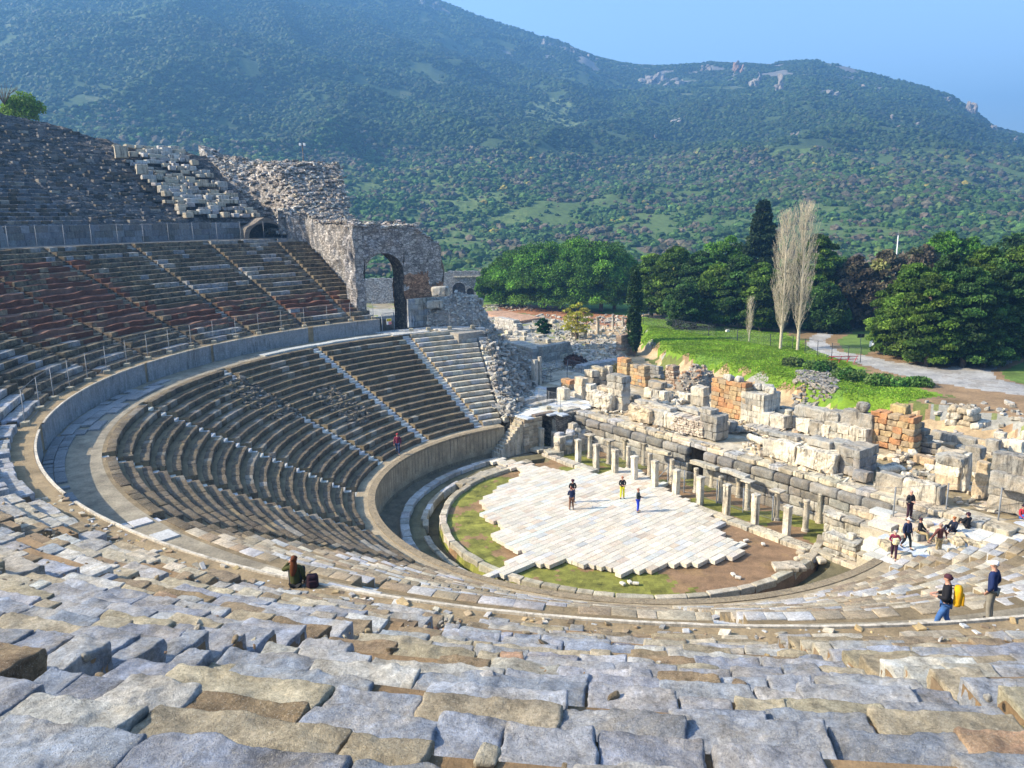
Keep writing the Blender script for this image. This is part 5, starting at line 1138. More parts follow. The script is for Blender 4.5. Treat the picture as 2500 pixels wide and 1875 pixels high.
k = np.exp(-(((a-raydir(1350, 300)[0])/.045)**2+((d-900)/120)**2)); ok &= ~((k > .45) & (RNG.random(len(x)) < .8)); ok &= ~((z < 75) & (RNG.random(len(x)) < .45)); ok &= ~((a < .02) & (z < 62) & (RNG.random(len(x)) < .75)); ok &= ~((n2(x, y, 14, 236) > .3) & (n2(x, y, 150, 237) > .1) & (RNG.random(len(x)) < .7))
x, y, z, d = x[ok], y[ok], z[ok], d[ok]; r = RNG.uniform(1.0, 2.5, len(x))*RNG.choice([.7, 1, 1.45], len(x)); low = z < 75
t = pal([(.03, .058, .014), (.04, .075, .018), (.06, .10, .026), (.055, .07, .03)], [4, 4, 2, 1], len(x), .15)*(1+.28*n2(x, y, 75, 235)+.15*n2(x, y, 20, 238))[:, None]
t[low] = pal([(.05, .085, .022), (.09, .13, .04), (.13, .11, .075), (.1, .09, .06), (.25, .22, .05)], [5, 4, 2, 2, .3], low.sum(), .25)
ico_batch(mb, np.stack([x, y, z+r*.3], 1), r, t); o = mb.build("mountain_scrub", M['leaf']); tag(o, "dark green scrub forest covering the mountain", "scrub", kind="stuff")
mb = MB(); x, y, d, a = scatter(52000, 225, 680, -36, 36); z = terrain(x, y)[0]; f = n2(x, y, 26, 241)+.4*n2(x, y, 9, 242); ok = (RNG.random(len(x)) < np.where(f > 0, 1., np.where(f > -.3, .3, .06))); x, y, z, d = x[ok], y[ok], z[ok], d[ok]
r = RNG.uniform(.5, 1.9, len(x))*RNG.choice([.7, 1., 1.5], len(x)); t = pal([(.045, .10, .02), (.07, .14, .03)], [6, 5], len(x), .25); f2 = n2(x, y, 16, 243)+RNG.normal(0, .15, len(x)); q = f2 > .35; t[q] = pal([(.13, .11, .07), (.16, .13, .09), (.1, .1, .05)], [2, 1, 2], q.sum(), .2); q = f2 < -.75; t[q] = pal([(.3, .25, .05), (.14, .2, .04)], [1, 2], q.sum(), .2)
ico_batch(mb, np.stack([x, y, z+r*.35], 1), r, t, sub=True); o = mb.build("plain_scrub", M['leaf']); tag(o, "mixed green, brown and yellow bushes on the plain below the mountain", "scrub", kind="stuff")
# rock outcrops near the ridge
outs = [(1610, 195, 46, 34, (.33, .31, .29)), (1650, 205, 26, 22, (.32, .31, .29)), (1808, 172, 13, 24, (.46, .27, .17)), (1722, 172, 8, 18, (.36, .33, .3)), (1850, 200, 13, 20, (.34, .32, .3)), (1900, 215, 14, 34, (.36, .33, .3)), (1840, 210, 9, 14, (.36, .34, .3)), (2115, 215, 18, 20, (.38, .32, .27)), (2130, 232, 9, 12, (.4, .34, .29)), (2170, 285, 10, 14, (.36, .32, .28)), (2300, 240, 20, 24, (.36, .34, .31)), (2365, 262, 16, 32, (.38, .33, .29)), (2415, 310, 18, 20, (.37, .34, .3)), (2240, 300, 10, 12, (.34, .32, .3)), (1340, 110, 26, 14, (.34, .33, .31)), (1390, 125, 18, 12, (.33, .32, .3)), (1440, 140, 16, 12, (.33, .31, .29)), (1665, 298, 16, 8, (.36, .34, .3)), (1600, 340, 8, 7, (.4, .33, .26)), (1940, 335, 9, 9, (.36, .33, .29)), (2200, 312, 8, 10, (.38, .33, .28)), (1050, 12, 26, 18, (.31, .31, .3)), (2470, 340, 16, 12, (.36, .33, .3)), (2025, 230, 24, 8, (.32, .31, .28))]
mb = MB()
for (px, py, wpx, hpx, col) in outs:
    az, te = raydir(px, py+hpx*.2); dr = np.linspace(500, 1500, 1200); zz = terr_far(dr*math.sin(az), dr*math.cos(az)); hit = np.argmax(zz > CAM_H+te*dr); dd = dr[hit] if hit else 1300
    s = dd/F_PX; W_, H_ = wpx*s, hpx*s
    for q in range(4+int(wpx/4)):
        ox = RNG.uniform(-1, 1)*W_*.8; oz = RNG.uniform(-.8, .8 if px < 2100 else .1)*H_*(1-abs(ox)/W_*.6); p = (dd*math.sin(az)+ox*math.cos(az), dd*math.cos(az)-ox*math.sin(az)+3, CAM_H+te*dd+oz-H_*.5)
        blocks(mb, [p], [(W_*RNG.uniform(.25, .5), 12, H_*RNG.uniform(.5, 1.1))], -az+RNG.normal(0, .4), np.array(col)*RNG.uniform(.6, .85), seg=(6, 4, 7), r=3., amp=3.5, freq=.12, tilt=.15)
o = mb.build("cliffs", M['rubble']); tag(o, kind="structure")
# ---------------------------------------------------------------- trees
def leafquads(mb, P, size, tint, up=0., mat=0, aspect=1.):
    n = len(P); a = RNG.normal(size=(n, 3)); a[:, 2] *= (1-up); a /= np.linalg.norm(a, axis=1, keepdims=True)+1e-9
    b = np.cross(a, RNG.normal(size=(n, 3))); b /= np.linalg.norm(b, axis=1, keepdims=True)+1e-9
    s = (np.broadcast_to(size, (n,))*RNG.uniform(.6, 1.3, n))[:, None]
    V = np.stack([P-a*s*aspect-b*s*.5, P+a*s*aspect-b*s*.5, P+a*s*aspect*.8+b*s*.5, P-a*s*aspect*.8+b*s*.5], 1)
    mb.add(V.reshape(-1, 3), np.arange(n*4).reshape(n, 4), tint, mat, False)
def puffs(mb, C, Rr, per, size, cols, w, flat=.8, var=.2):
    C = np.asarray(C); K = len(C); d = RNG.normal(size=(K, per, 3)); d /= np.linalg.norm(d, axis=2, keepdims=True)
    d[..., 2] = np.where(d[..., 2] < -.5, -d[..., 2]*.4, d[..., 2])
    rr = RNG.uniform(.55, 1.08, (K, per, 1))**.6; P = C[:, None]+d*rr*np.asarray(Rr)[:, None, None]*np.array([1, 1, flat])
    t = np.repeat(pal(cols, w, K, var*1.4), per, 0)*(1+RNG.normal(0, .22, (K*per, 1))).clip(.5, 1.6); leafquads(mb, P.reshape(-1, 3), size, t)
def trunk(mb, base, top, r, tint=(.4, .4, .4), bend=.3, limbs=5, spread=3., hl=.5):
    b, t = Vector(base), Vector(top); n = 6; pts = []
    for i in range(n+1):
        q = b.lerp(t, i/n); q.x += math.sin(i*1.3+r*9)*bend*i/n; q.y += math.cos(i*1.7+r*5)*bend*i/n; pts.append(q)
    tube(mb, pts, [r*(1.25-.75*i/n) for i in range(n+1)], 8)
    for k in range(limbs):
        a = k*2.4+r*7; s = pts[int(n*hl)+k % 3]; e = s+Vector((math.cos(a)*spread, math.sin(a)*spread, spread*RNG.uniform(.35, .8))); m_ = s.lerp(e, .5)+Vector((0, 0, -.25)); tube(mb, [s, m_, e], [r*.45, r*.3, r*.12], 5)
def pine(px, by, ty, rad, label, kind="pine_tree", cols=None, crown0=.35, z0=None, group=None, shape='round', per=170, K=34, leaf=.34, cat="tree"):
    z0 = .6 if z0 is None else z0; p = at(px, by, z0); X0, d = p.x, math.hypot(p.x, p.y)
    gz_ = gz(p.x, p.y); az, te = raydir(px, ty); top = CAM_H+te*d; H = top-gz_
    e = empty(kind, (p.x, p.y, gz_), label, cat, group); cols = cols or [(.035, .085, .015), (.05, .12, .02), (.025, .06, .012)]
    m = MB(); trunk(m, (p.x, p.y, gz_-.3), (p.x, p.y, gz_+H*.75), .16+H*.013, limbs=6, spread=rad*.55, hl=max(.3, crown0)); m.build("trunk", M['bark'], e)
    C, Rr = [], []
    for k in range(K):
        if shape == 'umbrella':
            q = math.sqrt(RNG.random()); a = RNG.uniform(0, 6.28); zz = crown0+(1-crown0)*(.3+.7*math.sqrt(max(0, 1-q**2)))*RNG.uniform(.6, 1.) if k % 4 else crown0+RNG.uniform(0, .35)
            r = rad*RNG.uniform(.18, .3); C.append((p.x+math.cos(a)*q*(rad-r*.6), p.y+math.sin(a)*q*(rad-r*.6), gz_+zz*H-r*.6)); Rr.append(r)
        else:
            t = (k+.5)/K; zz = crown0+(1-crown0)*t
            prof = {'cone': (1-t)*.95+.08, 'round': math.sqrt(max(.02, 1-(2*t-.85)**2/1.35)), 'dome': math.sqrt(max(.03, 1-t*t))}[shape]
            a = k*2.4; r = rad*(.22 if shape == 'cone' else .34)*RNG.uniform(.7, 1.2)*(.5+.5*prof); q = prof*rad-r*.5; q = q*RNG.uniform(.45, 1.)
            C.append((p.x+math.cos(a)*q, p.y+math.sin(a)*q, gz_+zz*H-r*.5)); Rr.append(r)
    m = MB(); puffs(m, C, Rr, per, leaf, cols, [3, 2, 2][:len(cols)] if len(cols) <= 3 else [1]*len(cols), flat=.5 if shape in ('round', 'cone') else .75); m.build("crown", M['leaf'], e); return e
UP = [(.085, .20, .022), (.115, .245, .03), (.055, .13, .018)]
for px, by, ty, r, lb in [(1222, 742, 636, 5.6, "leftmost umbrella pine of the clump, lowest crown"), (1272, 746, 596, 7.8, "second umbrella pine from the left of the clump"), (1330, 750, 578, 8.6, "third umbrella pine from the left, high in the clump"), (1398, 752, 574, 8.8, "fourth umbrella pine from the left, highest of the clump"), (1468, 756, 580, 8.2, "fifth umbrella pine of the clump, nearest but one to the cypress"), (1500, 752, 606, 5.4, "umbrella pine at the right end of the clump behind the cypress")]:
    pine(px, by, ty, r, lb, "umbrella_pine", UP, .2, z0=.4, group="umbrella pines on the lawn", shape='umbrella', K=150, per=330, leaf=.2)
PN = [(.085, .155, .02), (.11, .18, .025), (.055, .105, .016)]; DK = [(.04, .095, .02), (.055, .12, .025), (.03, .065, .016)]
for px, by, ty, r, shp, cl, lb in [(1590, 778, 618, 4.2, 'round', PN, "olive green pine just right of the dark cypress"), (1648, 785, 600, 4.6, 'round', PN, "second olive green pine right of the cypress"), (1705, 792, 612, 4.2, 'round', DK, "dark pine standing third right of the cypress"), (1762, 772, 566, 5.6, 'umbrella', UP, "bright domed pine left of the tall dark spruce"), (1752, 800, 640, 4., 'round', PN, "lower pine in front of the bright domed pine"), (1806, 805, 622, 4.2, 'round', DK, "dark pine directly below the tall spruce"), (1856, 812, 640, 3.8, 'round', PN, "yellowish pine left of the bare poplars"), (1985, 800, 570, 4.2, 'round', PN, "tall pine rising just right of the bare poplars"), (2048, 792, 630, 5.4, 'dome', DK, "dark rounded tree at the bend of the drive"), (2010, 812, 690, 3.8, 'dome', DK, "low dark tree between poplars and drive"), (1668, 806, 690, 3.2, 'round', DK, "small dark pine at the grass edge left of the bare sapling"), (1930, 800, 640, 4.5, 'dome', DK, "dark tree filling the gap behind the two poplars")]:
    pine(px, by, ty, r, lb, "pine_tree", cl, .12, z0=2., shape=shp, K=54, per=380, leaf=.19, group="trees of the middle grove")
pine(1850, 775, 489, 6.5, "tallest tree, a dark pointed spruce above the middle grove", "spruce_tree", [(.022, .045, .018), (.03, .055, .02), (.018, .035, .014)], .2, z0=2., shape='cone', K=90, per=150, leaf=.36)
for px, by, ty, r, cl, lb in [(2172, 868, 690, 3.0, PN, "leftmost low pine of the right grove, beside the kiosk"), (2215, 880, 640, 3.8, PN, "second pine from the left in the right grove"), (2262, 893, 668, 3.6, PN, "low bushy pine overhanging the road fork"), (2300, 886, 618, 4.0, DK, "dark pine behind the road fork"), (2350, 895, 650, 3.8, DK, "broad dark pine in front at the middle of the right grove"), (2385, 880, 600, 4.2, PN, "tall pine right of centre in the right grove"), (2432, 888, 640, 4.0, DK, "dark pine near the bright lawn corner"), (2470, 872, 596, 4.4, PN, "tall pine behind the lawn corner"), (2515, 868, 612, 4.6, DK, "rightmost pine of the right grove, cut by the picture edge"), (2325, 870, 640, 4., PN, "pine hidden deep in the right grove"), (2400, 895, 700, 3.2, DK, "lowest dark pine at the road edge")]:
    pine(px, by, ty, r, lb, "pine_tree", cl, .1, z0=2.2, shape='round', K=50, per=420, leaf=.18, group="pines of the right grove")
for px, by, ty, r, cl, lb in [(2290, 790, 566, 6., UP, "green tree far behind the right grove, left of centre"), (2350, 790, 580, 5.5, UP, "second green tree far behind the right grove"), (2150, 800, 612, 5., [(.1, .085, .05), (.12, .1, .06), (.13, .13, .045)], "bare brownish tree behind the drive left of the mast"), (2235, 800, 600, 6., [(.1, .085, .055), (.12, .1, .07), (.08, .085, .04)], "bare reddish brown tree behind the right grove"), (2395, 790, 605, 5., [(.12, .08, .055), (.06, .1, .03)], "mixed brown tree behind the right grove near the edge"), (2080, 800, 625, 4., [(.11, .09, .06), (.09, .08, .05)], "small bare brown tree right of the poplars"), (2460, 785, 570, 6., DK, "dark tree far behind at the right edge")]:
    pine(px, by, ty, r, lb, "leafy_tree", cl, .15, z0=2.2, shape='dome', K=40, per=130, leaf=.3, group="trees behind the right grove")
# cypress
p = at(1548, 866, .2); g_ = gz(p.x, p.y); d = math.hypot(p.x, p.y); H = CAM_H+raydir(1551, 636)[1]*d-g_
e = empty("cypress_tree", (p.x, p.y, g_), "slim dark cypress standing like a column at the edge of the excavation", "tree")
m = MB(); tube(m, [(p.x, p.y, g_-.3), (p.x, p.y, g_+H*.9)], [.2, .05], 7); m.build("trunk", M['bark'], e)
m = MB(); t = RNG.random(52)**.9; t.sort(); rr = np.interp(t, [0, .08, .2, .6, .9, 1], [.35, .8, 1.08, 1.1, .7, .2]); a = RNG.uniform(0, 6.28, 52)
puffs(m, np.stack([p.x+np.cos(a)*rr*.35, p.y+np.sin(a)*rr*.35, g_+.8+t*(H-1.1)], 1), rr*.75, 190, .16, [(.022, .055, .013), (.035, .075, .017)], [1, 1], flat=1.5); m.build("crown", M['leaf'], e)
# poplars: bare upright twigs
def poplar(px, by, ty, rad, label, n=300, z0=2.3, kind="poplar_tree"):
    p = at(px, by, z0); g_ = gz(p.x, p.y); d = math.hypot(p.x, p.y); H = CAM_H+raydir(px, ty)[1]*d-g_
    e = empty(kind, (p.x, p.y, g_), label, "tree"); m = MB(); tube(m, [(p.x, p.y, g_-.3), (p.x+.1, p.y, g_+H*.4), (p.x, p.y, g_+H*.97)], [.24*H/20, .17*H/20, .03], 8); m.build("trunk", M['palebark'], e)
    m = MB()
    for k in range(n):
        t = RNG.uniform(.12, .93); a = RNG.uniform(0, 6.28); w_ = rad*np.interp(t, [0, .12, .3, .6, .85, 1], [.2, .5, .95, 1., .7, .25])*RNG.uniform(.5, 1.05)
        L = RNG.uniform(1.6, 3.6)*H/20; s = Vector((p.x+math.cos(a)*w_*.15, p.y+math.sin(a)*w_*.15, g_+H*t)); s2 = s+Vector((math.cos(a)*w_*.6, math.sin(a)*w_*.6, L*.5)); s3 = s+Vector((math.cos(a)*w_*.9, math.sin(a)*w_*.9, min(L*1.5, g_+H*1.0-s.z)))
        tube(m, [s, s2, s3], [.024, .016, .007], 3, cap=False)
        for q in range(4):
            b = s2.lerp(s3, RNG.random()); tube(m, [b, b+Vector((math.cos(a+q)*.3, math.sin(a+q)*.3, .8))], [.012, .006], 3, cap=False)
    m.build("branches", M['palebark'], e)
poplar(1905, 850, 522, 1.7, "left bare poplar with pale upright branches on the grass"); poplar(1947, 852, 503, 1.9, "right, taller bare poplar with pale upright branches on the grass"); poplar(1828, 832, 735, .5, "thin pale bare sapling on the grass left of the poplars", 60, kind="bare_sapling")
# small round pine, yellow tree, twiggy bushes, hill-top bush
pine(1327, 815, 776, 1.5, "small round dark green pine among the scattered marble", "young_pine", [(.02, .08, .02), (.03, .1, .025)], .1, z0=0., shape='round', K=16, per=200, leaf=.16)
pine(1408, 826, 738, 3., "yellow-green spring tree among the scattered marble", "yellow_tree", [(.36, .34, .04), (.42, .38, .06), (.25, .28, .03)], .25, z0=0., shape='round', K=22, per=70, leaf=.18)
for px, by, r, cl, lb in [(1395, 872, 2.2, [(.12, .06, .045), (.1, .07, .05)], "reddish brown twiggy bush right of the block wall"), (1518, 905, 3.0, [(.13, .12, .05), (.1, .09, .04)], "olive scrubby bush left of the cypress foot"), (1610, 905, 1.5, [(.3, .3, .1), (.25, .22, .1)], "thin yellowish shrub on the dirt lane"), (2000, 930, 1.8, [(.06, .15, .025), (.1, .16, .04)], "green bush on the bank above the terrace walls"), (2075, 950, 1.8, [(.06, .15, .025), (.1, .16, .04)], "green bush further right on the bank"), (2160, 965, 2., [(.08, .17, .03), (.1, .16, .04)], "wide green bush on the bank slope"), (2235, 968, 1.6, [(.08, .2, .03), (.1, .2, .04)], "bright green bush at the right end of the bank"), (1930, 915, 1.6, [(.06, .13, .025), (.1, .14, .04)], "green bush at the grass edge above the stone heap")]:
    p = at(px, by, 1.); g_ = gz(p.x, p.y); m = MB(); k = 9; a = RNG.uniform(0, 6.28, k); q = RNG.uniform(0, r*.7, k)
    puffs(m, np.stack([p.x+np.cos(a)*q, p.y+np.sin(a)*q, np.full(k, g_+r*.2)], 1), np.full(k, r*.5), 170, .15, cl, [1]*len(cl)); o = m.build("bush", M['leaf']); tag(o, lb, "bush")
az, te = raydir(55, 268)
dd = 118.; p = Vector((dd*math.sin(az), dd*math.cos(az), CAM_H+te*dd)); m = MB(); a = RNG.uniform(0, 6.28, 14); q = RNG.uniform(0, 1.7, 14)
puffs(m, np.stack([p.x+np.cos(a)*q, p.y+np.sin(a)*q, p.z+RNG.uniform(-.8, 1.2, 14)], 1), np.full(14, 1.3), 420, .13, [(.12, .22, .02), (.16, .27, .03)], [1, 1]); o = m.build("bush", M['leaf']); tag(o, "round bright green bush on top of the upper bank at the far left", "bush")
az, te = raydir(8, 235); m = MB()
for k in range(60):
    a = RNG.uniform(0, 6.28); b = Vector((dd*math.sin(az), dd*math.cos(az), CAM_H+te*dd-1)); tube(m, [b, b+Vector((math.cos(a)*.8, math.sin(a)*.8, 1.4)), b+Vector((math.cos(a)*1.7, math.sin(a)*1.7, RNG.uniform(1.6, 2.8)))], [.03, .02, .008], 3, cap=False)
o = m.build("bare_shrub", M['bark']); tag(o, "leafless grey shrub on the wall top at the extreme left", "bush")
# masonry wall on the crest, extreme left
A_ = np.arange(146.0, 160, .62); m = MB(); P, S, C, Y_ = [], [], [], []
for c_ in range(9):
    for a in A_+RNG.uniform(0, .5):
        if a < 146.+c_*.12: continue
        p = pol(80.8, a, 31.6+c_*.3); P.append(tuple(p)); S.append((RNG.uniform(.6, .9), .8, .3)); Y_.append(math.radians(a+90)); C.append(pal([(.26, .28, .31), (.34, .34, .35), (.2, .2, .2)], [2, 2, 1], 1)[0])
blocks(m, P, np.array(S), np.array(Y_), np.array(C), r=.04, amp=.05); o = m.build("crest_wall", M['rubble']); tag(o, "weathered masonry wall on top of the upper bank at the far left", "wall")

# grass tufts on the bank
gp = np.array(greenpoly); n = 200000; x = RNG.uniform(gp[:, 0].min(), gp[:, 0].max(), n); y = RNG.uniform(gp[:, 1].min(), gp[:, 1].max(), n); ok = segdist(x, y, greenpoly) > -.3; x, y = x[ok][:70000], y[ok][:70000]
z = terrain(x, y)[0]; m = MB(); leafquads(m, np.stack([x, y, z+.05], 1), .075, pal([(.14, .27, .015), (.19, .33, .02), (.24, .32, .04)], [3, 2, 1.4], len(x), .25)*(1+.3*n2(x, y, 3., 401))[:, None], up=.0); o = m.build("grass", M['grass']); tag(o, "bright spring grass on the bank behind the stage", "grass", kind="stuff")

# ---------------------------------------------------------------- scattered marble field, walls and road side things
def field(name, px0, py0, px1, py1, n, smin, smax, tints, w, label, z=0., kind="stuff", mat='marble'):
    px = RNG.uniform(px0, px1, n); py = RNG.uniform(py0, py1, n); P = np.array([tuple(at(a, b, z)) for a, b in zip(px, py)]); P[:, 2] = terrain(P[:, 0], P[:, 1])[0]-.08
    m = MB(); blocks(m, P, RNG.uniform(smin, smax, (n, 3))*np.array([1.5, .9, .6]), RNG.uniform(0, 3, n), pal(tints, w, n, .15), seg=(3, 3, 3), r=.05, amp=.06, freq=1.8, tilt=.2); o = m.build(name, M[mat]); tag(o, label, "rubble", kind=kind)
SG = [(.5, .48, .43), (.4, .39, .36), (.56, .52, .42)]
field("rubble_field", 1180, 862, 1290, 960, 700, .15, .5, SG, [2, 2, 1], "loose grey rubble between seating end and the lower paved path")
field("rubble_field", 1260, 880, 1400, 925, 500, .12, .4, SG, [2, 2, 1], "heap of small stones below the block wall")
field("rubble_field", 1170, 775, 1270, 830, 260, .2, .8, SG, [2, 1, 1], "tumbled marble pieces beyond the seating end")
field("rubble_field", 1290, 770, 1560, 835, 520, .15, .7, SG, [2, 1, 1], "marble fragments spread round the yellow tree")
field("rubble_field", 1380, 835, 1530, 900, 600, .2, .8, SG, [2, 2, 1], "heaps of grey stone before the cypress")
field("rubble_field", 1180, 745, 1300, 760, 80, .2, .6, SG, [2, 1, 1], "stones edging the red dirt platform")
field("rubble_field", 1310, 720, 1545, 745, 120, .2, .6, SG, [2, 1, 1], "stones lying under the umbrella pines")
field("rubble_field", 1940, 930, 2040, 980, 420, .2, .5, [(.2, .21, .21), (.28, .28, .27), (.1, .1, .1)], [2, 2, 1], "grey stone heap behind the marble beams", 1.)
field("rubble_field", 2200, 1000, 2500, 1090, 120, .2, .6, SG, [2, 1, 2], "broken marble on the dirt at the right", 1.5)
GB = "marble blocks lying in the excavated field"
pf = [rough_block("field_block", (RNG.uniform(.8, 1.8), RNG.uniform(.6, .9), RNG.uniform(.45, .8)), pal(SG, [1, 1, 1], 1)[0]*1.05, M['marble'], amp=.07) for _ in range(6)]
for i in range(60):
    if i < 40: px, py = RNG.uniform(1180, 1540), RNG.uniform(775, 885)
    else: px, py = RNG.uniform(2240, 2500), RNG.uniform(1035, 1110)
    p = at(px, py, 0.3 if i < 40 else 2.); p.z = gz(p.x, p.y)-.1
    if i >= 40: p.z = max(p.z, 2.6 if un(p)[1] < 21.5 else p.z)
    o = pf[i] if i < 6 else dup(pf[i % 6], p, 0, tuple(RNG.uniform(.7, 1.3, 3)))
    o.location = p; o.rotation_euler = (0, 0, RNG.uniform(0, 3)); tag(o, "grey-white ancient block lying loose in the excavated field", "stone", GB)
def ashlar(name, px0, py0, px1, py1, z, hgt, dep, tints, label, courses, jag=.3, mat='rubble'):
    a, b = at(px0, py0, z), at(px1, py1, z); L = (b-a).length; ya = math.atan2(b.y-a.y, b.x-a.x); m = MB(); P, S, C = [], [], []; hh = hgt/courses
    for c in range(courses):
        x = 0
        while x < L*(1-jag*c/courses*.4):
            l = RNG.uniform(.5, 1.4); P.append((x+l/2-L/2, 0, c*hh)); S.append((l*.98, dep, hh*.98)); C.append(pal(tints, [1]*len(tints), 1)[0]); x += l
    blocks(m, P, np.array(S), 0., np.array(C), seg=(4, 3, 3), r=.06, amp=.06); o = m.build(name, M[mat]); o.location = (a+b)/2; o.location.z = min(z, gz(o.location.x, o.location.y)+.0); o.rotation_euler = (0, 0, ya); tag(o, label, "wall"); return o
ashlar("block_wall", 1254, 862, 1318, 880, .2, 2., 2.6, [(.5, .46, .38), (.44, .42, .38)], "sunlit left face of the squared block enclosure in the field", 4)  # lighter tints put the sun on this face into the colour
ashlar("block_wall", 1318, 882, 1388, 868, .2, 2.2, 1.2, [(.4, .38, .34), (.34, .33, .3)], "shaded right face of the squared block enclosure in the field", 4)  # darker tints paint in the shade on this side
ashlar("block_wall", 1415, 905, 1500, 890, .3, 1.2, 1.6, [(.34, .36, .4), (.42, .42, .42)], "low grey wall left of the cypress with stacked slabs", 2)
ashlar("block_wall", 1215, 800, 1275, 812, 0, 2.2, 1.4, [(.42, .4, .36), (.5, .48, .44)], "broken wall stump beyond the seating end", 4, .9)
ashlar("block_wall", 1510, 862, 1545, 855, .5, 3.2, 1., [(.34, .24, .17), (.4, .36, .3)], "brown pier ruin left of the cypress trunk", 7, .8)
ashlar("platform_edge", 1300, 776, 1320, 770, .2, .5, .5, [(.6, .56, .48)], "pale kerb end of the red dirt platform", 1)
for i, (px, by, hg, r, c, lb) in enumerate([(1459, 817, 3.4, .3, (.6, .5, .38), "standing tan column with capital among the rubble"), (1496, 804, 2.7, .2, (.6, .56, .48), "thin upright white column right of the tan column"), (1520, 798, 1.9, .2, (.6, .56, .48), "shorter white column nearest the cypress"), (1505, 803, 1.2, .15, (.5, .48, .44), "small column stump between the two white columns"), (1429, 824, 1.2, .3, (.5, .46, .4), "thick grey column stump left of the tan column")]):
    p = at(px, by, .1); u, n_ = un(p); column(u, n_, hg, r, c, lb, 0, "standing_column", "standing columns in the excavated field", gz(p.x, p.y)-.1)
for i, (px, by, ty, w_, lb) in enumerate([(1260, 936, 888, .55, "left grey marble gatepost by the iron fence"), (1306, 942, 885, .6, "middle grey marble gatepost, tallest and in front"), (1318, 940, 878, .35, "slimmer marble gatepost touching the middle one")]):
    p = at(px, by, 2.84); small_slab("marble_gatepost", p, (w_, w_*.8, (by-ty)/20.5), YAW_U, (.44, .44, .4), lb, "post", 'marble', (4, 4, 9), .03, .03)
# lower paved path beyond the platform
m = MB(); pp = [tuple(at(px, py, .6))[:2] for px, py in [(1232, 870), (1262, 862), (1290, 905), (1350, 925), (1420, 915), (1420, 950), (1300, 955), (1262, 935)]]
P, S = [], []
xs = [q[0] for q in pp]; ys = [q[1] for q in pp]
for x in np.arange(min(xs), max(xs), 1.1):
    for y in np.arange(min(ys), max(ys), .8):
        if inpoly(np.array([x]), np.array([y]), pp)[0]: P.append((x+RNG.normal(0, .1), y, .35)); S.append((1.05, .76, .25))
blocks(m, P, np.array(S), .1, pal([(.38, .42, .48), (.44, .46, .48)], [1, 1], len(P)), seg=(3, 3, 2), amp=.03); o = m.build("lower_path", M['pave']); tag(o, kind="structure")
# red-dirt platform with pale border and far arcaded wall
m = MB(); q = [at(*t, .5) for t in [(1172, 760), (1230, 758), (1322, 775), (1262, 785)]]
m.add([tuple(v) for v in q]+[(v.x, v.y, v.z-.6) for v in q], [[3, 2, 1, 0], [0, 1, 5, 4], [1, 2, 6, 5], [2, 3, 7, 6], [3, 0, 4, 7]], (.42, .26, .17)); o = m.build("dirt_platform", M['earth']); tag(o, kind="structure")
FW = empty("arcaded_wall", at(1130, 740, 0), "long bluish ruined wall with two arched niches beyond the rubble heap", "wall")
a_, b_ = at(880, 742, 0), at(1175, 738, 0); L = (b_-a_).length; dv = (b_-a_)/L; nv = Vector((-dv.y, dv.x, 0)); m = MB()
def arcwall(m, holes, L, H, dep, tint, prof):
    xs = np.unique(np.concatenate([np.arange(0, L, .5), [L]]+[np.linspace(c-r, c+r, 13) for c, r, s in holes])); t = np.linspace(0, 1, 10)
    zb = np.zeros(len(xs))
    for c, r, s in holes:
        k = np.abs(xs-c) < r-1e-6; zb[k] = s+np.sqrt(np.maximum(0, r*r-(xs[k]-c)**2))
    zt = prof(xs)+fbm(np.stack([xs*1.2, xs*0, xs*0], 1), 4)*.15
    XX = xs[:, None]+0*t; ZZ = zb[:, None]*(1-t)+zt[:, None]*t
    for dd_, fl in ((0, True), (dep, False)):
        heightmesh(m, a_.x+dv.x*XX+nv.x*dd_, a_.y+dv.y*XX+nv.y*dd_, ZZ-.3, np.array(tint), 0, False, flip=not fl)
    XX2 = np.stack([xs, xs], 1); D2 = np.stack([xs*0, xs*0+dep], 1); ZT = np.stack([zt, zt], 1); ZB_ = np.stack([zb, zb], 1)
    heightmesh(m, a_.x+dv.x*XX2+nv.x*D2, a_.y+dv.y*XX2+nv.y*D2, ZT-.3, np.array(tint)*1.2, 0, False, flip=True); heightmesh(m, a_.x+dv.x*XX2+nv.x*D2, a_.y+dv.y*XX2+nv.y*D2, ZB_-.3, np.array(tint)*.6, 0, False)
k = L/295.
arcwall(m, [((1122-880)*k, 1.7, 3.4), ((1149-880)*k, .95, 2.8)], L, 8, 1.2, (.3, .32, .34), lambda x: np.interp(x, [0, L*.5, L*.75, L], [6.3, 6.6, 7.9, 7.9])); m.build("wall", M['masonry'], FW)
m = MB(); p0 = a_+dv*(L*.78)-nv*.25; blocks(m, [tuple(p0+dv*(L*.11)+Vector((0, 0, 6.1)))], [(L*.22, .5, .3)], math.atan2(dv.y, dv.x), (.5, .47, .38)); m.build("cornice", M['marble'], FW)
m = MB(); V = [tuple(a_+dv*x_+nv*1.6+Vector((0, 0, z_))) for x_, z_ in ((L*.7, -.3), (L, -.3), (L, 5.4), (L*.7, 5.4))]; m.add(V, [[0, 1, 2, 3]], (.05, .06, .08)); m.build("niche_back", M['rubble'], FW)

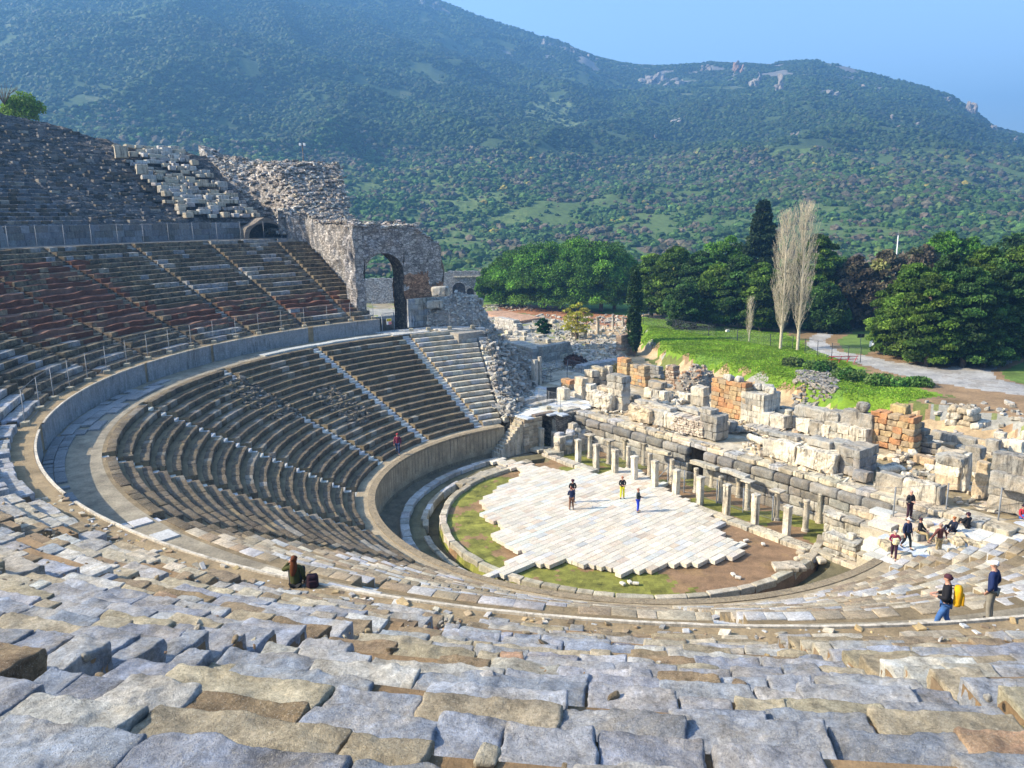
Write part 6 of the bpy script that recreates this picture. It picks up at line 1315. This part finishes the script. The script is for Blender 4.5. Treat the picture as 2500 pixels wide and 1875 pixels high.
# ---------------------------------------------------------------- fences
def mpanel(m, a, b, hgt):   # chain link sheet with UV
    return [tuple(a), tuple(b), (b[0], b[1], b[2]+hgt), (a[0], a[1], a[2]+hgt)]
def fence(name, pts, hgt, label, foot=False, pr=.022, mat='steel', mesh=True, bars=0, cat="fence", brace=(), gap=.06, top=True):
    pts = [Vector(p) for p in pts]; e = empty(name, pts[0], label, cat)
    for i, p in enumerate(pts):
        m = MB(); tube(m, [p, p+Vector((0, 0, hgt))], pr, 6); m.build("post", M[mat], e)
        if foot: m = MB(); blocks(m, [p-Vector((0, 0, .03))], [(.42, .42, .3)], RNG.uniform(0, .5), (.42, .37, .26), seg=(3, 3, 3), r=.03, amp=.01); m.build("footing", M['conc'], e)
        if i in brace: m = MB(); q = pts[i]+(pts[i-1]-pts[i]).normalized()*1.3; q.z = p.z; tube(m, [q, p+Vector((0, 0, hgt*.85))], pr*.8, 5); m.build("brace", M[mat], e)
    if mesh:
        V, uv = [], []; s = 0
        for a, b in zip(pts[:-1], pts[1:]):
            V += mpanel(None, a+Vector((0, 0, gap)), b+Vector((0, 0, gap)), hgt-gap-.03); l = (b-a).length; uv += [(s, 0), (s+l, 0), (s+l, hgt), (s, hgt)]; s += l
        me = bpy.data.meshes.new("mesh_panel"); me.from_pydata(V, [], [list(range(4*i, 4*i+4)) for i in range(len(V)//4)]); l_ = me.uv_layers.new(name="UVMap")
        for i, q in enumerate(uv): l_.data[i].uv = q
        me.materials.append(M['mesh']); o = bpy.data.objects.new("mesh_panel", me); SC.collection.objects.link(o); o.parent = e; o.location = -e.location
    m = MB()
    for a, b in zip(pts[:-1], pts[1:]):
        for z_ in ((hgt-.04, .12) if top else (hgt-.04,)): tube(m, [a+Vector((0, 0, z_)), b+Vector((0, 0, z_))], .012 if not bars else .025, 4, cap=False)
        if bars:
            for k in range(int((b-a).length/bars)):
                q = a.lerp(b, (k+.5)/max(1, int((b-a).length/bars))); tube(m, [q+Vector((0, 0, .1)), q+Vector((0, 0, hgt))], .012, 4, cap=False)
    m.build("rails", M[mat], e); return e
fence("wire_fence", [pol(34.65, a, 10.2) for a in np.concatenate([np.arange(128.5, 200, 4.3), [203.]])], 1.9, "wire mesh fence on concrete footings along the top of the first parapet wall", True)
fence("wire_fence", [pol(35.2+(50.-35.2)*t, 128.0, 10.4+7.7*t) for t in np.linspace(0, 1, 9)], 1.7, "wire mesh fence climbing beside the end of the middle bank toward the tunnel", False)
fence("wire_fence", [pol(50.95, a, 18.1) for a in np.arange(130.3, 206, 3.05)], 1.9, "tall wire fence on the second walkway below the dark upper bank", False, brace=(0, 6))
pf_ = [at(1004, 808, 9.), at(1046, 806, 9.), at(1098, 803, 9.), at(1154, 800, 9.)]
fence("wire_fence", pf_, 1.7, "short wire fence in front of the pale rubble heap", True); fence("wire_fence", [at(1154, 800, 9.), at(1173, 836, 7.6)], 1.9, "single wire panel stepping down at the end of the lowest bank", False)
fence("steel_barrier", [TH(-18.9, 7.6, 2.84), TH(-17.2, 7.4, 2.84), TH(-15.7, 7.5, 2.84)], 1.7, "galvanised barrier with concrete feet on the left platform", True)
pc = [a7(*q, -.15) for q in [(150, 810), (885, 1060), (1010, 1115), (1262, 1195), (1465, 1265), (1690, 1330), (2120, 1275)]]
fence("wire_fence", pc, 1.75, "wire fence threading between the columns of the stage front", False, pr=.045, brace=(1,))
fence("wire_fence", [a8(*q, z_) for q, z_ in [((692, 1262), .2), ((1200, 1320), 2.2), ((1605, 1290), 2.4), ((2012, 1330), 2.6), ((2300, 1350), 2.8)]], 2.0, "wire fence with crooked tops behind the visitors at the right", False, pr=.045)
g0, g1 = at(934, 812, 8.95), at(963, 808, 8.95)
G = fence("iron_gate", [g0, g1], 1.9, "barred iron gate closing the walkway below the arched gateway", False, pr=.05, mesh=False, bars=.12, cat="gate")
fence("iron_fence", [at(x, y, 2.5) for x, y in [(1240, 930), (1262, 934), (1305, 942), (1345, 935), (1385, 925)]], 1.5, "dark barred iron fence between the marble gateposts", False, mat='darkiron', mesh=False, bars=.14)
fence("steel_barrier", [at(x, y, 2.8) for x, y in [(1384, 922), (1386, 905), (1420, 912)]], 1.3, "short galvanised railing behind the marble gateposts", False, mesh=False, bars=.2)
fence("park_fence", [at(x, y, 2.3) for x, y in [(1965, 862), (1995, 868), (2030, 874), (2070, 882), (2100, 885)]], 1.9, "dark green wire fence beside the drive near the poplars", False, mat='darkiron', pr=.04)
fence("park_fence", [at(x, y, 2.3) for x, y in [(1570, 792), (1650, 806), (1730, 820), (1800, 832), (1880, 845), (1935, 850)]], 1.7, "dark fence along the shaded edge of the middle grove", False, mat='darkiron', pr=.05)

# ---------------------------------------------------------------- signs, lamps, small structures
def sign(p, yaw, w_, h_, label, name="warning_sign"):
    e = empty(name, p, label, "sign", None); c, s = math.cos(yaw), math.sin(yaw)
    def bx(x0, x1, z0, z1, y0, y1, mt, nm):
        m = MB(); V = [(p[0]+x*c-y*s, p[1]+x*s+y*c, p[2]+z) for z in (z0, z1) for x, y in ((x0, y0), (x1, y0), (x1, y1), (x0, y1))]
        m.add(V, [[3, 2, 1, 0], [4, 5, 6, 7], [0, 1, 5, 4], [1, 2, 6, 5], [2, 3, 7, 6], [3, 0, 4, 7]]); m.build(nm, M[mt], e)
    bx(-w_/2, w_/2, 0, h_, 0, .02, 'white', 'board'); bx(-w_/2+.02, w_/2-.02, h_*.52, h_-.02, -.006, 0, 'yellow', 'yellow_panel'); bx(-w_*.12, w_/2-.02, .02, h_*.46, -.006, 0, 'red', 'red_panel')
    for i, (x0, x1, z0) in enumerate([(-.05, .38, .84), (-.05, .3, .7), (-.02, .38, .6)]): bx(x0*w_, x1*w_, h_*z0, h_*(z0+.05), -.01, -.006, 'black', 'text_line')
    for z0 in (.3, .16): bx(-.05*w_, .36*w_, h_*z0, h_*(z0+.05), -.01, -.006, 'white', 'text_line')
    m = MB(); V = [(p[0]+x*c+.012*s, p[1]+x*s-.012*c, p[2]+z) for x, z in ((-.42*w_, .6*h_), (-.18*w_, .6*h_), (-.3*w_, .88*h_))]; m.add(V, [[0, 1, 2]]); m.build("hazard_triangle", M['black'], e)
sign(at(118, 868, 10.9)+Vector((0, 0, -.1)), .35, .85, .62, "yellow and red warning sign hanging on the wire fence at the left")
gm = (g0+g1)/2; sign(gm+Vector((.12, -.12, .75)), math.atan2(g1.y-g0.y, g1.x-g0.x), .6, .62, "yellow and red warning sign fixed to the barred iron gate")
def lamp(px, by, zb, H, label):
    p = at(px, by, zb) if zb < 19.5 else None
    return p
az, te = raydir(741, 398); dd = 118.; b = Vector((dd*math.sin(az), dd*math.cos(az), CAM_H+te*dd-.5)); top = CAM_H+raydir(741, 354)[1]*dd
e = empty("floodlight_pole", b, "thin rusty floodlight pole standing on the crest of the rubble ruin", "lamp"); m = MB(); tube(m, [b, (b.x, b.y, top)], .07, 6, (.3, .12, .06)); m.build("pole", M['bark'], e)
for s_ in (-.3, .3): m = MB(); blocks(m, [(b.x+s_, b.y, top-.1)], [(.28, .3, .35)], 0, (.6, .6, .6), seg=(3, 3, 3), amp=0); m.build("lamp_head", M['white'], e)
p = at(2183, 700, 2.2); p = p*1.0; dd = 190.; az, te = raydir(2183, 690); b = Vector((dd*math.sin(az), dd*math.cos(az), 0)); top = CAM_H+raydir(2185, 575)[1]*dd
e = empty("radio_mast", b, "thin pale mast rising behind the right grove", "mast"); m = MB(); tube(m, [b, (b.x, b.y, top)], [.18, .1], 6); m.build("pole", M['white'], e); m = MB(); tube(m, [(b.x, b.y, top), (b.x, b.y, top+1.2)], .04, 5); m.build("antenna", M['steel'], e)
def bxw(m, c, sx, sy, z0, z1, yaw=0, tint=(.5, .5, .5)): blocks(m, [(c[0], c[1], z0)], [(sx, sy, z1-z0)], yaw, tint, seg=(3, 3, 3), r=.01, amp=0); return m
b = at(2135, 848, 2.2); b.z = gz(b.x, b.y); e = empty("ticket_booth", b, "small pale grey kiosk beside the drive at the right grove", "booth"); hb = 2.3
bxw(MB(), b, .95, .9, b.z, b.z+.9, .2).build("lower_panel", M['white'], e); bxw(MB(), b, 1.1, 1.05, b.z+hb-.15, b.z+hb, .2).build("roof", M['white'], e); bxw(MB(), b, .8, .75, b.z+.9, b.z+hb-.15, .2).build("window", M['darkiron'], e)
for sx, sy in ((-.42, -.4), (.42, -.4), (.42, .4), (-.42, .4)):
    bxw(MB(), (b.x+sx*math.cos(.2)-sy*math.sin(.2), b.y+sx*math.sin(.2)+sy*math.cos(.2)), .08, .08, b.z+.9, b.z+hb-.15, .2).build("corner_post", M['white'], e)
b = at(2100, 845, 2.2); b.z = gz(b.x, b.y); e = empty("direction_sign", b, "small dark blue board on a post left of the kiosk", "sign"); m = MB(); tube(m, [b, b+Vector((0, 0, 1.6))], .04, 5); m.build("post", M['steel'], e); bxw(MB(), b, 1., .06, b.z+1.1, b.z+1.6, .1).build("board", M['darkiron'], e)
b = TH(-18.2, 8.6, 2.84); e = empty("information_board", b, "framed information board on two legs on the left platform", "sign")
bxw(MB(), b, 1.0, .05, b.z+.6, b.z+1.7, .1).build("panel", M['darkiron'], e)
for s_ in (-.45, .45): m = MB(); tube(m, [b+Vector((s_, 0, 0)), b+Vector((s_, 0, 1.6))], .035, 5); m.build("leg", M['steel'], e)
b = at(1776, 803+8, 2.2); b.z = gz(b.x, b.y); o = MB(); bxw(o, b, .5, .35, b.z, b.z+.4, .3, (.6, .6, .6)); o = o.build("ground_box", M['white']); tag(o, "tiny white box lying on the grass bank", "box")
b = at(2055, 885, 2.2); b.z = gz(b.x, b.y); e = empty("red_barrier", b, "low red metal barrier by the road edge", "barrier"); 
for s_ in (-1.4, -.4, .6, 1.5): m = MB(); tube(m, [b+Vector((s_, 0, 0)), b+Vector((s_+.4, .1, .8))], .04, 5); m.build("leg", M['red'], e)
m = MB(); tube(m, [b+Vector((-1.6, 0, .75)), b+Vector((2., .1, .75))], .045, 5); tube(m, [b+Vector((-1.6, 0, .35)), b+Vector((2., .1, .4))], .045, 5); m.build("rails", M['red'], e)
# ---------------------------------------------------------------- people
def skinned(name, V, E, Rr, mat, parent, sub=1):
    me = bpy.data.meshes.new(name); me.from_pydata([tuple(v) for v in V], E, []); o = bpy.data.objects.new(name, me); SC.collection.objects.link(o)
    m = o.modifiers.new("skin", 'SKIN'); m.use_smooth_shade = True; sv = me.skin_vertices[0].data
    for i, r in enumerate(Rr): sv[i].radius = (r if hasattr(r, '__len__') else (r, r))
    sv[0].use_root = True; s = o.modifiers.new("sub", 'SUBSURF'); s.levels = sub; s.render_levels = sub
    me.materials.append(mat); o.parent = parent; return o
def cloth(c, name):
    k = "cloth_"+name
    if k not in M: M[k] = m_plain(k, c, .85, 0, .2, 9, .3)
    return M[k]
SKIN = m_plain("skin", (.5, .27, .19), .6, 0, .08)
def person(loc, yaw, label, top, bottom, hair=(.05, .03, .02), H=1.72, pose='stand', arms='down', look=0., hat=None, hood=None, shoes=(.04, .035, .03), long_hair=False, coat=0., backpack=None, group=None, stripes=None, skirt=False, hi=False):
    k = H/1.75; e = empty("person", loc, label, "person", group); e.rotation_euler = (0, 0, yaw); nm = str(len(bpy.data.objects))
    sitz = {'stand': 0., 'walk': 0., 'sit': -.42, 'floor': -.84}[pose]
    def P(x, y, z, leg=False): return Vector((x*k, y*k, (z+(0 if leg else sitz))*k))
    lean = .05 if pose in ('sit',) else 0
    T = [P(0, 0, .95), P(0, .01, 1.10), P(0, .015, 1.28), P(0, 0, 1.44), P(0, .01, 1.52)]
    hx, hy = .03*math.sin(look), .03*math.cos(look)
    Hd = [P(0, .02, 1.575), P(hx*.6, .02+hy*.4, 1.64), P(hx*.4, .015, 1.70)]
    hips = [P(-.09, 0, .9), P(.09, 0, .9)]
    if pose == 'stand': kn = [P(-.11, .02, .5, 1), P(.11, .04, .5, 1)]; an = [P(-.12, -.02, .09, 1), P(.13, 0, .09, 1)]; toe = [P(-.15, .15, .045, 1), P(.17, .16, .045, 1)]
    elif pose == 'walk': kn = [P(-.1, .16, .52, 1), P(.1, -.02, .5, 1)]; an = [P(-.11, .2, .1, 1), P(.1, -.26, .16, 1)]; toe = [P(-.12, .37, .05, 1), P(.11, -.12, .05, 1)]
    elif pose == 'sit': kn = [P(-.14, .42, .5, 1), P(.16, .42, .52, 1)]; an = [P(-.14, .46, .1, 1), P(.18, .5, .1, 1)]; toe = [P(-.15, .63, .05, 1), P(.2, .67, .05, 1)]
    else: kn = [P(-.17, .36, .46, 1), P(.17, .4, .42, 1)]; an = [P(-.14, .55, .09, 1), P(.13, .62, .08, 1)]; toe = [P(-.15, .72, .06, 1), P(.14, .79, .06, 1)]
    sh = [P(-.18, 0, 1.41), P(.18, 0, 1.41)]
    AR = {'down': [(-.25, -.02, 1.13), (-.25, .08, .88), (.25, -.02, 1.13), (.26, .08, .88)], 'hold': [(-.26, .0, 1.15), (-.08, .24, 1.12), (.26, .0, 1.15), (.08, .26, 1.14)],
          'camera': [(-.25, .12, 1.2), (-.06, .25, 1.5), (.25, .12, 1.2), (.06, .25, 1.5)], 'out': [(-.38, -.02, 1.2), (-.52, .05, .98), (.36, -.02, 1.18), (.45, .05, .95)],
          'knees': [(-.24, .12, 1.16), (-.12, .34, 1.02), (.24, .12, 1.16), (.12, .36, 1.02)], 'pocket': [(-.3, -.06, 1.14), (-.2, .05, .95), (.3, -.06, 1.14), (.2, .05, .95)], 'head': [(-.34, .1, 1.3), (-.12, .12, 1.56), (.25, -.02, 1.12), (.24, .12, .95)]}[arms]
    el = [P(*AR[0]), P(*AR[2])]; wr = [P(*AR[1]), P(*AR[3])]
    V = T+Hd; E_ = [(i, i+1) for i in range(7)]; Rr = [(.13, .1), (.115, .095), (.14, .1), (.075, .065), .052, (.068, .075), (.078, .092), (.06, .07)]
    for s in (0, 1):
        i = len(V); V += [sh[s], el[s], wr[s]]; E_ += [(3, i), (i, i+1), (i+1, i+2)]; Rr += [.055, .042, .028]
        d = (wr[s]-el[s]).normalized(); side = d.cross(Vector((0, 0, 1))) if abs(d.z) < .9 else Vector((0, 1, 0)); side.normalize(); j = len(V); V.append(wr[s]+d*.075*k); E_.append((i+2, j)); Rr.append((.034, .024))
        for q, (off, L) in enumerate([(-.026, .07), (-.009, .085), (.009, .08), (.026, .06)]):
            a = len(V); bd = (d+Vector((0, 0, -.25))).normalized(); V += [V[j]+side*off*k+d*.03*k, V[j]+side*off*1.1*k+d*.03*k+bd*L*.5*k, V[j]+side*off*1.1*k+d*.02*k+(bd+Vector((0, 0, -.2)))*L*.95*k]; E_ += [(j, a), (a, a+1), (a+1, a+2)]; Rr += [.0095, .0085, .007]
        a = len(V); V += [wr[s]+d*.035*k-side*.04*k, wr[s]+d*.075*k-side*.058*k]; E_ += [(i+2, a), (a, a+1)]; Rr += [.011, .009]
        i = len(V); V += [hips[s], kn[s], an[s], toe[s]]; E_ += [(0, i), (i, i+1), (i+1, i+2), (i+2, i+3)]; Rr += [.085, .055, .036, .034]
    i = len(V); V += [Hd[1]+Vector((math.sin(look)*.09, math.cos(look)*.09+.0, -.01))*k]; E_.append((6, i)); Rr.append(.014)      # nose
    skinned("body", V, E_, [tuple(x*k for x in r) if hasattr(r, '__len__') else r*k for r in Rr], SKIN, e, 1)
    # face details and ears
    f = Vector((math.sin(look), math.cos(look), 0)); rt = Vector((f.y, -f.x, 0)); c = Hd[1]
    def lump(nm_, p, s, mat, tn=(.5, .5, .5)):
        m = MB(); ico_batch(m, [tuple(p)], np.array([1.]), np.array([tn]), 1., True); m.v[-1] = (m.v[-1]-np.array(p))*np.array(s)+np.array(p); m.sm[-1][:] = True; o = m.build(nm_, mat); o.parent = e; return o
    for s in (-1, 1):
        lump("eye", c+f*.082*k+rt*s*.03*k+Vector((0, 0, .012*k)), (.011, .008, .007), M['black']); lump("ear", c+rt*s*.082*k-f*.005*k, (.012, .02, .03), SKIN)
    lump("mouth", c+f*.084*k+Vector((0, 0, -.045*k)), (.022, .008, .006), cloth((.35, .1, .08), "lips"))
    hc = cloth(hair, "hair%02d" % int(sum(hair)*100))
    if hat is not None:
        lump("cap", c+Vector((0, 0, .055*k))-f*.01, (.1, .108, .07), cloth(hat, "hat%d" % int(sum(hat)*100))); lump("hair", c-f*.03*k+Vector((0, 0, .005)), (.085, .085, .06), hc)
        m = lump("cap_brim", c+f*.11*k+Vector((0, 0, .045*k)), (.065, .065, .014), cloth(hat, "hat%d" % int(sum(hat)*100)))
    elif hood is not None: lump("hood", c-f*.018*k+Vector((0, 0, .02*k)), (.108, .112, .13), cloth(hood, "hood%s" % nm))
    else: lump("hair", c-f*.022*k+Vector((0, 0, .032*k)), (.092, .1, .085), hc)
    if long_hair:
        b = T[3]-f*.09*k; V2 = [Hd[2]-f*.03, Hd[1]-f*.06*k, Hd[0]-f*.07*k, b, b+Vector((-.03, -.02, -.13*k)), b+Vector((-.06, -.03, -.24*k))]
        skinned("long_hair", V2, [(i, i+1) for i in range(5)], [(.06, .06), (.08, .065), (.095, .05), (.115, .04), (.09, .03), (.03, .015)], hc, e, 1)
    # jacket
    g = 1.14; tm = cloth(top, "top%s" % nm); V = [T[0]+Vector((0, 0, -.04-coat)), T[0]+Vector((0, 0, .03)), T[1], T[2], T[3]+Vector((0, 0, .015))]; E_ = [(0, 1), (1, 2), (2, 3), (3, 4)]; Rr = [(.175, .135), (.16, .125), (.15, .125), (.175, .13), (.095, .08)]
    if pose in ('sit', 'floor'): V[0] = T[0]+Vector((0, 0, -.03))
    for s in (0, 1):
        i = len(V); V += [sh[s], el[s], el[s].lerp(wr[s], .92)]; E_ += [(4, i), (i, i+1), (i+1, i+2)]; Rr += [.078, .062, .046]
    skinned("jacket", V, E_, [tuple(x*k for x in r) if hasattr(r, '__len__') else r*k for r in Rr], tm, e, 1)
    bm_ = cloth(bottom, "bottom%s" % nm); V = [T[0]+Vector((0, 0, .03))]; E_ = []; Rr = [(.145, .115)]
    for s in (0, 1):
        i = len(V); V += [hips[s], kn[s], an[s].lerp(kn[s], .05)]; E_ += [(0, i), (i, i+1), (i+1, i+2)]; Rr += [.105, .076, .062 if not skirt else .085]
    skinned("trousers", V, E_, [tuple(x*k for x in r) if hasattr(r, '__len__') else r*k for r in Rr], bm_, e, 1)
    sm_ = cloth(shoes, "shoes")
    for s in (0, 1): skinned("shoe", [an[s]+Vector((0, -.04*k, -.045*k)), (an[s]+toe[s])/2+Vector((0, 0, -.02)), toe[s]+Vector((0, .03*k, 0))], [(0, 1), (1, 2)], [.045*k, .05*k, .038*k], sm_, e, 1)
    if stripes:
        for z in (1.2, 1.3, 1.38): lump("stripe", P(0, .01, z), (.172, .125, .012), cloth(stripes, "stripe"))
    return e
def backpack(loc, yaw, label, col, h=.5, straps=True, lying=False):
    e = empty("backpack", loc, label, "backpack"); e.rotation_euler = (0, 0, yaw); m = MB()
    blocks(m, [(0, 0, 0)], [(.32, .2, h)], 0, (.5, .5, .5), seg=(8, 7, 9), r=.09, amp=.012, freq=5, smooth=True); o = m.build("bag", cloth(col, "bag%d" % int(sum(col)*100))); o.parent = e
    m = MB(); blocks(m, [(0, -.12, .06)], [(.24, .08, h*.5)], 0, (.5, .5, .5), seg=(6, 5, 6), r=.03, amp=.006, freq=5, smooth=True); o = m.build("front_pocket", cloth(tuple(x*.8 for x in col), "bagp%d" % int(sum(col)*100))); o.parent = e
    for s in (-.1, .1): m = MB(); tube(m, [(s, .1, h*.9), (s*1.15, .2 if straps else .13, h*.85), (s*1.2, .2 if straps else .13, h*.4), (s, .1, .08)], .016, 5); o = m.build("strap", M['darkiron'] if straps else M['black']); o.parent = e
    return e
def face(a, b): return math.atan2(b[1]-a[1], b[0]-a[0])-math.pi/2
NAVY, BLK, MAR, KHK = (.02, .03, .08), (.015, .015, .018), (.18, .02, .05), (.38, .3, .16)
O0 = (10., 50.)
def gp_(px, py, z): return at(px, py, z)
zp = .13
p = gp_(1398, 1226, zp); person(p, math.pi+.1, "standing person in a dark hooded top hidden partly behind another visitor on the paving", BLK, (.05, .07, .12), hood=(.05, .015, .03), arms='hold', H=1.7)
p = gp_(1395, 1244, zp); person(p, .1, "person in navy jacket and brown trousers at the left of the paving, seen from behind", NAVY, (.2, .1, .06), hair=(.2, .06, .04), H=1.66, arms='hold', coat=.12)
p = gp_(1519, 1217, zp); person(p, math.pi+.15, "person in bright yellow trousers and black top, hands clasped, by the pillars", BLK, (.85, .78, .02), hair=(.4, .14, .06), H=1.66, arms='hold', skirt=True)
o = None
p = gp_(1557, 1250, zp); person(p, -2.0, "person in blue trousers and dark striped pullover on the right part of the paving", (.04, .05, .05), (.02, .06, .55), hair=(.35, .14, .09), H=1.7, arms='hold', stripes=(.2, .2, .2))
p = at(972, 1110, 2.2); person(p, math.pi+.05, "person in a maroon shirt walking on the podium ledge below the seat rows", MAR, (.03, .05, .12), hair=(.4, .04, .05), H=1.72, pose='walk', arms='down')
# visitors on the right platform
def zq(u, n): return zplat(u, n)+.01
def plat(cx, cy):
    z = 2.2
    for _ in range(4): p = at(2000+cx*500/2212, 1000+cy*375/1659, z); z = zq(*un(p))
    return p
V_ = [((800, 1620), math.pi-.5, dict(label="elderly visitor in a maroon jacket carrying a cream bag, front left of the platform group", top=MAR, bottom=(.04, .015, .03), hair=(.4, .38, .38), pose='walk', arms='hold', H=1.66)),
      ((935, 1500), math.pi+.3, dict(label="visitor in a navy coat and white cap walking behind the maroon jacket", top=NAVY, bottom=BLK, hat=(.75, .74, .72), pose='walk', H=1.75, coat=.1)),
      ((968, 1180), math.pi+.2, dict(label="visitor in black holding a camera at his chest before the bent fence post", top=(.03, .03, .035), bottom=(.04, .015, .025), hair=(.5, .3, .25), arms='hold', H=1.76)),
      ((1075, 1410), math.pi+.9, dict(label="visitor in a black jacket and khaki trousers half seated, one foot forward", top=BLK, bottom=KHK, hair=(.06, .02, .03), pose='sit', arms='knees', H=1.72)),
      ((1285, 1570), .25, dict(label="visitor in a brown jacket and khaki trousers seen from behind with arms held out", top=(.13, .045, .035), bottom=KHK, hair=(.3, .2, .16), arms='out', H=1.76, coat=.05)),
      ((1450, 1320), 1.9, dict(label="visitor in a black jacket sitting on the ground facing left", top=(.015, .02, .04), bottom=(.01, .01, .02), hair=(.3, .1, .03), pose='floor', arms='knees', H=1.75)),
      ((1600, 1275), .2, dict(label="visitor all in black with dark hair sitting with back to the stands", top=BLK, bottom=BLK, hair=(.03, .01, .03), pose='floor', arms='knees', H=1.72, hood=(.03, .01, .025))),
      ((2190, 1180), math.pi, dict(label="visitor in red sitting at the very right edge by the fence", top=(.5, .02, .04), bottom=(.05, .15, .5), hair=(.03, .01, .03), pose='floor', arms='knees', H=1.65))]
for (cx, cy), yw, kw in V_:
    p = plat(cx, cy); kw = dict(kw); lb = kw.pop('label'); tp = kw.pop('top'); bt = kw.pop('bottom'); e = person(p, yw, lb, tp, bt, **kw)
p = plat(800, 1620); b = p+Vector((-.12, -.34, .98)); backpack(b, .2, "cream shopping bag held in front of the maroon jacket", (.8, .7, .4), .36, False)
p = plat(1075, 1410); small_slab("seat_stone", p+Vector((-.05, .05, -.05)), (.6, .5, .46), .3, (.5, .5, .47), "low stone block used as a seat by the visitor in khaki trousers", "stone", 'marble')
# two men on the first walkway
def standat(px, hy, zf, H):
    return at(px, hy, zf+H)+Vector((0, 0, -H))
p = standat(2318, 1404, 8.95, 1.74); person(p, 1.05, "man in a black jacket and jeans with a yellow backpack on the walkway", (.012, .012, .016), (.05, .13, .33), hair=(.07, .03, .015), H=1.76, pose='walk', arms='hold', look=.35-0.35, hi=True)
cy_, sy_ = math.cos(1.05), math.sin(1.05); bb = Vector((-.0*cy_+.24*sy_, -.0*sy_-.24*cy_, .93)); backpack(p+bb, 1.05, "bright yellow backpack worn by the man in the black jacket", (.75, .38, .01), .56)
p = standat(2432, 1370, 8.95, 1.82); person(p, .75, "man in a navy jacket, grey trousers and white cap standing near the right edge", (.012, .025, .09), (.23, .21, .17), hair=(.3, .2, .15), H=1.82, arms='pocket', hat=(.85, .85, .84), coat=.03, hi=True)
# woman sitting on the wall, facing the orchestra
p = pol(34.45, 247.6, 10.24); p2 = at(722, 1432, 10.25); person(p2, .12, "woman with long auburn hair and olive jacket sitting on the parapet ledge", (.05, .055, .015), (.02, .02, .02), hair=(.11, .03, .008), H=1.7, pose='floor', arms='head', long_hair=True, hi=True)
backpack(at(764, 1436, 10.2), .3, "dark plum rucksack set down beside the seated woman", (.03, .012, .02), .42, False)
# ---------------------------------------------------------------- haze: the air over the plain
hz = NG("haze_air"); ht = hz.t; ht.nodes.remove(hz.b)
pv = ht.nodes.new("ShaderNodeVolumePrincipled"); pv.inputs["Density"].default_value = .00055; pv.inputs["Color"].default_value = (.20, .50, 1., 1); pv.inputs["Anisotropy"].default_value = .25
ht.links.new(pv.outputs[0], ht.nodes["Material Output"].inputs["Volume"])
m = MB(); x0, x1, y0, y1, z0, z1 = -2600, 2600, -120, 2600, -600, 900
x0, x1, y0, y1, z0, z1 = -3700, 3700, -3700, 3700, -1500, 520
V = [(x, y, z) for z in (z0, z1) for x, y in ((x0, y0), (x1, y0), (x1, y1), (x0, y1))]
m.add(V, [[3, 2, 1, 0], [4, 5, 6, 7], [0, 1, 5, 4], [1, 2, 6, 5], [2, 3, 7, 6], [3, 0, 4, 7]]); o = m.build("haze", hz.m); tag(o, "blue haze over the plain and mountain", "haze", kind="stuff")
